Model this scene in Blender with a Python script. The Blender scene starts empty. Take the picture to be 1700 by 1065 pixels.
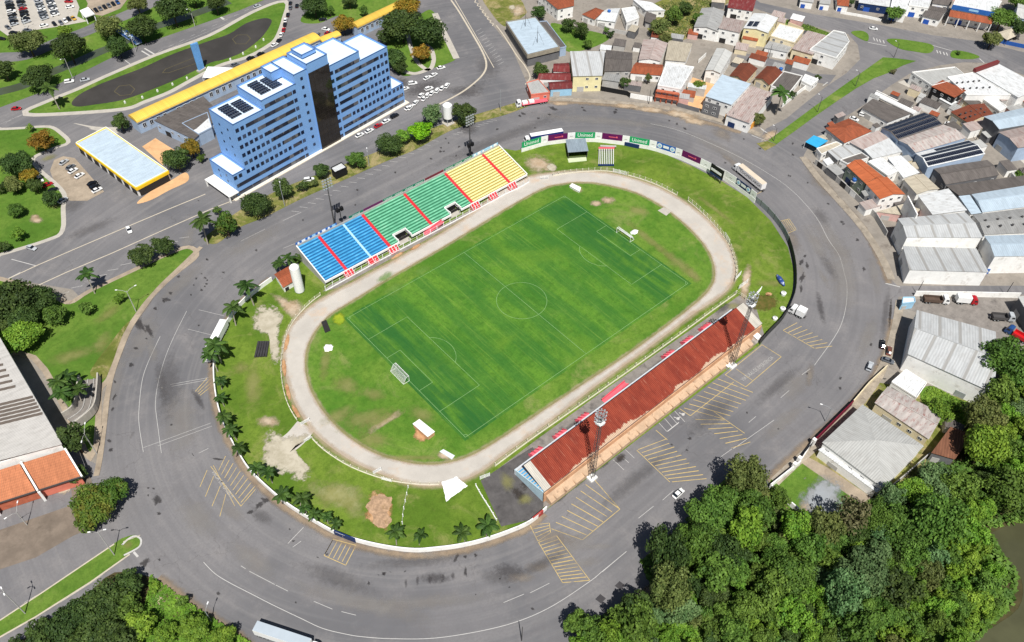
import bpy, bmesh, math, random
from mathutils import Vector, Matrix, noise
from mathutils.geometry import tessellate_polygon
random.seed(7)
SC = bpy.context.scene
COL = SC.collection
# ---------------------------------------------------------------- survey of the place
# The photograph's camera was solved from the football pitch markings; G() turns a point read off the
# photograph (1700 x 1065) into the point of the place at height z.
FL = 1374.76434
R0 = (Vector((0.75485682, -0.65575943, 0.01306725)), Vector((-0.47667562, -0.56217719, -0.67582332)), Vector((0.45052362, 0.503921, -0.73694782)))
CAM = Vector((-88.4954353, -119.820835, 216.18733))
PL, PW = 105.826, 66.602
def G(x, y, z=0.0):
    d = R0[0]*((x-850)/FL) + R0[1]*((y-532.5)/FL) + R0[2]
    return CAM + d*((z-CAM.z)/d.z)
def pts(s, z=0.0):
    return [G(*map(float, t.split(',')), z) for t in s.split()]
def height(base, top):
    g = G(*base); best = (1e9, 0)
    for i in range(0, 900):
        h = i*.05; c = g+Vector((0,0,h))-CAM; w = c.dot(R0[2])
        e = (850+FL*c.dot(R0[0])/w-top[0])**2 + (532.5+FL*c.dot(R0[1])/w-top[1])**2
        if e < best[0]: best = (e, h)
    return best[1]
def spline(P, closed=True, n=6):
    out = []; N = len(P)
    rng = range(N) if closed else range(N-1)
    for i in rng:
        g = (lambda k: P[k % N]) if closed else (lambda k: P[min(max(k,0),N-1)])
        a, b, c, d = g(i-1), g(i), g(i+1), g(i+2)
        for k in range(n):
            t = k/n
            out.append(.5*((2*b)+(c-a)*t+(2*a-5*b+4*c-d)*t*t+(3*b-a-3*c+d)*t**3))
    if not closed: out.append(P[-1].copy())
    return out
def area(P): return .5*sum(P[i].x*P[(i+1) % len(P)].y-P[(i+1) % len(P)].x*P[i].y for i in range(len(P)))
def ccw(P): return P if area(P) > 0 else P[::-1]
def offset(P, d):
    P = ccw(P); N = len(P); out = []
    for i in range(N):
        a, b, c = P[i-1], P[i], P[(i+1) % N]
        u = (b-a).normalized(); w = (c-b).normalized()
        n1 = Vector((u.y,-u.x,0)); n2 = Vector((w.y,-w.x,0)); m = n1+n2
        m = m.normalized() if m.length > .01 else n1
        out.append(b+m*d/max(.5, m.dot(n1)))
    return out
# ---------------------------------------------------------------- materials
MATS = {}
def nm(name):
    m = bpy.data.materials.new(name); m.use_nodes = True
    nt = m.node_tree; nt.nodes.clear()
    o = nt.nodes.new('ShaderNodeOutputMaterial'); b = nt.nodes.new('ShaderNodeBsdfPrincipled')
    nt.links.new(b.outputs[0], o.inputs[0])
    return m, nt, b
class NT:
    def __init__(s, nt): s.nt = nt; s.co = None
    def coord(s, what='Object'):
        n = s.nt.nodes.new('ShaderNodeTexCoord'); return n.outputs[what]
    def noise(s, co, scale, detail=4, rough=.6, dist=0):
        n = s.nt.nodes.new('ShaderNodeTexNoise'); n.inputs['Scale'].default_value = scale
        n.inputs['Detail'].default_value = detail; n.inputs['Roughness'].default_value = rough; n.inputs['Distortion'].default_value = dist
        if co is not None: s.nt.links.new(co, n.inputs['Vector'])
        return n.outputs['Fac']
    def ramp(s, v, a, b, ca=0.0, cb=1.0):
        n = s.nt.nodes.new('ShaderNodeMapRange'); n.inputs[1].default_value = a; n.inputs[2].default_value = b
        n.inputs[3].default_value = ca; n.inputs[4].default_value = cb; n.interpolation_type = 'SMOOTHSTEP'
        s.nt.links.new(v, n.inputs[0]); return n.outputs[0]
    def mix(s, f, a, b, mode='MIX'):
        n = s.nt.nodes.new('ShaderNodeMix'); n.data_type = 'RGBA'; n.blend_type = mode
        for v, i in ((f, 0), (a, 6), (b, 7)):
            if hasattr(v, 'is_linked') : s.nt.links.new(v, n.inputs[i])
            elif i == 0: n.inputs[0].default_value = v
            else: n.inputs[i].default_value = (*v[:3], 1)
        return n.outputs[2]
    def math(s, op, a, b=0.0):
        n = s.nt.nodes.new('ShaderNodeMath'); n.operation = op
        for v, i in ((a, 0), (b, 1)):
            if hasattr(v, 'is_linked'): s.nt.links.new(v, n.inputs[i])
            else: n.inputs[i].default_value = v
        return n.outputs[0]
    def map(s, co, sc=(1,1,1), rot=0, loc=(0,0,0)):
        n = s.nt.nodes.new('ShaderNodeMapping'); n.inputs['Scale'].default_value = sc; n.inputs['Rotation'].default_value = (0,0,rot)
        n.inputs['Location'].default_value = loc
        s.nt.links.new(co, n.inputs[0]); return n.outputs[0]
    def sep(s, co):
        n = s.nt.nodes.new('ShaderNodeSeparateXYZ'); s.nt.links.new(co, n.inputs[0]); return n.outputs
    def bump(s, v, b, strength=.4, dist=.1):
        n = s.nt.nodes.new('ShaderNodeBump'); n.inputs['Strength'].default_value = strength; n.inputs['Distance'].default_value = dist
        s.nt.links.new(v, n.inputs['Height']); s.nt.links.new(n.outputs[0], b.inputs['Normal'])
    def rnd(s):
        n = s.nt.nodes.new('ShaderNodeObjectInfo'); return n.outputs['Random']
def C(*a):   # sRGB 0-255 -> linear
    return tuple(((c/255)/12.92 if c/255 <= .04045 else ((c/255+.055)/1.055)**2.4) for c in a)
def plain(name, col, rough=.7, var=.12, scale=.6, metal=0.0, dirt=None, dirt_amt=.5, dscale=.25, spec=.3):
    """painted / concrete / plaster surface: two scales of mottling and optional stains"""
    if name in MATS: return MATS[name]
    m, nt, b = nm(name); t = NT(nt); co = t.coord()
    n1 = t.noise(co, scale, 5, .65); n2 = t.noise(co, scale*7, 3)
    c = t.mix(t.ramp(n1, .3, .7), tuple(x*(1-var) for x in col), tuple(min(.9, x*(1+var)) for x in col))
    c = t.mix(t.ramp(n2, .35, .7, 0, .35*min(1, var*4)), c, tuple(x*(1-var*1.5) for x in col))
    if dirt: c = t.mix(t.ramp(t.noise(co, dscale, 6, .7), .52, .72, 0, dirt_amt), c, dirt)
    nt.links.new(c, b.inputs['Base Color']); b.inputs['Roughness'].default_value = rough; b.inputs['Metallic'].default_value = metal
    b.inputs['Specular IOR Level'].default_value = spec
    MATS[name] = m; return m
def roofmat(name, col, period=.9, depth=.5, rough=.5, var=.15, stain=None, amt=.6, sscale=.5, panel=None, pfreq=5.0, tile=False, streak=True):
    """corrugated sheet or tiles: u runs along the eave (metres), v down the slope"""
    if name in MATS: return MATS[name]
    m, nt, b = nm(name); t = NT(nt); co = t.coord('UV'); s = t.sep(co)
    w = t.math('SINE', t.math('MULTIPLY', s[0], 6.2832/period))
    n1 = t.noise(t.map(co, (.35, .12, 1)), 1.0, 5, .65)
    c = t.mix(t.ramp(n1, .3, .7), tuple(x*(1-var) for x in col), tuple(min(.9, x*(1+var)) for x in col))
    if streak:
        c = t.mix(t.ramp(t.noise(t.map(co, (2.2, .10, 1)), 1.0, 3), .45, .75, 0, .45), c, tuple(x*.72 for x in col))
    if stain:
        c = t.mix(t.ramp(t.noise(t.map(co, (1.2, .35, 1)), sscale, 6, .75), .48, .66, 0, amt), c, stain)
    c = t.mix(t.ramp(w, -1, 1, .0, .28), c, tuple(x*.55 for x in col))
    if tile:
        c = t.mix(t.ramp(t.math('SINE', t.math('MULTIPLY', s[1], 6.2832/.8)), .2, 1, 0, .3), c, tuple(x*.5 for x in col))
    wn = nt.nodes.new('ShaderNodeTexWhiteNoise'); wn.noise_dimensions = '2D'; cb = nt.nodes.new('ShaderNodeCombineXYZ')
    nt.links.new(t.math('FLOOR', t.math('DIVIDE', s[0], 1.1)), cb.inputs[0]); nt.links.new(t.math('FLOOR', t.math('DIVIDE', s[1], 2.3)), cb.inputs[1]); nt.links.new(cb.outputs[0], wn.inputs['Vector'])
    c = t.mix(t.ramp(wn.outputs['Value'], .55, 1, 0, .12 if tile else .3), c, tuple(x*.68 for x in col))
    if panel:
        pf = t.math('MODULO', t.math('ADD', s[0], 300.0), pfreq)
        c = t.mix(t.ramp(pf, pfreq-1.0, pfreq-.95, 0, .9), c, panel)
    c = t.mix(1.0, c, t.mix(t.rnd(), (.80,.80,.80), (1.04,1.04,1.04)), 'MULTIPLY')
    nt.links.new(c, b.inputs['Base Color']); b.inputs['Roughness'].default_value = rough
    b.inputs['Specular IOR Level'].default_value = .3
    t.bump(w, b, depth, .08); MATS[name] = m; return m
# ---------------------------------------------------------------- mesh collector
def glassmat(name, c1, c2, rough=.12):
    m, nt, b = nm(name); t = NT(nt); co = t.coord()
    cell = nt.nodes.new('ShaderNodeTexVoronoi'); cell.inputs['Scale'].default_value = .42; nt.links.new(t.map(co, (1,1,.25)), cell.inputs['Vector'])
    v = t.math('FRACT', t.math('ADD', t.rnd(), t.sep(cell.outputs['Color'])[0]))  # random pane tone: uneven reflections and blinds painted into the glass colour
    nt.links.new(t.mix(t.ramp(v, .35, 1.0), c1, c2), b.inputs['Base Color']); b.inputs['Roughness'].default_value = rough; b.inputs['Specular IOR Level'].default_value = .6; MATS[name] = m; return m
class MB:
    def __init__(s): s.v = []; s.f = []; s.mi = []; s.uv = []; s.sm = []; s.st = []
    def face(s, P, mi=0, uv=None, smooth=False):
        k = len(s.v); s.v += [Vector(p) for p in P]; s.f.append(tuple(range(k, k+len(P)))); s.mi.append(mi)
        s.uv.append(uv); s.sm.append(smooth); return s
    def box(s, c, size, rz=0, mi=0):
        s.st.append(len(s.f))
        c = Vector(c); M = Matrix.Rotation(rz, 3, 'Z'); h = [x/2 for x in size]
        V = [c+M @ Vector((sx*h[0], sy*h[1], sz*h[2])) for sz in (-1,1) for sx, sy in ((-1,-1),(1,-1),(1,1),(-1,1))]
        for q in ((3,2,1,0),(4,5,6,7),(0,1,5,4),(1,2,6,5),(2,3,7,6),(3,0,4,7)): s.face([V[i] for i in q], mi)
        return s
    def prism(s, P, z0, z1, mi=0, top=True, bottom=False, mit=None):
        P = ccw([Vector((p[0], p[1], 0)) for p in P]); N = len(P); up = lambda p, z: Vector((p.x, p.y, z))
        if top: s.face([up(p, z1) for p in P], mi if mit is None else mit)
        if bottom: s.face([up(p, z0) for p in P[::-1]], mi)
        if z1-z0 > 1e-6:
            for i in range(N):
                a, b = P[i], P[(i+1) % N]; s.face([up(a,z0), up(b,z0), up(b,z1), up(a,z1)], mi)
        return s
    def beam(s, a, b, w, h=None, mi=0):
        s.st.append(len(s.f)); a = Vector(a); b = Vector(b); h = h or w; d = (b-a)
        if d.length < 1e-5: return s
        d.normalize(); x = d.cross(Vector((0,0,1)))
        x = x.normalized() if x.length > 1e-3 else Vector((1,0,0)); y = x.cross(d)
        V = [p+x*(sx*w/2)+y*(sy*h/2) for p in (a, b) for sx, sy in ((-1,-1),(1,-1),(1,1),(-1,1))]
        for q in ((3,2,1,0),(4,5,6,7),(0,1,5,4),(1,2,6,5),(2,3,7,6),(3,0,4,7)): s.face([V[i] for i in q], mi)
        return s
    def tube(s, P, r, n=8, mi=0, cap=True, smooth=True):
        s.st.append(len(s.f)); rings = []
        for i, p in enumerate(P):
            p = Vector(p); d = (Vector(P[min(i+1,len(P)-1)])-Vector(P[max(i-1,0)])).normalized()
            x = d.cross(Vector((0,0,1))); x = x.normalized() if x.length > 1e-3 else Vector((1,0,0)); y = d.cross(x)
            rr = r[i] if isinstance(r, (list, tuple)) else r
            rings.append([p+x*math.cos(2*math.pi*k/n)*rr+y*math.sin(2*math.pi*k/n)*rr for k in range(n)])
        for A, B in zip(rings, rings[1:]):
            for k in range(n): s.face([A[k], A[(k+1)%n], B[(k+1)%n], B[k]], mi, smooth=smooth)
        if cap: s.face(rings[0][::-1], mi); s.face(rings[-1], mi)
        return s
    def cone(s, p0, p1, r0, r1, n=12, mi=0): return s.tube([p0, p1], [r0, r1], n, mi)
    def build(s, name, mats, parent=None, local=False, weld=False):
        me = bpy.data.meshes.new(name); V = s.v
        if parent is not None and not local:
            Mi = wmat(parent).inverted(); V = [Mi @ v for v in V]
        me.from_pydata([tuple(v) for v in V], [], s.f)
        mats = mats if isinstance(mats, (list, tuple)) else [mats]
        for m in mats: me.materials.append(m)
        me.polygons.foreach_set('material_index', s.mi)
        if any(s.sm): me.polygons.foreach_set('use_smooth', s.sm)
        if any(u is not None for u in s.uv):
            L = me.uv_layers.new(name='UVMap').data; k = 0
            for f, u in zip(s.f, s.uv):
                for j in range(len(f)): L[k+j].uv = u[j] if u is not None else (0,0)
                k += len(f)
        if weld:
            bm = bmesh.new(); bm.from_mesh(me); bmesh.ops.remove_doubles(bm, verts=bm.verts, dist=1e-4)
            bmesh.ops.recalc_face_normals(bm, faces=bm.faces); bm.to_mesh(me); bm.free()
        o = bpy.data.objects.new(name, me); COL.objects.link(o)
        if parent is not None: o.parent = parent
        return o
def each(mb, name, mats, parent, local=False):
    """every box, beam or tube of the collector as a part of its own"""
    out = []
    for i, a in enumerate(mb.st):
        b = mb.st[i+1] if i+1 < len(mb.st) else len(mb.f); m = MB()
        for f in range(a, b): m.face([mb.v[k] for k in mb.f[f]], mb.mi[f], mb.uv[f], mb.sm[f])
        if m.f: out.append(m.build(name, mats, parent, local))
    return out
def wmat(o):
    M = Matrix.Translation(o.location) @ o.rotation_euler.to_matrix().to_4x4()
    return wmat(o.parent) @ M if o.parent else M
def tag(o, label=None, cat=None, group=None, kind=None):
    if label: o['label'] = label
    if cat: o['category'] = cat
    if group: o['group'] = group
    if kind: o['kind'] = kind
    return o
def thing(name, label, cat, loc=(0,0,0), rz=0, group=None):
    o = bpy.data.objects.new(name, None); COL.objects.link(o); o.empty_display_size = .5
    o.location = loc; o.rotation_euler = (0,0,rz); return tag(o, label, cat, group)
def kids(o): return KID.get(o.name, [])
def copy_tree(o, loc, rz, label, group=None, parent=None):
    c = o.copy(); COL.objects.link(c)
    if parent is None:
        c.location = loc; c.rotation_euler = (0,0,rz); c['label'] = label
        if group: c['group'] = group
    else: c.parent = parent
    for ch in [x for x in o.children]: copy_tree(ch, None, None, None, None, c)
    return c
def text(s, size, mat, parent, name='lettering', extrude=0.0):
    cu = bpy.data.curves.new(name, 'FONT'); cu.body = s; cu.size = size; cu.align_x = 'CENTER'; cu.align_y = 'CENTER'; cu.extrude = extrude
    cu.resolution_u = 3
    tmp = bpy.data.objects.new(name, cu); COL.objects.link(tmp); bpy.context.view_layer.update()
    me = bpy.data.meshes.new_from_object(tmp.evaluated_get(bpy.context.evaluated_depsgraph_get())); me.name = name; bpy.data.objects.remove(tmp); bpy.data.curves.remove(cu)
    me.materials.clear(); me.materials.append(mat); o = bpy.data.objects.new(name, me); COL.objects.link(o); o.parent = parent; return o
UP = Vector((0,0,1))
# ---------------------------------------------------------------- ground materials
def m_asphalt():
    m, nt, b = nm('asphalt'); t = NT(nt); co = t.coord()
    big = t.noise(co, .018, 5, .6, .6); mid = t.noise(co, .09, 6, .7); fine = t.noise(co, 1.4, 4, .75)
    s_ = t.sep(co); qx = t.math('MAXIMUM', t.math('SUBTRACT', t.math('ABSOLUTE', t.math('SUBTRACT', s_[0], 52.0)), 44.0), 0.0); qy = t.math('SUBTRACT', s_[1], 33.0)
    dd = t.math('SQRT', t.math('ADD', t.math('MULTIPLY', qx, qx), t.math('MULTIPLY', qy, qy)))
    cx_ = nt.nodes.new('ShaderNodeCombineXYZ'); nt.links.new(t.math('MULTIPLY', dd, .55), cx_.inputs[0]); nt.links.new(t.math('MULTIPLY', s_[0], .012), cx_.inputs[1]); nt.links.new(t.math('MULTIPLY', s_[1], .012), cx_.inputs[2])
    lane = t.noise(cx_.outputs[0], 1.0, 4, .6)
    c = t.mix(t.ramp(big, .35, .65), C(100,100,103), C(121,119,120))
    c = t.mix(t.ramp(lane, .45, .75, 0, .35), c, C(140,137,135)); c = t.mix(t.ramp(lane, .52, .32, 0, .25), c, C(100,98,99))
    c = t.mix(t.ramp(mid, .48, .75, 0, .4), c, C(148,143,140))
    c = t.mix(t.ramp(t.noise(co, .05, 6, .75, 1.0), .56, .7, 0, .3), c, C(98,95,96))
    c = t.mix(t.ramp(fine, .35, .75, 0, .45), c, C(104,101,101))
    vo = nt.nodes.new('ShaderNodeTexVoronoi'); vo.feature = 'DISTANCE_TO_EDGE'; vo.inputs['Scale'].default_value = .085
    vm = t.map(co, (1,1,1)); wn = nt.nodes.new('ShaderNodeTexNoise'); wn.inputs['Scale'].default_value = .3; wn.inputs['Detail'].default_value = 4
    nt.links.new(co, wn.inputs[0]); add = nt.nodes.new('ShaderNodeVectorMath'); add.operation = 'MULTIPLY_ADD'
    nt.links.new(wn.outputs['Color'], add.inputs[0]); add.inputs[1].default_value = (6,6,0); nt.links.new(co, add.inputs[2]); nt.links.new(add.outputs[0], vo.inputs['Vector'])
    crack = t.ramp(vo.outputs['Distance'], .0, .010, .35, 0)
    crack = t.math('MULTIPLY', crack, t.ramp(t.noise(co, .025, 3), .48, .6))
    c = t.mix(crack, c, C(70,66,64))
    nt.links.new(c, b.inputs['Base Color']); b.inputs['Roughness'].default_value = .85; b.inputs['Specular IOR Level'].default_value = .2
    t.bump(fine, b, .25, .05); return m
def m_grass(name, a, c2, dry, dry_lo=.52, dry_hi=.72, dsc=.07, amt=.7, stripes=False):
    m, nt, b = nm(name); t = NT(nt); co = t.coord()
    n1 = t.noise(co, .05, 5, .65, .4); n2 = t.noise(co, .45, 5, .7); n3 = t.noise(co, 2.6, 3, .7)
    c = t.mix(t.ramp(n1, .35, .65), a, c2)
    c = t.mix(t.ramp(n2, .4, .72, 0, .55), c, tuple(x*.62 for x in a))
    c = t.mix(t.ramp(t.noise(co, dsc, 6, .72, .8), dry_lo, dry_hi, 0, amt), c, dry)
    if stripes:
        s = t.sep(co); xx = t.math('ADD', s[0], t.math('MULTIPLY', t.noise(t.map(co, (.05,.012,1)), 1, 3), 9.0))
        st = t.math('SINE', t.math('MULTIPLY', xx, 6.2832/10.6)); c = t.mix(t.ramp(st, -.6, .6, 0, .5), c, C(54,104,44))
        fs = t.noise(t.map(co, (1.5,.05,1)), 1, 4, .7); c = t.mix(t.ramp(fs, .5, .75, 0, .45), c, C(126,156,66))
        fs2 = t.noise(t.map(co, (.8,.035,1), 0, (40,9,0)), 1, 3, .7); c = t.mix(t.ramp(fs2, .52, .75, 0, .4), c, C(46,98,42))
        ed = t.ramp(t.math('ABSOLUTE', t.math('SUBTRACT', s[0], PL/2)), 33, 46, 0, .75)
        ed = t.math('MULTIPLY', ed, t.ramp(t.noise(t.map(co, (.25,.03,1)), 1, 3), .38, .56)); c = t.mix(ed, c, C(36,90,44))
        lt = t.ramp(t.noise(co, .032, 4, .6, .5), .5, .68, 0, .5); c = t.mix(lt, c, C(104,138,46))
    c = t.mix(t.ramp(n3, .35, .75, 0, .4), c, tuple(x*.55 for x in a))
    nt.links.new(c, b.inputs['Base Color']); b.inputs['Roughness'].default_value = .95; b.inputs['Specular IOR Level'].default_value = .1
    t.bump(n3, b, .5, .12); return m
A_ = m_asphalt(); MATS['asphalt'] = A_
GR_FIELD = m_grass('grass_field', C(84,112,36), C(112,134,50), C(142,140,86), .5, .7, .09, .6)
GR_PITCH = m_grass('grass_pitch', C(66,114,40), C(94,136,46), C(110,140,64), .54, .75, .12, .5, True)
GR_INFIELD = m_grass('grass_infield', C(76,118,38), C(106,136,52), C(140,142,88), .52, .7, .06, .55)
GR_LAWN = m_grass('grass_lawn', C(80,114,40), C(106,132,54), C(148,144,92), .57, .75, .05, .6)
GR_WILD = m_grass('grass_wild', C(92,104,44), C(126,126,66), C(168,150,112), .45, .62, .12, .75)
DIRT = plain('dirt', C(158,144,126), .95, .2, .15, dirt=C(120,106,92), dirt_amt=.8, dscale=.2)
SAND = plain('track_sand', C(182,176,167), .95, .09, .10, dirt=C(194,164,134), dirt_amt=.55, dscale=.09)
CONC = plain('concrete_pale', C(178,172,162), .9, .12, .25, dirt=C(138,130,120), dirt_amt=.6)
CONCD = plain('concrete_stained', C(132,126,120), .92, .2, .3, dirt=C(84,80,78), dirt_amt=.8, dscale=.22)
PAVE = plain('worn_pavement', C(152,142,128), .95, .22, .3, dirt=C(112,104,94), dirt_amt=.9, dscale=.35)
BROWNC = plain('brown_forecourt', C(122,110,98), .95, .18, .2, dirt=C(98,88,78), dirt_amt=.8, dscale=.12)
DPAVE = plain('dark_paving', C(88,85,84), .95, .2, .3, dirt=C(62,60,60), dirt_amt=.8, dscale=.25)
LOT = plain('yard_ground', C(140,133,124), .95, .2, .12, dirt=C(106,98,90), dirt_amt=.8, dscale=.12)
OCHRE = plain('ochre_soil', C(206,164,120), .95, .12, .2, dirt=C(180,128,84), dirt_amt=.5)
WOODLAND = plain('woodland_floor', C(72,66,40), 1, .25, .2, dirt=C(58,72,30), dirt_amt=.8, dscale=.15)
YEL = plain('yellow_paint', C(190,166,108), .8, .12, .8, dirt=C(132,126,116), dirt_amt=1, dscale=.45)
WHT = plain('white_paint', C(186,184,180), .8, .08, .8, dirt=C(158,154,150), dirt_amt=.8, dscale=.4)
PITCHW = plain('pitch_lime', C(136,170,116), .9, .08, .8, dirt=C(92,136,68), dirt_amt=.9, dscale=.35)
def water(name, col, rough=.12):
    m, nt, b = nm(name); t = NT(nt); co = t.coord()
    c = t.mix(t.ramp(t.noise(co, .05, 4), .35, .7), col, tuple(x*1.45 for x in col))
    nt.links.new(c, b.inputs['Base Color']); b.inputs['Roughness'].default_value = rough; b.inputs['Specular IOR Level'].default_value = .35
    t.bump(t.noise(co, .9, 3), b, .06, .1); return m
def soft(name, col, col2=None, nscale=.35, edge=.55, amt=1.0):
    """worn or bare patch whose edge frays into the surface below"""
    m, nt, b = nm(name); t = NT(nt); co = t.coord(); s = t.sep(t.coord('UV'))
    n = t.noise(co, nscale, 6, .75)
    c = t.mix(t.ramp(t.noise(co, nscale*.6, 5, .7), .35, .65), col, col2 or tuple(x*.8 for x in col))
    nt.links.new(c, b.inputs['Base Color']); b.inputs['Roughness'].default_value = .95; b.inputs['Specular IOR Level'].default_value = .1
    v = t.math('ADD', s[0], t.math('MULTIPLY', t.math('SUBTRACT', n, .5), 1.5))
    a = t.ramp(v, 1-edge, 1.0, amt, 0)
    mx = nt.nodes.new('ShaderNodeMixShader'); tr = nt.nodes.new('ShaderNodeBsdfTransparent'); o = [x for x in nt.nodes if x.type == 'OUTPUT_MATERIAL'][0]
    nt.links.new(a, mx.inputs[0]); nt.links.new(tr.outputs[0], mx.inputs[1]); nt.links.new(b.outputs[0], mx.inputs[2]); nt.links.new(mx.outputs[0], o.inputs[0])
    return m
S_TAR = soft('tar_stain', C(70,67,67), C(56,54,55), 1.0, .6, .62)
S_FADE = soft('faded_stain', C(84,81,82), C(74,71,72), .8, .9, .5)
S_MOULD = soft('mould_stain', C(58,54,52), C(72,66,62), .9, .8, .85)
S_EDGE = soft('edge_dirt', C(158,140,118), C(136,120,102), .35, .95, .75)
S_SANDE = soft('sandy_edge', C(194,174,150), C(178,156,130), .3, .95, .5)
S_GRIT = soft('road_grit', C(146,136,124), C(122,114,108), .3, .95, .6)
S_DARK = soft('dark_wear', C(96,93,93), C(86,83,83), .5, .9, .32)
S_PALE = soft('pale_wear', C(150,146,141), C(142,136,130), .3, .9, .38)
S_DIRT = soft('bare_earth', C(184,168,146), C(166,144,118), .3, .8)
S_CLAY = soft('bare_clay', C(190,152,114), C(160,118,82), .5, .4)
S_DRY = soft('dry_grass', C(156,152,98), C(136,134,80), .22, .95, .5)
S_GRAVEL = soft('bare_gravel', C(186,178,160), C(164,156,136), .4, .35)
S_LUSH = soft('lush_grass', C(66,112,34), C(80,124,40), .2, .8, .7)
def struct(name, o): o.name = name; return tag(o, kind='structure')
def sheet(name, P, z, mat, z0=None):
    o = MB().prism(P, z if z0 is None else z0, z).build(name, mat); return tag(o, kind='structure')
S_PGRAV = soft('pale_gravel', C(148,152,156), C(136,138,138), .4, .6)
S_PALEDRY = soft('pale_dry_grass', C(160,158,112), C(144,142,88), .25, .9, .8)
PATCH = {}
def patch(cx, cy, rx, ry=None, mat=None, ang=0, z=.2, outline=None, n=28):
    """a frayed patch: pixel centre and half sizes, or an outline"""
    ry = ry or rx*.7
    if outline: P = spline(pts(outline), True, 4); c = sum(P, Vector())/len(P)
    else:
        a = math.radians(ang); P = []
        for k in range(n):
            th = 2*math.pi*k/n; jj = random.uniform(.55,1.2) if mat.name == 'tar_stain' else 1; x, y = rx*jj*math.cos(th), ry*jj*math.sin(th)
            P.append(G(cx+x*math.cos(a)-y*math.sin(a), cy+x*math.sin(a)+y*math.cos(a)))
        c = G(cx, cy)
    if area(P) < 0: P = P[::-1]
    mb = PATCH.setdefault(mat.name, (MB(), mat))[0]; N = len(P); z += .0007*(len(mb.f) % 40)
    up = lambda p: Vector((p.x, p.y, z))
    for k in range(N): mb.face([up(c), up(P[k]), up(P[(k+1)%N])], 0, [(0,0),(1,0),(1,0)])
def softribbon(s, w, mat, z, smooth=True, closed=False):
    P = pts(s) if isinstance(s, str) else s; P = spline(P, closed, 4) if smooth else P; mb = PATCH.setdefault(mat.name, (MB(), mat))[0]; N = len(P); L = []
    for i in range(N):
        d = (P[min(i+1,N-1)]-P[max(i-1,0)]).normalized(); n = Vector((-d.y,d.x,0))*w/2; L.append((P[i]-n, P[i], P[i]+n))
    u = lambda p: Vector((p.x,p.y,z))
    for a, b in zip(L, L[1:]):
        mb.face([u(a[0]),u(b[0]),u(b[1]),u(a[1])],0,[(1,0),(1,0),(0,0),(0,0)]); mb.face([u(a[1]),u(b[1]),u(b[2]),u(a[2])],0,[(0,0),(0,0),(1,0),(1,0)])
MARK = {'tar': MB(), 'ring': MB(), 'patch': MB(), 'white': MB(), 'yellow': MB(), 'kerb': MB(), 'pitch': MB()}
def line(P, w, kind='white', z=.045):
    mb = MARK[kind]; P = [Vector((p[0], p[1], z)) for p in P]
    for i in range(len(P)-1):
        a, b = P[i], P[i+1]
        if (b-a).length < 1e-4: continue
        d = (b-a).normalized(); n = Vector((-d.y, d.x, 0))*w/2
        zz = Vector((0,0,.0008*(len(mb.f) % 9)))
        mb.face([a-n+zz, b-n+zz, b+n+zz, a+n+zz])
def pl(s, w=.18, kind='white', smooth=False, z=.045):
    P = pts(s); w = w*.75 if kind == 'white' and w < .24 else w; line(spline(P, False, 5) if smooth else P, w, kind, z)
def hatch(S0, S1, E0, E1, n, w=.3, edge=True, z=.045):
    L = lambda a, b, t: G(a[0]+(b[0]-a[0])*t, a[1]+(b[1]-a[1])*t)
    for i in range(n):
        t = i/(n-1); a, b = L(S0,S1,t), L(E0,E1,t)
        k = random.uniform(0,.06); line([a.lerp(b,k), b.lerp(a, random.uniform(0,.08))], .58*w*random.uniform(.8,1.15), 'yellow', z)
    if edge:
        line([L(S0,S1,0), L(S0,S1,1)], .18, 'yellow', z+.01); line([L(E0,E1,0), L(E0,E1,1)], .18, 'yellow', z+.011)
# ---------------------------------------------------------------- terrain sheets
g = sheet('ground', [Vector(p) for p in ((-900,-900,0),(1500,-900,0),(1500,1500,0),(-900,1500,0))], 0, LOT)
S = lambda s, n=5: spline(pts(s), True, n)
sheet('outer_meadow', [Vector(p) for p in ((-880,-880,0),(900,-880,0),(900,-150,0),(175,-150,0),(110,-60,0),(-60,-30,0),(-880,30,0))], .012, GR_WILD)
sheet('asphalt_roads', pts("-120,-40 780,-40 800,20 850,80 880,150 905,167 960,169 1030,174 1100,182 1170,198 1230,216 1262,228 1272,213 1306,196 1340,168 1372,143 1404,122 1428,98 1424,74 1408,56 1376,50 1294,27 1200,-4 1200,-40 1262,4 1350,23 1462,41 1548,58 1623,68 1800,110 1800,150 1700,124 1640,104 1600,103 1560,108 1510,122 1478,142 1440,170 1400,196 1368,222 1342,244 1334,258 1356,290 1390,328 1420,362 1442,392 1464,430 1478,462 1490,474 1720,474 1720,490 1492,492 1484,520 1478,560 1462,600 1440,636 1404,680 1360,722 1310,765 1282,796 1260,830 1150,930 1068,990 1010,1030 960,1075 900,1120 420,1120 400,1066 330,1012 256,958 214,950 120,1040 60,1100 -120,1120 -120,820 100,740 160,770 172,700 180,640 200,560 120,480 -120,440"), .02, A_)
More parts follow.
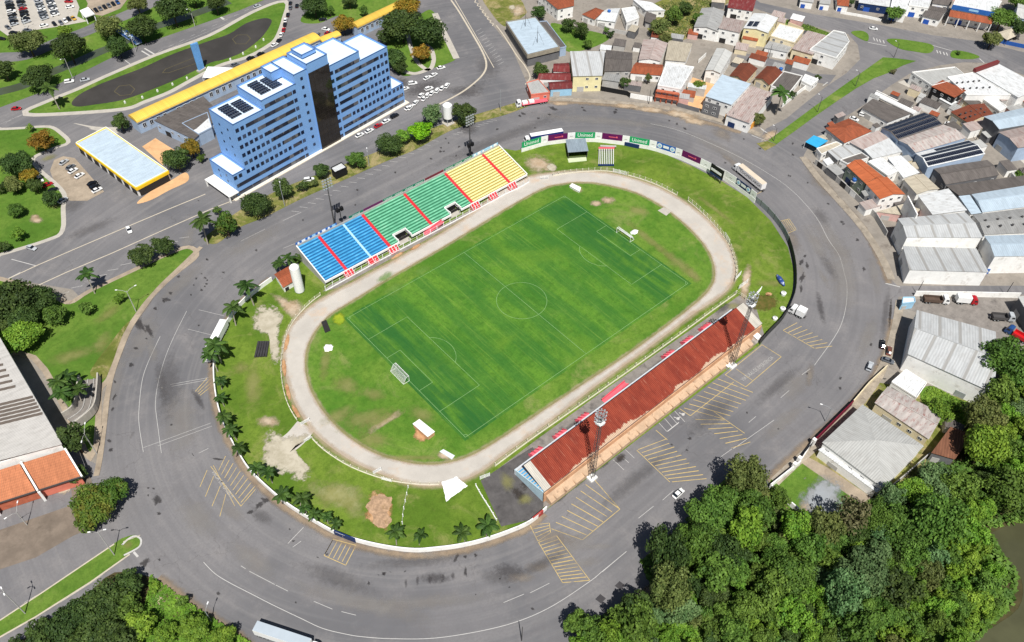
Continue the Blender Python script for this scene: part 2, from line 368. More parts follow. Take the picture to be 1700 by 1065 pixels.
# far left: park, canal, roads
sheet('park_lawn', pts("-90,190 0,178 68,153 128,124 186,95 229,76 350,34 400,16 470,-14 480,-60 -200,-60"), .05, GR_LAWN)
pl2 = lambda s, w, z, mat, name: tag(ribbon(name, spline(pts(s), False, 5), w, z, mat), kind='structure')
def ribbon(name, P, w, z, mat, h=0):
    mb = MB(); L = []; N = len(P)
    for i in range(N):
        d = (P[min(i+1,N-1)]-P[max(i-1,0)]).normalized(); n = Vector((-d.y,d.x,0))*w/2; L.append((P[i]-n, P[i]+n))
    for (a,b),(c,d) in zip(L, L[1:]):
        u = lambda p, zz=z: Vector((p.x,p.y,zz)); mb.face([u(a),u(c),u(d),u(b)])
        if h: mb.face([u(a,z-h),u(c,z-h),u(c),u(a)]); mb.face([u(b),u(d),u(d,z-h),u(b,z-h)])
    return mb.build(name, mat)
pl2("-30,160 0,152 40,141 85,120 125,104 165,86 200,72 240,50 290,34 330,20 380,2", 6.5, .07, water('canal_water', C(70,78,62)), 'canal_water')
pl2("-20,98 0,95 41,92 83,75 116,62 145,51 176,37 207,26 248,6 270,-12", 9, .075, A_, 'canal_road')
sheet('car_park', pts("-60,50 0,50 14,60 56,50 103,43 145,35 128,27 132,12 122,-12 -60,-12"), .09, CONC)
sheet('far_car_park', pts("140,22 170,26 200,14 212,-2 200,-14 136,-14 146,6"), .09, DIRT)
pond_lawn = S("48,187 78,171 132,149 178,128 260,93 350,60 422,21 471,4 468,30 457,60 443,74 408,93 362,107 310,134 279,151 238,167 207,178 124,185", 4)
sheet('pond_pavement', offset(pond_lawn, 2.6), .11, CONC, 0)
sheet('pond_lawn', pond_lawn, .14, GR_LAWN, 0)
pond = S("119,171 132,157 161,142 196,128 238,112 279,93 316,79 350,67 381,56 408,39 433,31 447,31 451,37 441,54 428,68 402,87 371,99 350,104 310,124 269,142 207,165 155,174 128,177", 4)
sheet('pond_water', pond, .17, water('pond_water', C(58,55,52), .5))
for q in ("190,152 198,143 216,141 224,148 217,157 200,159", "386,65 395,58 410,58 416,64 408,73 392,73", "270,121 275,115 330,93 336,98 330,104 280,121"):
    P = pts(q); line(P+[P[0]], .3, 'ring', .2)
park = S("0,216 41,214 66,212 84,213 99,223 110,236 89,244 52,262 62,283 87,305 103,324 101,345 100,382 78,396 0,420 -60,436 -60,216", 4)
sheet('west_park_pavement', offset(park, 1.8), .10, CONC, 0); sheet('west_park_lawn', park, .13, GR_LAWN, 0)
sheet('gravel_car_park', pts("105,259 124,262 173,318 145,333 116,333 93,309 83,283 90,265"), .05, DIRT)
sheet('sand_yard', pts("236,243 258,229 290,249 270,274"), .05, OCHRE)
sheet('clay_verge', S("227,337 252,316 284,299 308,286 312,300 280,316 250,332"), .05, OCHRE)
sheet('lane_verge', S("150,212 122,204 160,210 200,212 190,222 150,214"), .05, CONC)
verge = S("311,413 322,424 296,446 269,469 240,500 219,529 204,550 194,572 186,600 176,628 160,650 158,700 150,750 125,700 60,590 -40,575 -60,470 0,466 83,494 116,505 153,484 227,449 280,424", 4)
sheet('verge_path', offset(verge, 1.9), .10, DIRT, 0); sheet('verge_lawn', verge, .13, GR_LAWN, 0)
sheet('dry_bank', S("216,533 204,556 196,576 186,604 172,630 150,622 160,600 182,572 200,548"), .15, GR_WILD)
pl2("334,410 300,443 262,480 238,512 216,545 200,582 186,622 178,660 173,705 166,760 160,790", 1.7, .16, DIRT, 'verge_footpath')
sheet('tree_verge', S("338,398 352,384 400,348 470,312 545,283 600,262 640,246 690,224 730,208 790,190 880,164 884,172 840,190 790,203 745,218 690,248 640,268 561,303 500,330 440,360 396,378 360,404", 4), .13, GR_WILD, 0)
sheet('service_lane', pts("350,372 410,338 470,305 520,282 566,255 610,232 660,210 700,196 720,205 690,222 640,242 560,278 480,306 420,334 360,372"), .045, A_)
sheet('north_lawn', S("500,36 508,20 530,6 560,-10 660,-14 656,5 602,40 590,37 562,26 530,38"), .1, GR_LAWN, 0)
sheet('tower_garden', S("640,72 700,22 722,22 745,78 757,96 740,106 700,118 672,126 650,110", 4), .1, GR_LAWN, 0)
pl2("676,54 684,84 694,104 712,116 720,100 716,82 706,74", 2.2, .14, CONC, 'garden_path'); pl2("668,118 690,122 714,114", 2.4, .14, CONC, 'garden_path')
pl2("722,22 733,46 745,70 758,97", 3.2, .13, CONC, 'garden_pavement')
sheet('northeast_lawn', S("803,-6 858,-4 872,14 872,24 845,42 832,40 815,20", 4), .08, GR_WILD, 0)
sheet('antenna_yard_lawn', S("915,38 965,50 985,52 1012,62 985,78 945,86 930,68"), .08, GR_LAWN, 0)
sheet('scrub_bank', S("1080,10 1140,-10 1215,-6 1200,10 1165,30 1150,58 1110,70 1075,48"), .08, GR_WILD, 0)
sheet('street_median', pts("1275,233 1300,215 1350,178 1400,142 1466,95 1490,97 1521,101 1500,108 1474,121 1450,130 1422,146 1386,170 1350,195 1320,217 1289,239"), .16, GR_LAWN, 0)
sheet('median_tip', pts("1256,238 1274,234 1289,240 1270,250"), .16, GR_WILD, 0)
sheet('traffic_island', S("1413,53 1430,51 1441,57 1440,68 1424,62"), .16, GR_LAWN, 0)
sheet('traffic_island', S("1472,67 1484,64 1510,67 1544,73 1550,81 1541,88 1516,85 1492,80"), .16, GR_LAWN, 0)
sheet('traffic_island', S("1582,84 1604,86 1626,94 1610,98 1580,95"), .16, GR_LAWN, 0)
sheet('roadside_bank', S("1294,30 1320,36 1360,48 1384,58 1366,60 1330,50 1300,40"), .12, GR_LAWN, 0)
sheet('inner_street', pts("1226,86 1262,93 1310,104 1350,122 1388,124 1376,140 1340,134 1300,118 1255,104 1222,96"), .03, A_)
sheet('east_alley', pts("1490,136 1520,150 1560,170 1600,196 1640,222 1690,262 1720,290 1720,262 1680,232 1620,190 1560,152 1510,130"), .03, CONC)
pl2("905,164 960,166 1030,171 1100,178 1170,193 1230,211 1262,224", 3.0, .12, PAVE, 'north_pavement')
pl2("1332,260 1356,292 1390,330 1422,366 1446,398 1466,432 1480,464", 3.0, .12, PAVE, 'east_pavement')
pl2("1494,500 1488,540 1474,590 1452,634 1414,682 1366,728 1318,770 1286,800", 3.0, .12, PAVE, 'southeast_pavement')
sheet('truck_yard', pts("1497,498 1720,488 1720,600 1660,585 1600,550 1505,512"), .06, CONCD)
sheet('corner_lot', pts("1280,795 1330,752 1372,775 1452,830 1384,868 1340,872 1275,812"), .065, GR_LAWN)
patch(0,0,1,1,S_PGRAV,outline="1322,826 1346,800 1368,784 1402,806 1400,850 1346,872",z=.09); patch(1340,840,14,16,S_DIRT,60,z=.085); sheet('corner_lot_path', pts("1330,752 1372,775 1448,826 1430,836 1350,782 1322,762"), .075, DIRT)
sheet('overgrown_lot', S("1528,662 1544,640 1600,668 1640,690 1610,708 1560,690"), .08, GR_LAWN)
sheet('woodland_floor', S("1010,1130 960,1070 985,1030 1060,985 1120,930 1200,850 1270,830 1340,870 1440,830 1560,760 1600,700 1670,640 1900,640 1900,1130", 3), .055, WOODLAND)
sheet('woodland_floor', S("190,950 250,958 300,985 345,1022 420,1066 420,1130 20,1130 40,1060 140,990", 3), .055, WOODLAND)
sheet('river_water', S("1640,890 1660,878 1700,868 1830,870 1830,1130 1600,1130 1625,1060 1690,1010 1695,960 1668,930 1645,908", 4), .1, water('river_water', C(70,70,50), .2))
sheet('southwest_forecourt', pts("-60,900 120,838 118,800 150,790 160,830 165,870 120,890 60,925 -60,965"), .05, BROWNC)
sheet('southwest_median', S("0,1056 -30,1070 -60,1060 0,1030 70,984 190,902 205,893 224,888 234,894 232,906 216,918 150,965 60,1022", 4), .17, GR_LAWN, 0)
# stadium ground
wall_out = pts("907,846 880,869 842,886 800,900 760,909 720,914 690,916 650,912 602,902 560,888 520,866 480,841 445,812 415,782 395,750 377,716 365,682 358,642 357,604 362,574 374,545 400,508 430,482 452,466")
bowl = wall_out + pts("497,425 500,408 834,246 856,250 868,247 905,238 950,232 1000,234 1050,241 1100,254 1150,276 1200,302 1240,327 1280,367 1308,410 1318,450 1315,490 1298,525 1274,553 1262,572")
sheet('stadium_lawn', bowl, .10, GR_FIELD, 0)
track_out = S("840,752 800,782 772,796 745,804 705,807 670,800 635,788 597,772 560,750 524,720 497,684 480,645 471,604 472,570 484,540 508,514 545,490 640,440 740,383 800,342 842,308 870,296 905,288 955,284 1005,286 1050,296 1100,314 1150,344 1188,378 1213,414 1221,446 1216,470 1196,492 1150,522 1100,560 1040,604 990,640 915,698", 4)
sheet('running_track', track_out, .13, SAND)
pl2("509,706 490,728 470,742 448,752", 7, .135, SAND, 'gate_path')
sheet('stand_apron', pts("830,776 884,735 1000,650 1120,566 1228,490 1252,500 1270,560 1200,612 1040,720 908,845 822,790"), .125, CONCD)
sheet('dark_paved_corner', pts("798,798 836,772 884,742 905,770 902,842 884,862 832,874"), .128, DPAVE); sheet('west_stand_apron', pts("536,484 546,474 700,394 838,316 876,292 880,300 842,322 704,400 560,478"), .127, CONCD)
infield = S("900,314 930,306 965,303 1000,306 1055,320 1105,347 1148,383 1176,418 1186,450 1181,474 1160,498 1110,538 1040,589 960,642 880,695 822,733 780,756 740,768 700,770 655,762 612,746 572,719 540,686 518,650 508,615 510,580 524,550 548,523 585,500 650,460 740,408 845,344", 4)
sheet('infield_lawn', infield, .16, GR_INFIELD)
m_ = 1.0
sheet('football_pitch', [Vector(p) for p in ((-m_,-m_,0),(PL+m_,-m_,0),(PL+m_,PW+m_,0),(-m_,PW+m_,0))], .18, GR_PITCH)
# pitch lines
PZ = .2; q = lambda *a: line([Vector((x, y, 0)) for x, y in a], .11, 'pitch', PZ)
q((0,0),(PL,0)); q((0,PW),(PL,PW)); q((0,0),(0,PW)); q((PL,0),(PL,PW)); q((PL/2,0),(PL/2,PW))
arc = lambda cx, cy, r, a0, a1, n=48: q(*[(cx+r*math.cos(a0+(a1-a0)*k/n), cy+r*math.sin(a0+(a1-a0)*k/n)) for k in range(n+1)])
arc(PL/2, PW/2, 9.15, 0, 2*math.pi, 64)
for sx, x0 in ((1,0),(-1,PL)):
    for dx, hw in ((16.5,20.16),(5.5,9.16)):
        q((x0,PW/2-hw),(x0+sx*dx,PW/2-hw)); q((x0+sx*dx,PW/2-hw),(x0+sx*dx,PW/2+hw)); q((x0+sx*dx,PW/2+hw),(x0,PW/2+hw))
    a = math.acos(5.5/9.15); arc(x0+sx*11, PW/2, 9.15, (-a if sx > 0 else math.pi-a), (a if sx > 0 else math.pi+a), 20)
    for y0, sy in ((0,1),(PW,-1)):
        b0 = 0 if (sx > 0) == (sy > 0) else math.pi/2
        b0 = {(1,1):0,(-1,1):math.pi/2,(-1,-1):math.pi,(1,-1):-math.pi/2}[(sx,sy)]; arc(x0, y0, 1, b0, b0+math.pi/2, 6)
# ---------------------------------------------------------------- wear and patches
for c in ((1010,333,14,8),(990,338,12,6)): patch(*c, mat=S_DIRT, z=.21)
for o in ("548,690 600,676 660,672 674,684 640,700 600,714 560,722 545,708", "585,706 640,684 668,676 672,690 630,712 596,730"): patch(0,0,1,1,S_DRY,outline=o,z=.19)
patch(0,0,1,1,S_DIRT,outline="600,718 640,694 668,676 676,684 650,700 616,722",z=.20)
for c in ((560,690,40,14,-25),(575,640,30,20,20),(620,730,40,18,0),(700,690,30,18,20),(1080,400,70,8,38),(1130,440,50,12,40),(1060,350,24,8,10),(1150,455,26,10,50),(690,760,80,6,0),(540,600,12,40,8),(620,655,30,14,10)): patch(c[0],c[1],c[2],c[3],S_DRY,c[4],z=.19)
patch(563,530,12,12,soft('yellow_grass',C(150,160,44),C(130,150,40),.4,.5),z=.19)
for c in ((655,480,26,10,-30),(640,460,20,8,-30),(700,450,20,9,-30)): patch(c[0],c[1],c[2],c[3],soft('worn_turf%d'%c[0],C(118,152,72),C(98,140,60),.5,.9,.6),c[4],z=.19)
patch(0,0,1,1,S_GRAVEL,outline="437,775 432,740 446,712 470,722 508,718 512,728 492,738 500,760 522,785 500,800 470,790",z=.14)
patch(0,0,1,1,S_PALEDRY,outline="500,800 540,790 590,800 622,830 612,870 560,850 515,830",z=.14)
patch(0,0,1,1,S_DIRT,outline="444,484 470,492 505,500 512,512 492,540 478,528 460,505",z=.14)
patch(0,0,1,1,S_GRAVEL,outline="416,532 430,506 446,504 466,514 472,528 464,546 466,600 450,600 446,560 426,552",z=.16)
patch(0,0,1,1,S_CLAY,outline="608,842 612,822 626,812 640,822 636,836 652,836 650,862 640,884 626,876 606,862",z=.16)
patch(0,0,1,1,S_DIRT,outline="866,262 890,254 912,262 926,280 900,290 876,284",z=.14); patch(916,278,9,7,S_GRAVEL,z=.16)
patch(1238,470,10,40,S_DIRT,10,z=.14); patch(1278,470,30,8,S_DRY,0,z=.14); patch(1190,350,50,5,S_DRY,38,z=.14); patch(420,640,20,50,S_DRY,0,z=.14); patch(400,610,18,14,S_DRY,0,z=.14); patch(445,700,22,12,S_DIRT,0,z=.14)
patch(1276,488,6,4,S_CLAY,z=.15); patch(1268,502,26,16,soft('reddish_weeds',C(104,92,50),C(80,84,36),.8,.5),z=.15)
patch(1218,508,16,8,S_DRY,z=.15); patch(842,800,14,22,S_DRY,-20,z=.15); patch(872,830,18,12,S_DRY,z=.15); patch(700,720,14,16,S_CLAY,30,z=.2); patch(736,757,14,7,S_DIRT,20,z=.2); patch(957,313,13,7,S_DIRT,20,z=.2)
for c in ((476,570,4,16,14),(472,610,4,18,-4),(478,650,4,18,-14),(492,684,4,14,-30),(660,424,14,3,-28),(690,410,12,3,-28)): patch(*c[:4],S_CLAY,c[4],z=.15)
# soil patches outside
for c in ((60,365,14,7),(58,360,9,5)): patch(*c, mat=S_DIRT, z=.16)
patch(106,810,15,11,S_GRAVEL,-35,z=.1); patch(860,18,14,12,S_DIRT,z=.12); patch(850,12,6,4,S_GRAVEL,z=.14)
patch(262,1000,20,26,S_DIRT,20,z=.13); patch(212,905,10,8,S_DRY,-30,z=.2)
for c in ((180,520,40,10,-35),(120,590,50,14,-15),(170,570,30,16,-50),(80,262,20,6,-20),(90,340,14,10)): patch(c[0],c[1],c[2],c[3],S_DRY,c[4] if len(c)>4 else 0,z=.16)
for c in ((1130,190,40,7,10),(1080,182,34,6,6),(1150,200,30,8,14),(1040,176,30,5,4),(1278,225,20,9,-20),(930,172,20,4,0)): patch(c[0],c[1],c[2],c[3],S_DIRT,c[4],z=.14)
rng = random.Random(3)
# tar repairs read off the photograph
TAR = "296,459,4,3 283,486,4,3 272,500,3,3 276,497,8,4 258,512,4,3 246,546,6,14 232,538,8,16 225,578,5,3 218,605,5,5 191,634,3,4 190,658,3,7 187,679,3,4 182,731,5,3 184,746,4,4 208,822,3,2 246,822,2,2 262,830,9,9 255,811,3,2 246,810,3,2 343,471,3,2 335,481,3,2 326,462,3,2 317,489,2,2 335,454,2,2 343,430,2,2 344,465,2,2 322,473,2,2 330,540,2,2 868,188,6,2.5 970,183,4,2 967,178,4,2 919,180,9,3 1021,186,4,3 1023,182,3,2 893,196,3,2 863,192,4,2 912,190,4,2 888,212,2,1.5 825,214,3,2 700,225,3,2 740,230,2,2 731,251,3,2 745,237,2,2 762,243,3,2 715,263,3,2 737,251,2,2 757,258,2,2 732,245,2,2 656,286,3,2 593,315,3,2 590,340,2,2 503,365,2,2 426,415,3,2 344,431,3,2 341,461,4,2 340,475,2,2 371,452,3,2 1137,213,4,2 1124,205,3,2 1047,178,9,3 1111,200,2,2 1055,250,2,2 1309,291,2,2 1312,292,2,2 1262,246,3,2 1316,238,3,2 1204,270,2,2 1352,290,3,2 1341,303,2,2 1375,338,3,2 1397,368,4,3 1400,372,3,2 1434,446,3,4 1423,398,4,3 1446,572,3,3 1395,628,3,3 1340,620,2,3 1395,644,3,4 1140,747,3,2 1145,728,4,3 1115,738,3,2 1292,712,2,2 1240,685,2,2 758,925,3,9 772,924,4,4 790,922,3,3 773,948,4,9 752,956,4,7 735,958,4,8 714,960,4,10 693,963,3,10 674,968,3,8 638,952,4,4 612,968,3,4 637,952,3,3 884,1010,4,3 362,762,9,2.5 240,934,10,7 265,929,3,3 362,985,4,4 487,898,3,2 491,1000,2,2 264,852,4,3 495,840,4,3 430,838,10,6 440,830,9,5 416,850,6,4 1330,435,4,8 1332,460,4,10 1330,480,3,8 1340,440,3,6 1336,425,3,3 1303,505,3,12 1390,300,4,4"
for s in TAR.split():
    x, y, a, b = map(float, s.split(',')); patch(x, y, a*1.15, b*1.15, S_FADE if 940 < y < 976 and 660 < x < 770 else S_TAR, rng.uniform(-30,30) if y < 940 else 0, z=.05, n=14)
for k in range(60):
    t = rng.random()*6.283; x, y = 850+rng.uniform(590,640)*math.cos(t), 545+rng.uniform(400,450)*math.sin(t)
    if 0 < y < 1065: patch(x, y, rng.uniform(1.5,4), rng.uniform(1,2.5), S_TAR if rng.random() < .6 else S_PALE, rng.uniform(-60,60), z=.05, n=12)
for c in ((190,620,22,90,8),(236,560,26,60,30),(300,470,60,16,-40),(420,400,70,14,-28),(1000,200,160,9,5),(1200,250,80,12,28),(1400,460,30,80,-8),(1380,400,20,60,-40),(560,880,60,14,28),(1300,700,60,16,-40),(600,1000,160,22,14),(420,930,60,26,35),(300,700,40,70,0),(330,860,50,30,40),(1440,560,16,50,20),(1320,640,40,24,-40),(950,905,60,20,-30),(700,1000,140,16,-4)):
    patch(c[0],c[1],c[2],c[3],S_PALE,c[4],z=.03)
for c in ((830,230,160,12,-22),(280,640,26,70,4),(520,860,70,16,35),(560,960,90,20,20),(1180,690,60,24,-38),(1050,800,90,16,-40),(970,770,40,9,-35),(960,800,44,9,-36),(1020,730,30,8,-36),(1470,520,8,60,8),(120,340,30,16,-20),(150,380,60,10,-22),(780,150,40,16,-20),(810,110,26,30,-20),(1290,640,60,14,-40),(700,930,120,14,-6),(440,790,30,18,40),(900,935,60,14,-28)):
    patch(c[0],c[1],c[2],c[3],S_DARK,c[4],z=.035)
tin = infield+[infield[0]]; softribbon(tin, 2.6, S_SANDE, .172, False); tot = track_out+[track_out[0]]; softribbon(tot, 3.4, S_SANDE, .142, False)
softribbon(tin, 1.0, S_DRY, .178, False)
softribbon("904,852 880,875 842,892 800,906 760,915 720,920 690,922 650,918 602,908 558,893 517,871 476,845 440,815 410,784 390,752 371,717 359,682 352,642 351,604 356,572 368,543 396,504 426,478 448,462", 3.4, S_EDGE, .052)
softribbon("905,168 960,170 1030,176 1100,186 1170,202 1230,220", 4.5, S_EDGE, .053); softribbon("1336,264 1362,300 1398,338 1432,378 1460,428 1476,470", 4.5, S_EDGE, .054); softribbon("1482,530 1472,580 1450,628 1412,674 1362,720 1310,764 1276,800", 4.5, S_EDGE, .055)
softribbon("262,960 330,1012 400,1062 420,1085", 5, S_EDGE, .056); softribbon("318,428 262,482 240,512 214,548 198,590 184,630 176,680 168,740", 2.4, S_GRIT, .057); softribbon("960,1072 1010,1028 1068,986 1150,926", 4, S_EDGE, .058)
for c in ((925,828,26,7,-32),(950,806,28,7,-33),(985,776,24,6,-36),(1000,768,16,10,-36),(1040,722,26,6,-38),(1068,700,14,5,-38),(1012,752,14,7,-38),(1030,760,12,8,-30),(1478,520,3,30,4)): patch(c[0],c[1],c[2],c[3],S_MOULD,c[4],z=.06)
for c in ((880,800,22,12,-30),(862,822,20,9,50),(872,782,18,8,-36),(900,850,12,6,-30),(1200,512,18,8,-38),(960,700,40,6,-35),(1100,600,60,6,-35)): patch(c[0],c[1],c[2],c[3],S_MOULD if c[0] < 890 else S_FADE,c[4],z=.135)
rg = random.Random(41)
for k in range(46):
    t_ = rg.uniform(0,6.283); rr_ = rg.uniform(.86,1.06); x, y = 835+rg.uniform(560,620)*rr_*math.cos(t_), 560+rg.uniform(385,440)*rr_*math.sin(t_)
    if 20 < y < 1060: patch(x, y, rg.uniform(14,50), rg.uniform(6,16), rg.choice((S_FADE,S_DARK,S_GRIT,S_PALE)), math.degrees(math.atan2(math.cos(t_)*420,-math.sin(t_)*600))+rg.uniform(-12,12), z=.038)
for k in range(0):
    t_ = rg.uniform(0,6.283); x, y = 835+rg.uniform(520,640)*math.cos(t_), 560+rg.uniform(360,440)*math.sin(t_)
    if 20 < y < 1060:
        p = G(x,y); a = math.atan2(p.y-33,p.x-52)+math.pi/2+rg.choice((0,0,math.pi/2)); d = Vector((math.cos(a),math.sin(a),0)); e = Vector((-d.y,d.x,0)); L_, W_ = rg.uniform(3,11), rg.uniform(1.2,2.6)
        mbp = MARK['patch']; z_ = .037+.0006*k; mbp.face([Vector((*(p+d*sx*L_/2+e*sy*W_/2)[:2],z_)) for sx, sy in ((-1,-1),(1,-1),(1,1),(-1,1))])
# ---------------------------------------------------------------- road markings
hatch((894,900),(934,967),(924,889),(979,963),14,.42); hatch((880,872),(893,898),(912,868),(914,884),5,.3)
hatch((914,877),(972,804),(967,896),(1029,845),8,.4,False); pl("967,896 1029,845",.2,'yellow'); pl("985,794 1029,845",.2,'yellow')
hatch((1057,747),(1112,800),(1107,728),(1176,794),11,.4,False); pl("1057,747 1112,800",.2,'yellow'); pl("1089,714 1108,730",.2,'yellow')
hatch((1190,628),(1132,676),(1252,652),(1208,697),8,.4,False); hatch((1153,696),(1213,744),(1207,697),(1247,733),7,.4,False); pl("1185,683 1236,719",.2,'yellow'); pl("1128,678 1146,690 1218,634",.2,'yellow')
hatch((1300,548),(1352,578),(1324,535),(1384,574),8,.35,False); pl("1300,548 1352,578",.2,'yellow')
hatch((1295,367),(1310,363),(1308,387),(1322,381),6,.4); hatch((324,650),(331,657),(345,626),(357,636),4,.35,False)
hatch((375,756),(424,806),(363,781),(400,834),9,.35,False); pl("350,774 400,840 424,812",.2,'yellow'); pl("354,772 390,840",.15,'yellow')
for a, b in (((344,780),(332,808)),((355,790),(341,824)),((366,806),(352,840)),((375,820),(365,857))): line([G(*a),G(*b)],.18,'yellow')
hatch((553,895),(591,905),(538,922),(574,938),6,.4); pl("538,922 574,938",.2,'yellow'); pl("553,895 538,922",.2,'yellow'); pl("591,905 574,938",.2,'yellow')
pl("1204,622 1265,572 1297,592 1238,642 1204,622",.2,'yellow'); pl("1222,612 1250,632",.15,'yellow')
pl("1186,298 1198,302 1209,316",.2,'yellow'); pl("1256,322 1268,316",.2,'yellow'); hatch((1198,300),(1196,306),(1210,305),(1212,312),3,.25,False)
pl("1120,682 1137,700",.2); pl("1111,688 1125,704",.2); pl("1103,694 1116,709",.2); pl("1094,702 1107,716",.2); pl("1108,716 1127,701",.3)
pl("1018,763 1036,780",.18); pl("1028,754 1044,768",.18); pl("1038,746 1053,760",.18)
pl("1080,205 1132,218 1217,255 1279,290 1318,319 1354,359 1375,397 1393,424 1402,455 1406,475 1404,510 1391,550 1352,606",.2,'white',True)
pl("338,933 357,952 381,967 416,985 453,1004 499,1026 536,1043 577,1053 604,1057 650,1060 722,1059 804,1046 866,1029 920,1004 979,965 999,949 1039,916",.22,'white',True)
pl("310,516 289,558 273,597 262,638 258,670 260,692 268,752",.18,'white',True); pl("266,558 246,601 236,632 231,676 231,705 238,750",.2,'white',True)
pl("283,638 350,626",.16); pl("285,641 352,629",.16); pl("238,743 350,702",.14); pl("262,740 352,707",.14); pl("330,514 372,524",.14); pl("312,546 352,556",.14)
for s in ("414,948 456,970","458,971 478,981","521,998 552,1011","567,1015 591,1021","400,939 408,944","836,1000 870,986","880,984 912,968","1217,745 1285,697","1243,701 1255,691","1296,660 1310,648","1331,622 1345,612","1060,860 1085,840","1100,830 1118,814","1000,949 1040,915","1180,770 1215,745","1230,460 1232,470","400,400 440,380","470,366 500,352","520,392 470,412","500,898 486,908","330,752 346,744"): pl(s,.18)
pl("504,875 478,902",.2); pl("1276,225 1264,234",.25)
for i in range(18):
    x, y = 484+i*13.6, 350-i*6.9; line([G(x,y),G(x+13,y+1.5)],.14,'white')
for i in range(10):
    x, y = 752+i*7, 222-i*2.6; line([G(x,y),G(x+10,y+1)],.14,'white')
pl("0,469 60,441 120,415 202,380 280,347 341,322",.45,'kerb',False,.06); pl("47,481 110,452 186,420 275,380 350,347 396,329",.45,'kerb',False,.06); pl("19,430 60,441",.3); pl("14,462 34,452",.4)
for a, b in (((95,489),(115,484)),((118,478),(137,474)),((145,466),(158,463)),((160,458),(178,455)),((179,449),(197,446)),((200,440),(219,436)),((282,403),(296,400)),((298,395),(314,393))): line([G(*a),G(*b)],.16,'white')
pl("0,206 140,143 240,98 350,50 450,6",.16,'white'); 
for i in range(24):
    x, y = 10+i*18, 212-i*8.4; line([G(x,y-9),G(x+8,y-12.6)],.15,'white')
pl("235,84 250,93",.8); pl("240,80 257,90",.8); pl("204,97 216,106",.4); pl("358,22 372,32",1.2)
pl("749,0 762,19 783,54 798,80 806,98 807,112 801,124 789,136 768,152 741,167 722,176",.9,'kerb',True,.06); pl("752,-6 786,52 820,112",.4,'kerb',False,.06)
for i in range(12):
    x, y = 790+i*3.4, 52+i*5; line([G(x,y),G(x+9,y-5)],.15,'white')
for i in range(8): pl("%f,%f %f,%f %f,%f"%(784+i*4.2,-2+i*5.6,790+i*4.2,0+i*5.6,788+i*4.2,3.6+i*5.6),.5,'kerb',False,.06)
pl("872,140 880,128 872,110 858,92 836,58 824,42",.6,'kerb',True,.06)
for k, (x, y) in enumerate(((1450,64),(1455,65.5),(1460,67),(1466,68.5),(1555,85),(1560,86.5),(1566,88),(1571,89))): line([G(x,y-2),G(x+2,y+3)],.5,'white')
pl("1441,70 1472,76",.4); pl("1548,75 1580,84",.4); pl("1626,97 1634,104",.5); pl("1248,224 1272,234",.35); pl("1262,212 1268,216",.4); pl("1366,142 1374,136",.4)
for k in range(4): line([G(1264+k*5,214+k*3),G(1269+k*5,218+k*3)],.5,'white')
pl("1470,470 1494,476",.4)
pl("203,905 212,896 224,890 234,895 233,906 222,914 206,922",.55,'white',True,.2)
for k in range(12): line([G(205+k*2.4,900-k*.9),G(207+k*2.4,898-k*.9)],.2,'kerb',.22)
pl("222,916 229,924",.6); pl("100,1000 160,962 200,930",.12); pl("40,1000 120,955 165,925",.12)
pl("0,1058 60,1024 150,967 216,920",.5,'kerb',False,.19); pl("0,1030 70,984 190,903",.4,'kerb',False,.19)

def road_text(words, a, b, h):
    A, B = G(*a,.06), G(*b,.06); d = B-A; o = text(words, h, plain('worn_lettering', C(164,162,158), .9, .15, 1, dirt=C(128,126,124), dirt_amt=.8, dscale=.8), None, 'road_lettering'); xs = [v.co.x for v in o.data.vertices]; w_ = max(xs)-min(xs)
    o.location = (A+B)/2; o.rotation_euler = (0,0,math.atan2(d.y,d.x)); o.scale = (d.length/w_,1.3,1); tag(o, kind='structure')
road_text('VIATURAS DE EMERGENCIA', (1232,631), (1283,592.5), 1.5); road_text('VAGA DE ONIBUS', (353,782), (386,826), 1.3)
for x, y in ((1125.5,694.5),(1134,687.5)):
    c = G(x,y,.05); mbw = MARK['white']; mbw.face([c+Vector((.55*math.cos(k*.7854),.55*math.sin(k*.7854),0)) for k in range(8)]); line([c+Vector((-.2,.5,0)),c+Vector((-.5,1.3,0))],.3); line([c+Vector((.3,.2,0)),c+Vector((1.0,-.1,0))],.25)
for x, y, r in ((997,994,9),(1029,972,8.5)):
    MARK['tar'].face([Vector((*G(x+dx*r,y+dy*r)[:2],.062)) for dx, dy in ((-1,.05),(.1,.85),(1,-.1),(-.05,-.9))])
# ---------------------------------------------------------------- stadium
BLUE = plain('seat_blue', C(70,158,208), .6, .2, .35, dirt=C(110,180,210), dirt_amt=.8, dscale=.35); BLUED = plain('riser_shade_blue', C(36,106,156), .9)  # dark seat tones: shadow lines between rows put into the colour
GREEN = plain('seat_green', C(114,188,150), .6, .2, .35, dirt=C(142,196,164), dirt_amt=.8, dscale=.35); GREEND = plain('riser_shade_green', C(58,126,94), .9)
YELL = plain('seat_yellow', C(236,227,158), .6, .14, .35, dirt=C(214,202,158), dirt_amt=.8, dscale=.35); YELLD = plain('riser_shade_yellow', C(172,154,88), .9)
RED = plain('stair_red', C(206,52,62), .6, .1, .6, dirt=C(210,90,96), dirt_amt=.5); PINK = plain('stair_faded_red', C(222,96,110), .7, .12, .6)
PALEB = plain('aisle_pale_blue', C(170,206,226), .7, .08)
WALLW = plain('white_wall', C(236,235,231), .85, .07, .3, dirt=C(170,160,148), dirt_amt=.5, dscale=.35)
CREAM = plain('cream_rail', C(210,204,184), .8, .08, .5)
GREYW = plain('grey_wall', C(176,174,170), .85, .1, .3, dirt=C(120,116,112), dirt_amt=.6)
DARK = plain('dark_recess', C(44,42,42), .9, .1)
BLACK = plain('black_paint', C(26,26,28), .6, .1)
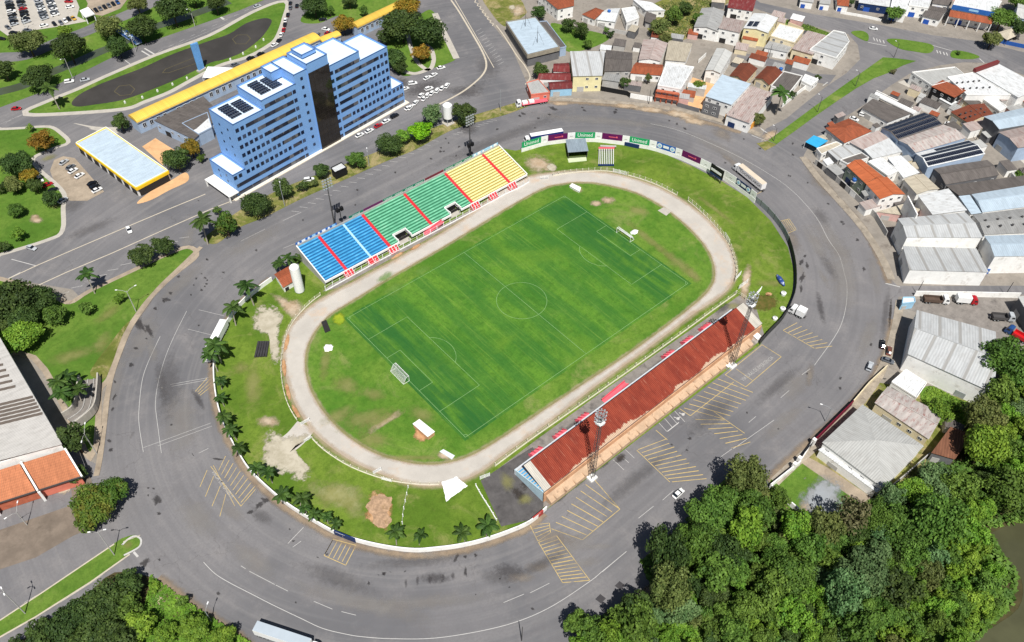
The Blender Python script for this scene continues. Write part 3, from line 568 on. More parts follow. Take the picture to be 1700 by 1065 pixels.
STEEL = plain('galvanised_steel', C(168,172,174), .45, .1, .8, .3); STEELD = plain('dark_steel', C(78,76,76), .6, .1)
WMET = plain('white_metal', C(232,232,230), .5, .05)
BEIGE = plain('stained_plaster', C(190,162,134), .9, .2, .3, dirt=C(112,90,74), dirt_amt=.9, dscale=.3)
BRICKO = plain('orange_plaster', C(204,158,122), .9, .18, .3, dirt=C(160,108,80), dirt_amt=.7, dscale=.4)
GLASS = plain('window_glass', C(34,42,54), .12, .3, .4, spec=.6)
SIGNW = plain('sign_white', C(236,236,234), .5, .04)
FROST = plain('lens', C(236,240,244), .25, .05)
SX0, SX1, SY0, SY1, SZ0, SZ1, NR = 3.0, 101.8, 85.5, 103.5, 2.0, 6.5, 14
ws = thing('open_grandstand', 'long open terrace of blue, green and yellow bench rows with red aisles', 'grandstand', (52,95,0))
dy, dz = (SY1-SY0)/NR, (SZ1-SZ0)/NR
def section(x0, x1, ma, mb_, name, holes=()):
    mb = MB()
    for i in range(NR):
        y, z = SY0+i*dy, SZ0+i*dz; xs = [(x0, x1)]
        for hx0, hx1, hr in holes:
            if i < hr: xs = [(x0, hx0), (hx1, x1)]
        for a, b in xs:
            mb.box(((a+b)/2, y+dy*.30, z-.3), (b-a, dy*.62, .6), 0, 1)  # tread in the dark tone, painting the shadow line of the row
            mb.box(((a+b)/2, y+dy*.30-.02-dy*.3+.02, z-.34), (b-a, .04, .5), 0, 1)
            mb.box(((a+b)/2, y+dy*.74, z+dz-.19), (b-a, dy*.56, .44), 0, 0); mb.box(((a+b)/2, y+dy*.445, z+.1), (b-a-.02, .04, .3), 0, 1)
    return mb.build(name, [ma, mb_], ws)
def aisle(x0, x1, m, name='aisle'):
    mb = MB()
    for i in range(NR*2):
        mb.box(((x0+x1)/2, SY0+(i+.5)*dy/2, SZ0+i*dz/2-.2), (x1-x0, dy/2, .5))
    return mb.build(name, m, ws)
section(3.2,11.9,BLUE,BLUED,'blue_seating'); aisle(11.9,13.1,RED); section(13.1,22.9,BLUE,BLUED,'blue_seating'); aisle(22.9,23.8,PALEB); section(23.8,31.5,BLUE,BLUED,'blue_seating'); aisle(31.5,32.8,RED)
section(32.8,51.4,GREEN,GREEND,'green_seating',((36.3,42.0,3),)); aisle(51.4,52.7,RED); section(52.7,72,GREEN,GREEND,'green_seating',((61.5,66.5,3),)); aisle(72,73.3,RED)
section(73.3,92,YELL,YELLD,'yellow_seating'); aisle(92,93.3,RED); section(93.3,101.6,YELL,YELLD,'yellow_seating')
mb = MB()
for a, b in ((3,36.3),(42,61.5),(66.5,101.8)): mb.box(((a+b)/2,SY0-.15,1.95),(b-a,.3,.9))
for a, b in ((36.3,42.0),(61.5,66.5)):
    for x in (a-.15,b+.15): mb.box((x,SY0+1.9,2.5),(.3,3.9,1.5))
    mb.box(((a+b)/2,SY0+3.9,2.95),(b-a+.6,.25,1.2))
mb.build('parapet', WALLW, ws)
mb = MB()
for x in (SX0+.02, SX1): 
    mb.face([(x,SY0,0),(x,SY1+.2,0),(x,SY1+.2,SZ1+.2),(x,SY0,SZ0+.2)]); mb.face([(x+.16,SY0,0),(x+.16,SY0,SZ0+.2),(x+.16,SY1+.2,SZ1+.2),(x+.16,SY1+.2,0)])
mb.box(((SX0+SX1)/2,SY1+.3,3.6),(SX1-SX0,.2,7.2)); mb.build('rear_wall', GREYW, ws)
mb = MB(); [mb.beam((x,SY0-.2,SZ0+.35),(x,SY1+.3,SZ1+.45),.35,.3) for x in (SX0+.1,SX1+.05)]; each(mb,'end_coping', WALLW, ws)
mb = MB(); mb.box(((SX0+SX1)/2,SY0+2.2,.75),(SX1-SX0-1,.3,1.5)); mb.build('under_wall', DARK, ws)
mb = MB(); [mb.box((x,SY0+.2,.8),(.35,.35,1.6)) for x in range(6,101,5)]; each(mb,'column', GREYW, ws)
mb = MB(); mb.box((39.15,SY0+1.7,.2),(5.6,3.6,.3)); mb.box((64,SY0+1.7,.2),(4.9,3.6,.3)); each(mb,'gangway_floor', CONC, ws)
mb = MB(); mb.box((39.15,SY0+3.7,1.4),(5.6,.2,2.2)); mb.box((64,SY0+3.7,1.4),(4.9,.2,2.2)); each(mb,'gangway_doorway', BLACK, ws)
for xc, w, m in ((12.6,3.6,RED),(23.4,4.2,RED),(32.8,3.8,RED),(73,3.8,RED),(82.5,3.8,RED),(92.8,3.8,RED)):
    mb = MB()
    for k in range(6): mb.box((xc,SY0-.35-k*.32,1.0-k*.165),(w,.34,2.0-k*.33),0,0)
    st = mb.build('entry_stair', m, ws); mb = MB()
    for x in ([xc-w/2,xc-w/6,xc+w/6,xc+w/2] if w < 4 else [xc-w/2,xc,xc+w/2]): mb.beam((x,SY0-.3,2.5),(x,SY0-2.3,.9),.12,.35)
    each(mb,'stair_rail', WMET, st)
mb = MB(); mb.face([(47.5,SY0-.35,.3),(47.5,SY0-1.9,.3),(56.5,SY0-1.9,1.9),(56.5,SY0-.35,1.9)]); mb.beam((47.5,SY0-1.9,.6),(56.5,SY0-1.9,2.4),.2,.9); mb.beam((47.5,SY0-.4,.6),(56.5,SY0-.4,2.5),.12,.6); mb.build('access_ramp', PINK, ws)
LETT = plain('letter_white', C(240,240,238), .5, .02)
TEAL = plain('board_teal', C(24,112,88), .5, .08); PURP = plain('board_purple', C(98,22,84), .5, .08); BGREEN = plain('board_green', C(42,158,100), .5, .08); BBLUE = plain('board_blue', C(44,98,170), .5, .1); MAROON = plain('board_maroon', C(112,26,48), .5, .08); NAVY = plain('board_navy', C(28,50,92), .5, .08); BPALE = plain('board_sky', C(150,196,226), .5, .06)
GB = 'advertising boards along the top of the open terrace'
def back_board(x0, x1, mat, label, words=None, n=2, mixed=False):
    t = thing('advertising_board', label, 'advertising board', ((x0+x1)/2,SY1+.5,7.1), 0, GB)
    MB().box((0,0,.55),(x1-x0,.12,1.1)).build('panel', mat, t, True)
    mb = MB(); [mb.box((x,.1,.2),(.1,.1,1.6)) for x in (-(x1-x0)/2+.3,0,(x1-x0)/2-.3)]; each(mb,'post', STEELD, t, True)
    if words:
        for k in range(n):
            o = text(words, 1.15, LETT, t); o.location = ((k+.5)/n*(x1-x0)-(x1-x0)/2, -.075, .55); o.rotation_euler = (math.pi/2,0,0)
    if mixed:
        for k in range(int((x1-x0)/2.2)):
            x = -(x1-x0)/2+1.2+k*2.2
            if k % 2: MB().box((x,-.08,.55),(1.5,.06,1.0)).build('logo_panel', SIGNW if k % 4 == 1 else BPALE, t, True)
            else: MB().tube([(x,-.07,.55),(x,-.11,.55)],.45,12).build('logo_disc', SIGNW, t, True)
back_board(3,21,BBLUE,'blue board with white emblems above the blue seats of the terrace',mixed=True)
back_board(26.5,33,TEAL,'short teal board nearest the white aisle on the terrace top','Unimed',1)
back_board(33.2,42.2,PURP,'purple board above the left green seats of the terrace',None)
back_board(42.4,62.4,TEAL,'longest teal board with four white words above the green seats','Unimed',4)
back_board(63,72.4,MAROON,'maroon board above the last green seats of the terrace',None)
back_board(72.8,87.4,TEAL,'teal board above the first yellow seats of the terrace','Unimed',3)
back_board(87.8,101.6,BPALE,'sky blue board with emblems above the far yellow seats',mixed=True)
for x0, x1, m in ((33.2,42.2,PINK),(63,72.4,PINK)): pass
# covered stand
es = thing('covered_grandstand', 'long grandstand under a rust red corrugated roof with pale worn edge', 'grandstand', (54,-27,0))
EX0, EX1 = 3.2, 105.4
mb = MB(); NR2 = 10
for i in range(NR2):
    y, z = -20.4-i*1.15, 1.9+i*.30
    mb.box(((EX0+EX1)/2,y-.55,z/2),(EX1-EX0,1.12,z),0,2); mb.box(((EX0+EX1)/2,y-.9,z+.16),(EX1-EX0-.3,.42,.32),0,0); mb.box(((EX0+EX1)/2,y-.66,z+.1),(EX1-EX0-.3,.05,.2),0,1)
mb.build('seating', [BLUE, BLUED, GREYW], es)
MB().box(((EX0+EX1)/2,-20.2,1.2),(EX1-EX0+.6,.7,2.4)).build('front_wall', plain('coping_grey', C(196,200,204), .7, .08, .4), es)
def m_rust():
    m, nt, b = nm('rust_roof'); t = NT(nt); co = t.coord('UV'); s = t.sep(co)
    c = t.mix(t.ramp(t.noise(t.map(co,(.3,.1,1)),1,5,.7), .35,.65), C(128,52,38), C(156,70,50))
    st = t.noise(t.map(co,(1.7,.16,1)),1,6,.75); c = t.mix(t.ramp(st,.57,.68,0,.8), c, C(190,130,106))
    c = t.mix(t.ramp(t.noise(t.map(co,(2.2,.14,1),0,(9,3,0)),1,4,.7),.56,.72,0,.6), c, C(92,38,30))
    j = t.math('ADD', s[1], t.math('MULTIPLY', t.noise(t.map(co,(1.6,.05,1)),1,4,.75), 2.6))
    big = t.math('MULTIPLY', t.ramp(t.noise(t.map(co,(.045,0,1)),1,3), .40,.66), 1.9)
    c = t.mix(t.ramp(t.math('ADD', j, big), 11.1,11.5), c, C(204,176,150))
    w = t.math('SINE', t.math('MULTIPLY', s[0], 6.2832/.55)); c = t.mix(t.ramp(w,-1,1,0,.35), c, C(66,24,20))
    nt.links.new(c, b.inputs['Base Color']); b.inputs['Roughness'].default_value = .75; b.inputs['Specular IOR Level'].default_value = .2; t.bump(w, b, .6, .1); return m
RUST = m_rust(); YF, ZF, YB, ZB = -23.2, 8.0, -32.4, 5.0
sl_ = math.hypot(YF-YB, ZF-ZB)
def slab(x0, x1, mat, name):
    mb = MB(); P = [(x0,YF,ZF),(x0,YB,ZB),(x1,YB,ZB),(x1,YF,ZF)]
    mb.face(P,0,[(x0,0),(x0,sl_),(x1,sl_),(x1,0)]); mb.face([(x,y,z-.18) for x,y,z in P[::-1]],0,[(0,0)]*4)
    for a, b in zip(P, P[1:]+P[:1]): mb.face([(a[0],a[1],a[2]-.18),(b[0],b[1],b[2]-.18),b,a],0,[(0,0)]*4)
    return mb.build(name, mat, es)
PALEROOF = roofmat('pale_sheet', C(196,190,178), .55, .4, .6)
slab(6.2,102.4,RUST,'roof'); slab(3.6,6.2,PALEROOF,'roof_end'); slab(102.4,106.2,PALEROOF,'roof_end')
MB().box(((3.6+106.2)/2,YF+.06,ZF-.16),(102.6,.12,.34)).build('gutter', BLACK, es)
mb = MB()
for k in range(18):
    x = 5+k*5.85; mb.beam((x,-31.8,ZB-.35),(x,YF+.4,ZF-.45),.22,.34)
each(mb,'roof_truss', STEELD, es)
MB().box((54.4,-32.7,2.35),(102.4,.3,4.7)).build('rear_wall', BRICKO, es)
mb = MB(); mb.face([(4,-32.86,2.9),(4,-35.2,1.7),(99,-35.2,1.7),(99,-32.86,2.9)]); mb.face([(4,-35.2,0),(99,-35.2,0),(99,-35.2,1.7),(4,-35.2,1.7)]); mb.face([(4,-32.86,0),(4,-35.2,0),(4,-35.2,1.7),(4,-32.86,2.9)]); mb.face([(99,-32.86,0),(99,-32.86,2.9),(99,-35.2,1.7),(99,-35.2,0)]); mb.build('rear_annex', BEIGE, es)
mb = MB()
for k in range(24): mb.box((6+k*3.95,-34.2,1.55),(.3,2.2,1.9))
each(mb,'annex_buttress', BEIGE, es)
mb = MB(); mb.face([(3.02,-20,0),(3.02,-20,2.3),(3.02,-32.5,5.2),(3.02,-32.5,0)][::-1]); mb.beam((3.1,-20,2.35),(3.1,-32.4,5.2),.3,.3); mb.build('end_wall', plain('pale_blue_wall', C(182,206,216), .8, .08), es)
for px, py, m in ((887,748,PINK),(928,720,PINK),(965,692,PINK),(1108,588,PINK),(1140,565,PINK),(1171,544,PINK)):
    c = G(px,py,1.0); mb = MB()
    for k in range(5): mb.box((c.x,-19.6+k*.4,1.1-k*.2),(4.2,.42,2.2-k*.4))
    st = mb.build('entry_stair', m, es); mb = MB(); [mb.beam((c.x+d,-19.6,2.5),(c.x+d,-17.7,1.0),.12,.3) for d in (-2.1,-.7,.7,2.1)]; each(mb,'stair_rail', PINK, st)
mb = MB(); a, b = G(1003,667,.5), G(1042,636,2); mb.beam((a.x,-17.6,.6),(b.x,-17.6,1.9),.2,1.0); mb.beam((a.x,-19.3,.6),(b.x,-19.3,2.1),.2,.8); mb.face([(a.x,-17.6,.3),(b.x,-17.6,1.5),(b.x,-19.3,1.5),(a.x,-19.3,.3)]); mb.build('access_ramp', PINK, es)
# floodlight masts
def lattice(px, py, h, label):
    p = G(px,py); t = thing('floodlight_mast', label, 'floodlight', p, 0, 'lattice floodlight masts behind the covered stand')
    mb = MB(); w0, w1 = .7, .34; n = 16
    for k in range(n):
        z0, z1 = h*k/n, h*(k+1)/n; r0, r1 = w0+(w1-w0)*k/n, w0+(w1-w0)*(k+1)/n
        for i in range(4):
            a = [(1,1),(-1,1),(-1,-1),(1,-1)]; q = a[i]; s = a[(i+1)%4]
            mb.beam((q[0]*r0,q[1]*r0,z0),(q[0]*r1,q[1]*r1,z1),.12); mb.beam((q[0]*r0,q[1]*r0,z0),(s[0]*r1,s[1]*r1,z1),.06); mb.beam((q[0]*r1,q[1]*r1,z1),(s[0]*r1,s[1]*r1,z1),.06)
    mb.build('mast', STEELD, t, True)
    MB().box((0,0,.4),(2.6,2.6,.8)).build('footing', WALLW, t, True)
    for z in (h-2.2,h-.2,h+1.4):
        mb = MB(); r = 1.35; P = [(r*math.cos(a*math.pi/8),r*math.sin(a*math.pi/8),z) for a in range(17)]
        [mb.beam(a,b,.12) for a,b in zip(P,P[1:])]
        mb.beam((-1.35,0,z),(1.35,0,z),.1); mb.beam((0,-1.35,z),(0,1.35,z),.1); mb.build('lamp_ring', STEEL, t, True)
    mb = MB(); mb.box((0,0,h-2.3),(2.2,2.2,.1)); mb.build('lamp_platform', WMET, t, True)
    for z in (h-2.1,h-.2,h+1.4):
        for k in range(8):
            a = math.radians(-20+k*32); mb = MB(); c = Vector((1.4*math.cos(a),1.4*math.sin(a),z+.3)); d = Vector((math.cos(a),math.sin(a),-.5))*.26
            mb.tube([c-d*.6,c+d],[.12,.3],9); mb.build('floodlight', STEEL, t, True)
    return t
lattice(982,793,31,'lattice floodlight mast with white lamp head near the seat end of the red roof')
lattice(1214,607,32.5,'lattice floodlight mast behind the red roof near the white truck')
def polelight(px, py, h, label, head=True):
    p = G(px,py); t = thing('floodlight_pole', label, 'floodlight', p, math.radians(0), 'slim floodlight poles by the open terrace')
    MB().tube([(0,0,0),(0,0,h)],[.34,.16],8).build('pole', STEELD, t, True)
    mb = MB(); [mb.beam((-2,0,h-k*1.3),(2,0,h-k*1.3),.14) for k in range(4)]; each(mb,'crossarm', STEELD, t, True)
    for k in range(4):
        for x in (-1.7,-.6,.6,1.7): MB().box((x,-.3,h-k*1.3+.25),(.7,.5,.5),0).build('floodlight', STEEL, t, True)
    return t
polelight(556,376,23,'slim dark floodlight pole behind the blue and green seats'); polelight(781,262,21,'slim dark floodlight pole behind the yellow seats')
def speaker(px, py, z, label):
    p = G(px,py,0); t = thing('loudspeaker_post', label, 'loudspeaker', p, 0, 'loudspeaker posts behind the terrace')
    MB().tube([(0,0,0),(0,0,z)],.16,8).build('post', BLACK, t, True)
    for x in (-.9,.9): MB().box((x,0,z-.4),(1.2,1.0,1.6)).box((x,-.55,z-.4),(1.0,.1,1.3)).build('loudspeaker', BLACK, t, True)
speaker(569,377,9.5,'black twin loudspeaker post behind the blue seats'); speaker(782,266,8.5,'black twin loudspeaker post behind the yellow seats')
# goals
def goal(x, s, label):
    t = thing('football_goal', label, 'goal', (x,PW/2,.19), 0, 'football goals'); mb = MB(); hw = 3.66
    for y in (-hw,hw): mb.tube([(0,y,0),(0,y,2.44)],.09,8); mb.tube([(0,y,2.44),(s*1.0,y,2.44),(s*2.4,y,0)],.06,6); mb.tube([(0,y,0),(s*2.4,y,0)],.06,6)
    mb.tube([(0,-hw,2.44),(0,hw,2.44)],.09,8); mb.tube([(s*2.4,-hw,.05),(s*2.4,hw,.05)],.06,6); mb.tube([(s*1.0,-hw,2.44),(s*1.0,hw,2.44)],.05,6); mb.build('frame', WMET, t, True)
    mb = MB(); n = 24
    for k in range(n+1):
        y = -hw+2*hw*k/n; mb.beam((0,y,2.42),(s*1.0,y,2.42),.035); mb.beam((s*1.0,y,2.42),(s*2.4,y,.05),.035)
    for k in range(9):
        f = k/8; mb.beam((s*(1+1.4*f),-hw,2.42-2.37*f),(s*(1+1.4*f),hw,2.42-2.37*f),.035)
    mb.build('net', WMET, t, True)
goal(0,-1,'white football goal at the near left end of the pitch'); goal(PL,1,'white football goal at the far right end of the pitch')
# perimeter walls
WP = pts("907,846 880,869 842,886 800,900 760,909 720,914 690,916 650,912 602,902 560,888 520,866 480,841 445,812 415,782 395,750 377,716 365,682 358,642 357,604 362,574 374,545 400,508 430,482 452,466")
WPS = spline(WP, False, 4)
def wall(name, label, P, h, w, mat, cat='wall', z0=0):
    t = thing(name, label, cat, P[0]); t.location.z = 0; mb = MB()
    for a, b in zip(P, P[1:]):
        if (b-a).length > .01: d = (b-a).normalized()*w*.3; mb.beam((*(a-d)[:2],z0+h/2),(*(b+d)[:2],z0+h/2),w,h)
    mb.build('wall', mat, t); return t
pw = wall('perimeter_wall', 'curved white stadium wall with a blue gate and a red gate', WPS, 2.0, .28, WALLW)
mb = MB()
for a, b in zip(WPS, WPS[1:]): mb.beam((a.x,a.y,2.03),(b.x,b.y,2.03),.36,.08)
mb.build('coping', WALLW, pw)
for a, b, m in (((556,886),(591,900),NAVY),((884,865.5),(901,852),plain('gate_red', C(168,66,62), .7, .1))):
    A, B = G(*a), G(*b); mb = MB(); mb.beam((A.x,A.y,1.05),(B.x,B.y,1.05),.44,2.06); mb.build('gate', m, pw)
WT = "866,246 898,236.5 909.5,234 942,230 954.5,229 987.5,229 999,230 1032.7,234 1044.6,235.5 1077.5,241.5 1089.5,244.5 1120.5,254.5 1131.5,258.5 1162,272 1180,281 1204,293 1221,304.5 1245,322.5 1254,330"
WTP = pts(WT, 2.0)
bw = wall('board_wall', 'white curved wall under the row of tall advertising boards', [Vector((p.x,p.y,0)) for p in WTP], 2.0, .3, WALLW)
A, B = G(1037,238,1), G(1061,243.5,1); mb = MB(); mb.beam((A.x,A.y,1.0),(B.x,B.y,1.0),.4,1.9); mb.build('gate', NAVY, bw)
GA = 'tall advertising boards on the curved wall'
def abroad(i, mat, label, word=None, cir=False, size=2.6):
    a, b = WTP[i], WTP[i+1]; c = (a+b)/2; d = b-a; L = d.length; rz = math.atan2(d.y, d.x)
    t = thing('advertising_board', label, 'advertising board', (c.x,c.y,2.06), rz, GA)
    MB().box((0,0,1.5),(L-.06,.14,3.0)).build('panel', mat, t, True)
    mb = MB(); [mb.beam((x,.12,0),(x,1.6,-2),.1) or mb.beam((x,.12,0),(x,.12,2.9),.1) for x in (-L/3,L/3)]; each(mb,'brace', STEELD, t, True)
    if word:
        o = text(word, size, LETT, t); o.location = (0,-.09,1.55); o.rotation_euler = (math.pi/2,0,0); o.scale = (min(1, L*.8/(size*.55*len(word))) if size > 2 else 1,1,1)
    if cir:
        for x in (-L/2+1.4, L/2-1.4):
            MB().tube([(x,-.08,1.5),(x,-.12,1.5)],1.1,18).build('emblem', SIGNW, t, True); MB().tube([(x,-.13,1.5),(x,-.15,1.5)],.7,18).build('emblem_core', BPALE, t, True)
        MB().box((0,-.1,1.6),(2.6,.05,1.2)).build('lettering_panel', SIGNW, t, True)
    if mat is PURP: MB().box((0,-.1,1.5),(3.0,.04,.35)).box((2.0,-.1,1.6),(.7,.04,.8)).build('lettering_strip', PINK, t, True)
    if mat is SIGNW: MB().box((0,-.1,1.2),(1.3,.04,.3)).build('small_print', GREYW, t, True)
seq = [(BGREEN,'green board with white lettering at the left end of the curved wall','Unimed'),(SIGNW,'first white square board from the left on the curved wall',None),(PURP,'purple board behind the blue and white trailer',None),(SIGNW,'white square board between the purple board and the shelter roof',None),(BGREEN,'green lettered board above the grey roofed shelter','Unimed'),(SIGNW,'white square board above the right edge of the grey shelter',None),(PURP,'purple board at the top of the curve beside the rack',None),(SIGNW,'white square board just left of the navy gate',None),(BGREEN,'green lettered board above the navy gate','Unimed'),(SIGNW,'white square board between the green and the blue boards',None),(BBLUE,'blue board with two white emblems left of the scoreboard','#'),(SIGNW,'white square board between the blue and the last purple board',None),(PURP,'last purple board to the left of the scoreboard',None),(SIGNW,'long pale board running behind the scoreboard',None),(SIGNW,'pale board hidden behind the black scoreboard',None),(SIGNW,'pale board between the scoreboard and the navy board',None),(NAVY,'navy board with two white emblems right of the scoreboard','#'),(SIGNW,'last white board at the right end of the row',None)]
for i, (m, l, wd) in enumerate(seq): abroad(i, m, l, None if wd == '#' else wd, wd == '#')
P = spline(pts("1254,330 1275,349 1295,373 1309,398 1318,430 1321,460 1318,490 1302,524 1276,552 1262,568",1.2), False, 4); P = [Vector((p.x,p.y,0)) for p in P]
cf = thing('corrugated_fence', 'grey corrugated sheet fence curving along the right side of the lawn', 'fence', P[0]); mb = MB(); md = MB()
for k, (a, b) in enumerate(zip(P, P[1:])): (mb if k < 12 else md).beam((a.x,a.y,1.4),(b.x,b.y,1.4),.12,2.8)
mb.build('pale_sheets', roofmat('fence_sheet', C(150,156,158), 1.0, .4), cf); md.build('dark_sheets', plain('dark_fence', C(62,64,62), .8, .2, .4), cf)
mb = MB(); [mb.beam((p.x,p.y,0),(p.x,p.y,3.1),.16) for p in P[::2]]; each(mb,'post', STEELD, cf)
# trackside fences
def fence(label, s, h=1.3, step=3.0, mat=None, rails=(1.0,.55), closed=False, kerb=.35, name='track_fence', zoff=.1, mesh=False):
    mat = mat or CREAM; P = spline(pts(s), False, 5); t = thing(name, label, 'fence', (P[0].x,P[0].y,zoff), 0, 'fences round the running track')
    cum = 0; nxt = 0; Q = []
    for a, b in zip(P, P[1:]):
        L = (b-a).length
        while nxt <= cum+L: Q.append(a.lerp(b,(nxt-cum)/max(L,1e-6))); nxt += step
        cum += L
    proto = None
    for p in Q:
        if proto is None:
            proto = MB().box((0,0,h/2),(.2,.2,h)).box((0,0,h+.02),(.26,.26,.06)).build('post', mat, t, True); o = proto
        else: o = proto.copy(); COL.objects.link(o); o.parent = t
        o.location = (p.x-P[0].x, p.y-P[0].y, 0)
    mb = MB()
    for r in rails:
        for a, b in zip(Q, Q[1:]): mb.beam((a.x,a.y,zoff+r*h),(b.x,b.y,zoff+r*h),.045)
    mb.build('rails', mat, t)
    if kerb:
        mb = MB(); [mb.beam((a.x,a.y,zoff+kerb/2),(b.x,b.y,zoff+kerb/2),.25,kerb) for a, b in zip(Q, Q[1:])]; mb.build('kerb', mat, t)
    return t
fence('white post fence along the covered stand side of the track', "822,774 880,731 950,682 1030,626 1120,562 1180,518 1222,488", 1.9, 4.4)
fence('white post and wire fence in front of the open terrace', "541,483 575,464 640,428 720,386 800,344 838,323 862,312 882,300", 2.4, 3.2, WMET, (1.0,.5,.25))
fence('white post fence round the top curve of the track', "918,292 940,288 970,285 1000,284 1022,286 1046,292", 1.8, 2.6, None, (.95,.5))
fence('white post fence curving below the scoreboard lawn', "1042,291 1066,298 1090,307 1112,318 1126,326", 1.8, 2.6, None, (.95,.5))
fence('white post fence along the upper right curve of the track', "1142,333 1162,350 1184,372 1202,394 1212,410 1220,436 1223,452 1219,470", 1.9, 2.4, None, (.95,.5), kerb=.2)
fence('white post fence along the left curve of the track', "532,490 516,502 498,520 484,538 474,560 469,585 467,612 470,642 477,668 488,690 500,706", 1.4, 2.6, None, (.95,.5), kerb=.2)
fence('white post fence along the lower left curve of the track', "519,729 534,744 556,760 580,774 606,785 640,796 680,803 720,805 734,803", 1.4, 2.8, None, (.95,.5), kerb=.2)
fence('short run of leaning white posts across the lower lawn', "678,810 674,830 670,850 668,872", 1.5, 2.4, WALLW, (.9,), kerb=0)
fence('low white fence beside the dark paved corner below the stand', "790,806 800,824 814,846 830,874", 1.0, 2.2, WALLW, (.9,), kerb=.5)
fence('white fence running from the stand to the curved wall', "1222,488 1232,494 1240,500 1247,506", 1.8, 2.0, None, (.95,.5), kerb=0)
def gate(label, a, b, h=1.5):
    A, B = G(*a), G(*b); t = thing('field_gate', label, 'gate', (A.x,A.y,.12), math.atan2((B-A).y,(B-A).x), 'barred white gates by the track'); L = (B-A).length; mb = MB()
    for z in (.15,.5,.85,1.2): mb.beam((0,0,z*h/1.3),(L,0,z*h/1.3),.09)
    mb.build('bars', WMET, t, True); mb = MB(); [mb.beam((x,0,0),(x,0,h),.14) for x in (0,L*.5,L)]; each(mb,'upright', WMET, t, True)
gate('white barred gate open at the left sandy gateway', (500,706),(514,698)); gate('second white barred gate of the sandy gateway', (517,727),(506,734)); gate('white barred gate at the bottom curve of the track',(620,787),(633,780)); gate('white barred gate lying beside the bottom curve',(634,796),(650,800))
gate('white barred gate at the corner of the yellow seats',(897,298),(910,297),1.8); gate('white barred gate on the top curve',(1018,286),(1040,291),1.8); gate('white barred gate by the paved corner',(797,796),(813,790),1.8)
gate('white barred gate at the right end of the covered stand',(1226,480),(1240,470),2.2); gate('white barred gate on the right curve of the track',(1203,392),(1210,404),2); gate('white barred gate at the end of the right fence',(1220,466),(1229,456),2)
# sheds and small things on the lawns
def gable(mb, Q, h, rise, k=0, ov=.4, th=.12):
    pass
RGREY = roofmat('grey_blue_sheet', C(150,164,174), .7, .4, .5)
t = thing('shelter', 'open shelter with grey sheet roof and dark front on the far lawn', 'shelter', G(958,258)); Q = [G(939,231,3.4),G(972,229,3.4),G(977,250,3.9),G(943,252.5,3.9)]
mb = MB(); mb.face(Q,0,[(0,0),(9,0),(9,7),(0,7)]); mb.face([p-UP*.15 for p in Q[::-1]],0,[(0,0)]*4); [mb.face([a-UP*.15,b-UP*.15,b,a],0,[(0,0)]*4) for a, b in zip(Q,Q[1:]+Q[:1])]; mb.build('roof', RGREY, t)
c = sum(Q,Vector())/4; W = [Vector((*(c+(p-c)*.92)[:2],0)) for p in Q]; mb = MB()
for a, b in ((W[0],W[1]),(W[3],W[0]),(W[1],W[2])): mb.beam((a.x,a.y,1.6),(b.x,b.y,1.6),.2,3.3)
each(mb,'side_wall', BLACK, t); mb = MB(); mb.beam((W[3].x,W[3].y,1.0),(W[2].x,W[2].y,1.0),.15,.25); [mb.beam((p.x,p.y,0),(p.x,p.y,3.6),.16) for p in (W[2],W[3])]; mb.build('front_rail', STEELD, t)
MB().prism(pts("942,263 973,261 974,267 944,270"),.1,.25).build('floor_slab', plain('pale_green_slab', C(196,206,170), .9, .08), t)
t = thing('goal_rack', 'rack of white slatted frames with a red bar and blue base on the far lawn', 'rack', G(1005,266))
A, B = G(994,275), G(1018,275); d = (B-A); mb = MB()
up_ = G(1005,252)-G(1005,275)+UP*1.2
for k in range(9): p = A+d*(k/8); mb.beam(p+UP*.6, p+up_+UP*.6, .22)
each(mb,'slat', WMET, t); mb = MB(); mb.beam(A+UP*.4-d*.05,B+UP*.4+d*.05,.7,.7); mb.build('base', NAVY, t); mb = MB(); mb.beam(A+up_+UP*1.0-d*.06,B+up_+UP*1.0+d*.06,.5,.6); mb.build('top_bar', PINK, t); mb = MB(); mb.beam(A+up_*1.25+d*.08,B+up_*1.22+d*.2,1.0,.2); mb.build('loose_panel', GREYW, t)
t = thing('scoreboard', 'black scoreboard with white panel on the curved wall', 'scoreboard', G(1190,292)); A, B = G(1180.5,284,2.3), G(1201,298,2.3); A.z = B.z = 2.3
d = B-A; rz = math.atan2(d.y,d.x); t.rotation_euler.z = rz; t.location = ((A+B)/2-Vector((math.sin(-rz),math.cos(rz),0))*.8).to_tuple(); t.location.z = 0; L = d.length
MB().box((0,0,4.6),(L,.35,4.6)).build('panel', BLACK, t, True); MB().box((-.2,-.2,4.6),(L*.82,.06,1.1)).build('score_panel', SIGNW, t, True); mb = MB(); [mb.box((x,.1,1.2),(.25,.25,2.4)) for x in (-L*.4,0,L*.4)]; each(mb,'leg', STEELD, t, True)
MB().box((0,-.2,2.6),(L*.9,.06,.8)).build('lower_panel', NAVY, t, True)
def boxthing(name, label, cat, roofpx, h, wmat_, rmat, pname='cover'):
    Q = pts(roofpx, h); t = thing(name, label, cat, sum(Q,Vector())/len(Q)-UP*h); W = [Vector((p.x,p.y,0)) for p in Q]
    MB().prism(W,.1,h-.12).build('body', wmat_, t); MB().prism(offset(W,.15),h-.12,h,bottom=True).build(pname, rmat, t); return t
boxthing('team_shelter', 'white roofed brick team shelter on the lower infield', 'shelter', "686,703 696,696 721,716 710,724", 2.2, BRICKO, WALLW, 'roof')
boxthing('team_bench', 'small pale bench lying on the lower infield by the track', 'bench', "731,749 736,746 754,756 750,761", .8, WALLW, plain('bench_top', C(206,214,216), .6, .06), 'top')
boxthing('equipment_box', 'white box at the far top corner of the infield', 'box', "946,308 950,304 964,311 962,317", 1.1, WALLW, WALLW, 'lid')
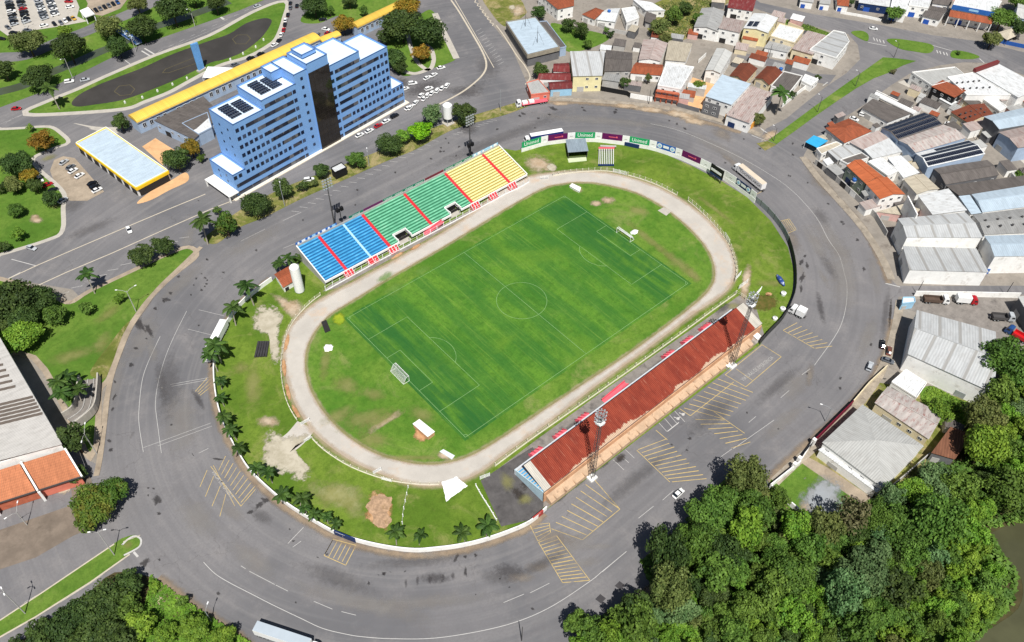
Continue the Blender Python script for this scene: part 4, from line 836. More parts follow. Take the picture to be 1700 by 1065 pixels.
boxthing('manhole_cover', 'pale square concrete cover on the right infield', 'cover', "1093,349 1102,344 1114,350 1106,357", .25, CONC, CONC, 'lid')
boxthing('inspection_pit', 'small open concrete pit box on the left infield', 'pit', "534,534 541,531 548,548 540,551", .5, GREYW, DARK, 'opening')
def mound(name, label, cat, px, py, r, h, mat, ry=None, n=18, rough=.2, z=.15):
    p = G(px,py,z); t = thing(name, label, cat, p); mb = MB(); rr = random.Random(int(px)); ry = ry or r; ring = []
    for j in range(5):
        f = 1-j/5; ring.append([Vector((r*f*math.cos(a)*(1+rr.uniform(-rough,rough)),ry*f*math.sin(a)*(1+rr.uniform(-rough,rough)),h*(1-f**2)*(1+rr.uniform(-.15,.15)))) for a in [2*math.pi*k/n for k in range(n)]])
    for A, B in zip(ring, ring[1:]):
        for k in range(n): mb.face([A[k],A[(k+1)%n],B[(k+1)%n],B[k]],0,None,True)
    top = Vector((0,0,h)); [mb.face([ring[-1][k],ring[-1][(k+1)%n],top],0,None,True) for k in range(n)]
    mb.build('heap', mat, t, True); return t
WCLOTH = plain('white_cloth', C(240,240,238), .8, .04)
mound('sand_heap', 'white heap of lime on the left infield', 'heap', 545,577, 1.7,.7, WCLOTH); mound('covered_bag', 'white covered bag behind the far goal', 'bag', 1053,385, 1.8,.9, WCLOTH, 1.2)
mound('clay_heap', 'orange clay heap on the lower lawn', 'heap', 630,838, 3.8,.3, plain('heap_clay', C(172,142,114), .95, .3, .8, dirt=C(128,104,72), dirt_amt=.9), 3.4, 30, .14); mound('clay_heap', 'small orange clay heap nearest the bottom palms', 'heap', 634,862, 2.6,.4, MATS['heap_clay'], 3.0, 24, .14)
# white tarpaulin beside the track
t = thing('tarpaulin', 'large white tarpaulin spread beside the bottom of the track', 'tarpaulin', G(752,806)); mb = MB(); a, b, c_, d_ = pts("733,800 758,791 776,806 741,832",.2); n = 10
rt = random.Random(9); gp = [[Vector((rt.uniform(-.14,.14),rt.uniform(-.14,.14),0))+a.lerp(b,i/n).lerp(d_.lerp(c_,i/n),j/n)+UP*(1.0*math.sin(math.pi*i/n)*math.sin(math.pi*j/n)*(.7+.5*noise.noise(Vector((i*.7,j*.7,3))))+.05) for i in range(n+1)] for j in range(n+1)]
for j in range(n):
    for i in range(n): mb.face([gp[j][i],gp[j][i+1],gp[j+1][i+1],gp[j+1][i]],0,None,True)
mb.build('sheet', WCLOTH, t)
for k in range(5):
    A, B = G(424+k*4.4,593-k*.3,.3), G(430+k*3.9,567,.3); t = thing('timber_plank', 'dark plank in a parallel stack on the left lawn', 'plank', A, 0, 'dark planks stacked on the left lawn'); mb = MB(); mb.beam(A+UP*.2,B+UP*.2,.7,.5); mb.build('plank', plain('dark_timber', C(58,56,58), .8, .25, .5), t)
# small house and white water tower by the terrace
TILE = roofmat('clay_tile', C(166,90,60), .45, .6, .8, .2, C(112,64,46), .75, .8, tile=True)
t = thing('water_tower', 'tall white cylindrical water tower beside the small tiled house', 'water tower', G(498,483)); h = height((498,483),(488,441)); mb = MB(); mb.tube([(0,0,0),(0,0,.6),(0,0,h-.5),(0,0,h)],[1.3,1.75,1.75,1.3],20); mb.build('tank', WMET, t, True)
mb = MB(); [mb.beam((1.82,dx,0),(1.82,dx,h),.08) for dx in (-.25,.25)]; [mb.beam((1.82,-.25,z*.6),(1.82,.25,z*.6),.05) for z in range(1,int(h/.6))]; mb.build('ladder', STEEL, t, True)
def tower2(px, py, label):
    t = thing('water_tower', label, 'water tower', G(px,py)); MB().tube([(0,0,2.5),(0,0,3.2),(0,0,9.5),(0,0,10.2)],[1.2,2.1,2.1,1.2],20).build('tank', WMET, t, True); mb = MB(); [mb.beam((x,y,0),(x*.8,y*.8,3),.25) for x in (-1.5,1.5) for y in (-1.5,1.5)]; each(mb,'leg', STEEL, t, True); MB().box((0,0,.2),(4.5,4.5,.4)).build('plinth', CONC, t, True)
tower2(744,204,'white water tower on legs between the verge trees')
def barrel(px, py, r, h, label, mat=None):
    t = thing('water_tank', label, 'tank', G(px,py,.1)); MB().tube([(0,0,0),(0,0,h*.8),(0,0,h)],[r*.85,r,r*.5],14).build('drum', mat or WMET, t, True); MB().tube([(0,0,h),(0,0,h+.12)],r*.4,12).build('lid', GREYW, t, True)
barrel(1300,489,1.0,1.4,'white tank by the dark fence above the weedy bed'); barrel(1299,514,1.0,1.2,'white tank by the dark fence below the weedy bed'); barrel(1286,530,.9,1.2,'pale tank in the corner beyond the covered stand')
boxthing('ticket_booth', 'white flat roofed booth at the corner behind the covered stand', 'booth', "1250,556 1256,551 1263,557 1258,563", 2.2, WALLW, WALLW, 'roof')
boxthing('hut', 'small white hut at the foot of the right floodlight mast', 'hut', "1202,603 1206,592 1212,600 1209,609", 1.8, GREYW, WMET, 'roof')
t = thing('tarp_roll', 'blue and white rolled tarpaulin on the right lawn by the fence', 'tarpaulin', G(1296,465)); mb = MB(); A, B = G(1290,456,.7), G(1302,474,.7); mb.tube([A,A.lerp(B,.3),A.lerp(B,.7),B],[.3,.9,.9,.3],10); mb.build('roll', plain('tarp_blue', C(46,74,140), .6, .3, .6, dirt=C(220,224,228), dirt_amt=1, dscale=.8), t)
t = thing('bench_frame', 'heap of white metal frames beside the weedy bed', 'frame', G(1254,490)); mb = MB(); A, B = G(1246,500,.5), G(1262,482,.5); [mb.beam(A+UP*z,B+UP*z,.15) for z in (0,.5,1)]; [mb.beam(A.lerp(B,k/7),A.lerp(B,k/7)+Vector((1.2,.4,1.1)),.2) for k in range(8)]; mb.build('bars', WMET, t)
# ---------------------------------------------------------------- vegetation
def leafmat(name, c1, c2, c3=None, c3_amt=.5):
    m, nt, b = nm(name); t = NT(nt); co = t.coord(); s = t.sep(t.coord('UV'))
    c = t.mix(s[0], c1, c2)
    c = t.mix(t.ramp(t.noise(co, .9, 3, .6), .4, .7, 0, .5), c, tuple(x*.6 for x in c1))
    if c3: c = t.mix(t.ramp(t.noise(co, .35, 3, .6), .5, .62, 0, c3_amt), c, c3)
    hs = nt.nodes.new('ShaderNodeHueSaturation'); r = t.rnd()
    nt.links.new(t.ramp(r, 0, 1, .487, .512), hs.inputs['Hue']); nt.links.new(t.ramp(t.math('FRACT', t.math('MULTIPLY', r, 7.13)), 0, 1, .82, 1.15), hs.inputs['Value']); nt.links.new(c, hs.inputs['Color'])
    nt.links.new(hs.outputs[0], b.inputs['Base Color']); b.inputs['Roughness'].default_value = .65; b.inputs['Specular IOR Level'].default_value = .25
    tr = nt.nodes.new('ShaderNodeBsdfTranslucent'); nt.links.new(hs.outputs[0], tr.inputs[0]); mx = nt.nodes.new('ShaderNodeMixShader'); mx.inputs[0].default_value = .22
    o = [x for x in nt.nodes if x.type == 'OUTPUT_MATERIAL'][0]
    nt.links.new(b.outputs[0], mx.inputs[1]); nt.links.new(tr.outputs[0], mx.inputs[2]); nt.links.new(mx.outputs[0], o.inputs[0]); return m
L_DARK = leafmat('leaf_dark', C(50,72,34), C(86,108,50)); L_MID = leafmat('leaf_mid', C(70,100,38), C(112,142,58)); L_BRIGHT = leafmat('leaf_bright', C(88,126,40), C(132,164,56))
L_OLIVE = leafmat('leaf_olive', C(82,96,48), C(124,132,72)); L_AUT = leafmat('leaf_autumn', C(126,104,34), C(164,132,44), C(92,108,36)); L_BLUE = leafmat('leaf_grey', C(74,106,62), C(114,142,90)); L_VIVID = leafmat('leaf_vivid', C(86,150,18), C(134,190,32))
L_DRYL = leafmat('leaf_dry', C(92,92,60), C(130,124,88)); L_PALM = leafmat('palm_frond', C(48,76,30), C(88,118,50)); L_SPOT = leafmat('leaf_spotted', C(62,92,34), C(98,124,44), C(140,118,50), .3)
LM = dict(d=L_DARK, m=L_MID, b=L_BRIGHT, o=L_OLIVE, a=L_AUT, g=L_BLUE, v=L_VIVID, y=L_DRYL, s=L_SPOT)
BARK = plain('bark', C(92,78,64), .95, .2, 1.5); BARKP = plain('bark_pale', C(160,152,140), .9, .15, 1.5)
def crown_mesh(seed, R=4.5, H=6.5, nc=26, nl=90, ls=.5, flat=1.0, open_=.0):
    r = random.Random(seed); mb = MB(); cs = []
    for k in range(nc):
        while True:
            p = Vector((r.uniform(-1,1), r.uniform(-1,1), r.uniform(-.75,1)))
            if .35 < p.length < 1: break
        p = Vector((p.x*R*.78, p.y*R*.78, p.z*H*.36*flat)); p *= r.uniform(.8,1.12); cs.append((p, R*r.uniform(.14,.36)))
    cs.append((Vector((0,0,0)), R*.55))
    for p, rc in cs:
        tint = r.random()
        for k in range(int(nl*(rc/(R*.31))**2)):
            d = Vector((r.gauss(0,1), r.gauss(0,1), r.gauss(0,1))).normalized()
            if d.z < -.5: d.z = -d.z
            q = p+Vector((d.x,d.y,d.z*.85))*rc*r.uniform(.72,1.05)
            n = (d+Vector((r.gauss(0,.45),r.gauss(0,.45),r.gauss(.25,.45)))).normalized()
            x = n.cross(Vector((r.gauss(0,1),r.gauss(0,1),r.gauss(0,1)))).normalized(); y = n.cross(x); s = ls*r.uniform(.6,1.25); u = min(1,max(0,tint*.7+.15+r.uniform(-.4,.4)))
            mb.face([q-x*s*.5-y*s*.32, q+x*s*.1-y*s*.42, q+x*s*.6+y*s*.05, q+x*s*.05+y*s*.45, q-x*s*.45+y*s*.3], 0, [(u,0)]*5)
    return mb
def trunk_mesh(seed, R, zc, r0=.28):
    r = random.Random(seed+99); mb = MB()
    mb.tube([(0,0,-.1),(r.uniform(-.1,.1),r.uniform(-.1,.1),zc*.5),(r.uniform(-.2,.2),r.uniform(-.2,.2),zc)],[r0*1.25,r0,r0*.6],8)
    for k in range(6):
        a = k*1.05+r.uniform(-.3,.3); z = zc*r.uniform(.45,.8); e = Vector((math.cos(a)*R*.62, math.sin(a)*R*.62, zc+R*r.uniform(.0,.35)))
        mb.tube([(0,0,z),(e.x*.5,e.y*.5,z+(e.z-z)*.65),e],[r0*.5,r0*.34,r0*.1],6)
    return mb
PROTO = {}
def tree_proto(kind, seed):
    key = (kind, seed)
    if key in PROTO: return PROTO[key]
    if kind == 'broad': R, H, zc, a = 4.5, 6.6, 5.2, dict(nc=58, nl=95, ls=.46)
    elif kind == 'big': R, H, zc, a = 7.0, 8.0, 6.8, dict(nc=90, nl=105, ls=.55)
    elif kind == 'small': R, H, zc, a = 2.4, 4.0, 2.9, dict(nc=18, nl=60, ls=.36)
    elif kind == 'shrub': R, H, zc, a = 1.6, 2.2, 1.0, dict(nc=12, nl=55, ls=.28)
    elif kind == 'tall': R, H, zc, a = 3.6, 13.0, 6.6, dict(nc=60, nl=85, ls=.42)
    elif kind == 'airy': R, H, zc, a = 4.5, 6.6, 5.6, dict(nc=24, nl=42, ls=.42)
    mb = crown_mesh(seed, R, H, **a)
    for i in range(len(mb.v)): mb.v[i] = mb.v[i]+Vector((0,0,zc))
    t = bpy.data.objects.new('tree', None); cr = mb.build('crown', L_MID, t, True); tr = trunk_mesh(seed, R, zc, .14 if kind in ('small','shrub') else .3).build('trunk', BARK, t, True)
    for o in (cr, tr): COL.objects.unlink(o)
    PROTO[key] = (R, zc, cr.data, tr.data); bpy.data.objects.remove(cr); bpy.data.objects.remove(tr); bpy.data.objects.remove(t); return PROTO[key]
TR = random.Random(11)
def mpp(x, y, z): return (G(x+1,y,z)-G(x-1,y,z)).length/2
def tree(cx, cy, rpx, col, label, kind=None, group=None, name=None, cat=None, sz=1.0, h0=None):
    z = 4.0
    for it in range(3):
        rm = rpx*TR.uniform(.92,1.1)*mpp(cx, cy, z); k = kind or ('shrub' if rm < 2.0 else 'small' if rm < 3.2 else 'broad' if rm < 6 else 'big')
        R, zc, cm, tm = tree_proto(k, 1); s = rm/R/1.02; z = zc*s*.9*sz
    R, zc, cm, tm = tree_proto(k, TR.randint(1, 2 if k in ('tall','airy','shrub') else 4)); p = G(cx, cy, z)
    nmn = name or ('shrub' if k == 'shrub' else 'broadleaf_tree')
    t = thing(nmn, label, cat or ('shrub' if k == 'shrub' else 'tree'), (p.x,p.y,.05), TR.uniform(0,6.28), group); t.scale = (s*TR.uniform(.84,1.16), s*TR.uniform(.84,1.16), s*sz*TR.uniform(.92,1.08))
    for nme, me in (('crown', cm), ('trunk', tm)):
        o = bpy.data.objects.new(nme, me); COL.objects.link(o); o.parent = t
        if nme == 'crown': o.material_slots[0].link = 'OBJECT'; o.material_slots[0].material = LM[col]
    return t
def palm_mesh(seed, h=6.5, nf=17, fl=2.9):
    r = random.Random(seed); top = Vector((r.uniform(-.5,.5), r.uniform(-.5,.5), h)); tk = MB(); tk.tube([(0,0,-.1),(top.x*.3,top.y*.3,h*.5),top],[.2,.14,.11],8)
    fr = MB()
    for k in range(nf):
        a = 2*math.pi*k/nf*2.4+r.uniform(-.2,.2); el = r.uniform(-.1,1.05); L = fl*r.uniform(.8,1.1); d = Vector((math.cos(a),math.sin(a),0)); P = []
        for i in range(9):
            s = i/8; P.append(top+d*(L*s*math.cos(el*(1-.5*s)))+Vector((0,0,L*(math.sin(el)*s-.62*s*s))))
        tint = r.random()
        for i in range(8):
            p, q = P[i], P[i+1]; ax = (q-p).normalized(); side = ax.cross(UP).normalized(); w = .62*math.sin(math.pi*min(1,(i+.8)/8.5))**.6*fl/2.9
            for sg in (-1,1):
                for j in range(3):
                    b0 = p.lerp(q, j/3); e = b0+side*sg*w*.9+ax*w*.55-UP*w*.45; fr.face([b0, b0+ax*.2, e+ax*.05, e-ax*.05], 0, [(min(1,max(0,tint+r.uniform(-.2,.2))),0)]*4)
    return tk, fr
PALMS = []
for sd in range(4):
    tk, fr = palm_mesh(sd); PALMS.append((tk.build('trunk', BARKP).data, fr.build('fronds', L_PALM).data))
for o in list(COL.objects):
    if o.parent is None and o.type == 'MESH' and o.name.split('.')[0] in ('trunk','fronds'): bpy.data.objects.remove(o)
def palm(cx, cy, rpx, label, group='palms along the stadium wall'):
    s = rpx*mpp(cx,cy,5)/2.4; p = G(cx,cy,6.6*s); t = thing('palm_tree', label, 'palm', (p.x,p.y,.1), TR.uniform(0,6.28), group); t.scale = (s,s,s*TR.uniform(.85,1.2)); t.rotation_euler.x = TR.uniform(-.1,.1); t.rotation_euler.y = TR.uniform(-.1,.1); i = TR.randint(0,3)
    for nme, me in zip(('trunk','fronds'), PALMS[i]): o = bpy.data.objects.new(nme, me); COL.objects.link(o); o.parent = t
    return t
TREES = """47,72,26,o,pale olive tree above the canal left of the largest canal tree
114,80,33,d,largest dark spreading tree beside the canal
62,128,28,d,dark round tree on the canal bank beside the first lamp post
6,116,18,d,dark tree cut by the left edge of the canal lawn
180,44,25,o,olive tree beside the white car park gate
235,50,27,d,dark tree hanging over the blue footbridge
196,78,22,d,dark tree on the canal bank left of the blue footbridge
286,16,34,d,large dark tree above the canal in the top left
228,8,20,o,olive tree at the top edge by the far car park
108,52,13,b,small bright tree at the corner of the car park lawn
358,6,20,d,dark tree at the top edge above the avenue
322,-2,16,m,green tree at the top edge between two dark ones
522,9,26,d,dark tree on the lawn corner beside the parked row
548,18,10,m,small green tree beside the dark lawn corner tree
580,0,14,d,dark bush at the top edge of the north lawn
604,18,9,m,slender young tree on the north lawn
571,42,21,a,golden brown tree at the corner of the yellow roofed walkway
676,12,24,a,golden tree at the end of the yellow walkway
668,44,30,d,dark tree touching the yellow walkway behind the blue tower
708,54,36,d,largest dark tree of the garden beside the blue tower
640,60,16,d,dark low tree just behind the blue tower roof
655,98,18,d,dark tree at the right corner of the blue tower
664,112,13,d,low dark bush below the garden path
698,89,18,a,golden tree inside the curved garden path
68,233,22,a,orange brown tree at the top of the west park
50,212,9,b,small yellow green tree at the pavement of the west park
28,272,28,d,dark tree in the middle of the west park
48,292,16,a,yellowing tree beside the dark west park tree
22,306,16,o,olive low tree below the dark west park tree
58,308,15,d,dark tree shading the cars of the gravel car park
86,329,17,d,round dark tree over the silver car at the park corner
26,348,15,m,green open tree on the lower lawn of the west park
2,312,10,d,dark tree at the left edge of the west park
30,388,14,b,bright bushy plant by the lower pavement of the west park
4,408,11,d,dark bush at the left edge by the avenue pavement
200,203,18,d,dark round tree at the end of the yellow walkway
294,266,24,d,dark dense tree beside the white roofed car shed
317,245,19,a,brown orange tree behind the dark shed tree
334,262,10,m,green shrub behind the sandy yard
718,190,22,g,grey green tree left of the white water tower
771,187,19,d,dark tree right of the white water tower
697,217,22,v,vivid light green tree on the verge
668,226,14,b,bright half of the tree pair on the verge
646,240,25,d,dark spreading tree beside the vivid verge tree
592,265,16,m,feathery green tree beside the white roofed kiosk
533,283,16,d,dark round tree beside the white van
521,303,9,o,small olive bush below the white van
469,313,21,d,dark tree on the verge beside the lamp post
502,308,13,d,dark tree right of the verge lamp post
426,340,28,d,broad dark tree at the foot of the blue tower
375,374,25,s,olive tree at the left end of the verge
361,350,9,m,small green tree behind the verge end tree
235,423,22,d,dark round tree left of the pair by the parking bays
271,409,19,d,dark tree right of the pair by the parking bays
16,505,46,d,big dark tree at the left edge of the sloping lawn
62,498,32,d,dark tree right of the big edge tree on the sloping lawn
92,523,21,m,green tree with pale leaves on the sloping lawn
145,510,14,m,small round green tree on the sloping lawn
198,496,11,b,thin yellow green tree beside the double lamp post
34,558,32,b,yellow green tree beside the sports hall roof
122,728,24,d,tall dark hedge tree beside the hall corner
126,786,20,d,dark small tree beside the orange hall front
154,836,38,s,large green tree with orange spots at the hall forecourt
184,822,30,s,right half of the green spotted tree group
146,864,24,s,lowest tree of the green spotted group
216,968,26,d,dark tree at the road junction in the bottom left
172,1004,38,d,dark tree in the middle of the bottom left wood
120,1034,38,d,dark tree at the road side of the bottom left wood
70,1056,32,d,dark tree at the bottom edge of the bottom left wood
208,1006,28,m,green tree behind the bare clay patch
232,1040,28,b,bright green tree left of the clay patch
258,972,12,b,bright bush at the tip of the bottom left wood
276,1050,24,b,bright bushy tree below the clay patch
322,1042,26,b,yellow green bushy tree beside the ring road
372,1058,24,b,last bright bush beside the grey trailer
302,1000,14,m,green shrub beside the fallen white posts
955,1034,26,m,slim pointed tree at the foot of the riverside wood beside the ring road
150,1062,36,d,dark tree at the bottom edge between the road side and the bright bushes
196,1064,34,d,dark tree at the bottom edge beside the bright bushes
28,1070,14,d,small dark tree at the bottom left corner
36,530,30,d,dark tree below the big edge tree on the sloping lawn
2,545,26,d,dark tree at the left edge above the hall roof
895,22,14,d,dark tree behind the white flat roof with antennas
944,42,13,d,left dark tree of the antenna yard
966,50,15,d,right dark tree of the antenna yard
1014,56,7,d,small dark bush at the yard wall
977,72,9,m,green bush at the lower corner of the antenna yard
897,116,15,d,dark tree beside the maroon roofs
1038,136,12,d,dark tree between the grey roofs
1006,50,6,m,little green shrub on the yard edge
1095,46,18,o,olive bush on the scrub bank left side
1118,26,16,m,green bush at the top of the scrub bank
1104,64,12,o,low olive bush at the foot of the scrub bank
1138,12,14,d,dark bush at the top right of the scrub bank
1160,30,12,m,green bush at the right end of the scrub bank
1160,143,11,b,bright round tree in the earthy yard
1076,130,9,o,olive tree in the small grey yard
1259,198,11,o,grey green bush beside the orange shop front
1483,119,7,y,small reddish tree on the street median
1591,88,5,d,dark little bush on the traffic island
1484,23,15,m,green hedge beside the white driveway
1664,30,24,m,green tree beside the blue roofed shop
1648,64,18,o,olive tree by the tent roof corner
1692,48,16,d,dark tree at the right edge behind the tent roof
1694,4,20,m,green tree in the top right corner
1414,4,8,d,dark bush in the front garden on the top road
1346,138,6,d,dark bush by the white garage on the street
1358,128,6,d,second dark bush by the white garage
1316,157,7,d,dark clipped bush beside the palm on the street
1692,292,10,m,green bush at the right edge in the alley
1560,684,26,b,bright bushy undergrowth in the overgrown lot
1590,678,18,b,yellow green bush at the right of the overgrown lot""".split('\n')
for s in TREES:
    a = s.split(',', 4); tree(float(a[0]), float(a[1]), float(a[2]), a[3], a[4], 'tall' if 'hedge tree' in s or 'slim pointed' in s else None)
PALML = """85,150,13,tall palm on the pond lawn by the avenue|palms on the lawns
144,460,14,palm leaning over the avenue parking bays|palms on the lawns
333,370,17,tall palm at the left end of the verge|palms on the lawns
88,634,16,palm at the left of the cluster by the hall|palms on the lawns
112,622,14,palm at the top of the cluster by the hall|palms on the lawns
100,656,16,palm at the bottom of the cluster by the hall|palms on the lawns
122,646,15,palm at the right of the cluster by the hall|palms on the lawns
1298,154,15,lone palm on the town street corner|palms on the lawns
461,432,11,palm left of the pair behind the blue seats|palms along the stadium wall
480,428,11,palm right of the pair behind the blue seats|palms along the stadium wall
412,476,16,big palm by the small tiled house wall|palms along the stadium wall
382,512,15,palm at the rear end of the long white truck|palms along the stadium wall
356,572,17,big palm hanging over the long white truck|palms along the stadium wall
352,592,14,palm over the cab of the long white truck|palms along the stadium wall
362,630,10,palm beside the left hatched bay|palms along the stadium wall
366,658,10,palm below the left hatched bay|palms along the stadium wall
372,692,12,palm above the sandy gateway on the left wall|palms along the stadium wall
386,712,12,palm right of the sandy gateway palm|palms along the stadium wall
394,738,12,last palm above the worn sand patch|palms along the stadium wall
424,778,12,first palm below the worn sand patch|palms along the stadium wall
446,784,12,second palm below the worn sand patch|palms along the stadium wall
470,818,14,palm in the dense palm group on the lower left wall|palms along the stadium wall
492,826,14,rightmost palm of the dense lower left group|palms along the stadium wall
506,842,10,small palm after the dense lower left group|palms along the stadium wall
524,852,11,palm above the white wall left of the blue gate|palms along the stadium wall
541,856,10,small palm near the blue gate|palms along the stadium wall
556,866,10,palm right above the blue gate|palms along the stadium wall
655,886,14,palm near the leaning white posts|palms along the stadium wall
694,890,11,low palm at the bottom of the wall curve|palms along the stadium wall
771,882,14,palm at the right part of the lower lawn|palms along the stadium wall
807,868,16,rightmost palm beside the dark paved corner|palms along the stadium wall""".split('\n')
for s in PALML:
    a = s.split(',', 3); l, g_ = a[3].split('|'); palm(float(a[0]), float(a[1]), float(a[2]), l, g_)
tree(492,430,11,'m','green shrub behind the blue seats'); tree(545,1000,.1,'m','x') if 0 else None
# the riverside wood: trees one can tell apart, spaced by their crowns
WOOD = [(1000,1080),(1010,1056),(1036,1040),(1078,1020),(1112,990),(1100,950),(1116,925),(1140,895),(1160,872),(1196,844),(1226,818),(1250,800),(1275,812),(1290,830),(1335,880),(1370,850),(1410,842),(1460,838),(1500,805),(1545,770),(1590,765),(1610,720),(1600,690),(1640,670),(1665,640),(1668,600),(1720,585),(1740,860),(1640,880),(1650,920),(1685,960),(1680,1000),(1630,1040),(1600,1085)]
def inside(x, y, P):
    c = False; j = len(P)-1
    for i in range(len(P)):
        if (P[i][1] > y) != (P[j][1] > y) and x < (P[j][0]-P[i][0])*(y-P[i][1])/(P[j][1]-P[i][1])+P[i][0]: c = not c
        j = i
    return c
def zone(x, y):
    if y < 800 and x > 1560: return 'beside the rusty shed in the upper right of the riverside wood'
    if x < 1110: return 'at the asphalt edge of the riverside wood'
    if x < 1300: return 'in the left half of the riverside wood'
    if x > 1590: return 'on the water side of the riverside wood'
    if y < 900: return 'near the grey roofed yard in the riverside wood'
    return 'in the middle of the riverside wood' if y < 990 else 'at the bottom edge of the riverside wood'
CN = dict(d='dark green', m='mid green', b='bright green', o='olive', g='grey green', y='dry brownish')
WR = random.Random(5); placed = []
KEEP = [[tuple(map(float,p.split(','))) for p in q.split()] for q in ("1522,690 1590,678 1645,715 1604,796 1526,784","1618,856 1780,836 1780,1110 1596,1110 1588,1060 1655,1012 1652,962 1628,922","1500,590 1660,655 1665,545 1520,510","1270,790 1330,745 1460,825 1420,850 1345,868","1440,660 1475,632 1575,687 1545,745","1520,640 1640,690 1610,715 1545,690")]
def cluster(x, y):
    n = noise.noise(Vector((x/120, y/120, 2.3))); r = WR.random()
    if n > .18: return 'b' if r < .5 else 'm' if r < .92 else 'g'
    if n < -.15: return 'o' if r < .35 else 'd' if r < .6 else 'm' if r < .96 else 'y'
    return 'm' if r < .5 else 'd' if r < .7 else 'o' if r < .82 else 'b' if r < .97 else 'g'
EDGE = [(1150,905,40,'m'),(1108,925,42,'d'),(1180,860,36,'m'),(1236,800,32,'o'),(1205,838,34,'m'),(1255,850,30,'m'),(1110,985,40,'o'),(1060,1040,34,'m'),(1008,1058,24,'b'),(984,1054,24,'m'),(966,1072,20,'b'),(1028,1032,24,'m'),(1056,1014,26,'d'),(1408,860,34,'y'),(1370,880,32,'o'),(1450,862,34,'m'),(1320,880,26,'b'),(1240,880,32,'b')]
for x, y, r, c in EDGE: placed.append((x, y, r, c))
tries = 0
while tries < 7000 and len(placed) < 200:
    tries += 1; x, y = WR.uniform(940,1730), WR.uniform(585,1080)
    if not inside(x, y, WOOD) or any(inside(x, y, q) for q in KEEP): continue
    r = WR.choice((18,20,24,28,34,42)) if tries < 3000 else WR.choice((13,15,18))
    if all((x-a)**2+((y-b)*1.15)**2 > (.56*(r+q))**2 for a, b, q, _ in placed): placed.append((x, y, r, cluster(x, y)))
for i_, (x, y, r, c) in enumerate(placed):
    k = 'airy' if c == 'y' else None
    tree(x, y-3, r*1.05, c, f'{CN[c]} tree {zone(x,y)}', k, 'trees of the riverside wood', sz=1.3 if (x, y) in ((1180,860),(1205,838)) else 1.75 if i_ < len(EDGE) else WR.uniform(1.15,1.7))
# undergrowth between the trunks
def undergrowth(poly, n, label, mat, smin=.5, smax=1.0, hmax=1.6, seed=1):
    r = random.Random(seed); P = [tuple(map(float, q.split(','))) for q in poly.split()]; mb = MB(); xs = [p[0] for p in P]; ys = [p[1] for p in P]; k = 0
    while k < n:
        x, y = r.uniform(min(xs),max(xs)), r.uniform(min(ys),max(ys))
        if not inside(x, y, P): continue
        k += 1; p = G(x,y,0); u = min(1,max(0,.5+.9*noise.noise(Vector((p.x/5,p.y/5,1)))+r.uniform(-.2,.2))); zh = hmax*(.25+.75*max(0,.5+noise.noise(Vector((p.x/7,p.y/7,5)))))
        n_ = Vector((r.gauss(0,.5),r.gauss(0,.5),1)).normalized(); a = n_.cross(Vector((r.gauss(0,1),r.gauss(0,1),.1))).normalized(); b = n_.cross(a); s = r.uniform(smin,smax); p = p+UP*r.uniform(.1,zh)
        mb.face([p-a*s*.6,p-b*s*.4,p+a*s*.6,p+b*s*.4],0,[(u,0)]*4)
    o = mb.build('undergrowth', mat); tag(o, label, 'undergrowth', None, 'stuff'); return o
undergrowth("960,1080 985,1030 1085,985 1062,930 1110,900 1170,825 1235,775 1290,835 1340,880 1460,838 1545,770 1600,765 1610,700 1668,605 1730,590 1730,860 1640,880 1690,960 1680,1005 1600,1085", 26000, 'leafy undergrowth between the trees of the riverside wood', L_MID, .7, 1.5, 2.2)
undergrowth("250,955 330,1012 420,1070 420,1090 180,1090 240,1020", 5000, 'bright weeds covering the corner of the bottom left wood', L_BRIGHT, .4, 1.0, 1.4, 2)
undergrowth("1528,662 1544,640 1600,668 1640,690 1610,708 1560,690", 2200, 'wild weeds in the walled lot below the white warehouse', L_BRIGHT, .4, .9, 1.0, 3)
undergrowth("1080,12 1140,-8 1210,-4 1198,10 1165,30 1150,58 1110,70 1078,48", 2600, 'rough weeds on the scrub bank between the houses', L_OLIVE, .4, .9, 1.0, 4)
undergrowth("1296,32 1340,40 1382,57 1360,58 1320,48", 1200, 'low green plants on the roadside bank', L_MID, .3, .7, .7, 5)
# ---------------------------------------------------------------- buildings
WM = dict(w=WALLW, c=plain('cream_wall', C(222,208,176), .85, .08, .3, dirt=C(190,172,140), dirt_amt=.5), g=GREYW, d=plain('dark_grey_wall', C(104,104,106), .85, .12, .4), b=plain('pale_blue_plaster', C(160,178,200), .85, .1, .3, dirt=C(130,140,150), dirt_amt=.5),
 o=plain('orange_wall', C(222,158,62), .8, .1, .4, dirt=C(190,130,60), dirt_amt=.5), r=plain('brick_red_wall', C(176,98,72), .85, .18, .8, dirt=C(140,76,58), dirt_amt=.6), s=plain('salmon_wall', C(206,118,98), .85, .1, .4), y=plain('pale_yellow_wall', C(228,218,170), .85, .08, .3, dirt=C(200,184,140), dirt_amt=.5), k=BLACK, e=plain('sage_wall', C(132,144,128), .85, .1, .4, dirt=C(96,106,92), dirt_amt=.6), t=plain('sky_wall', C(150,190,214), .85, .06), n=NAVY, p=plain('pink_wall', C(206,168,160), .85, .1))
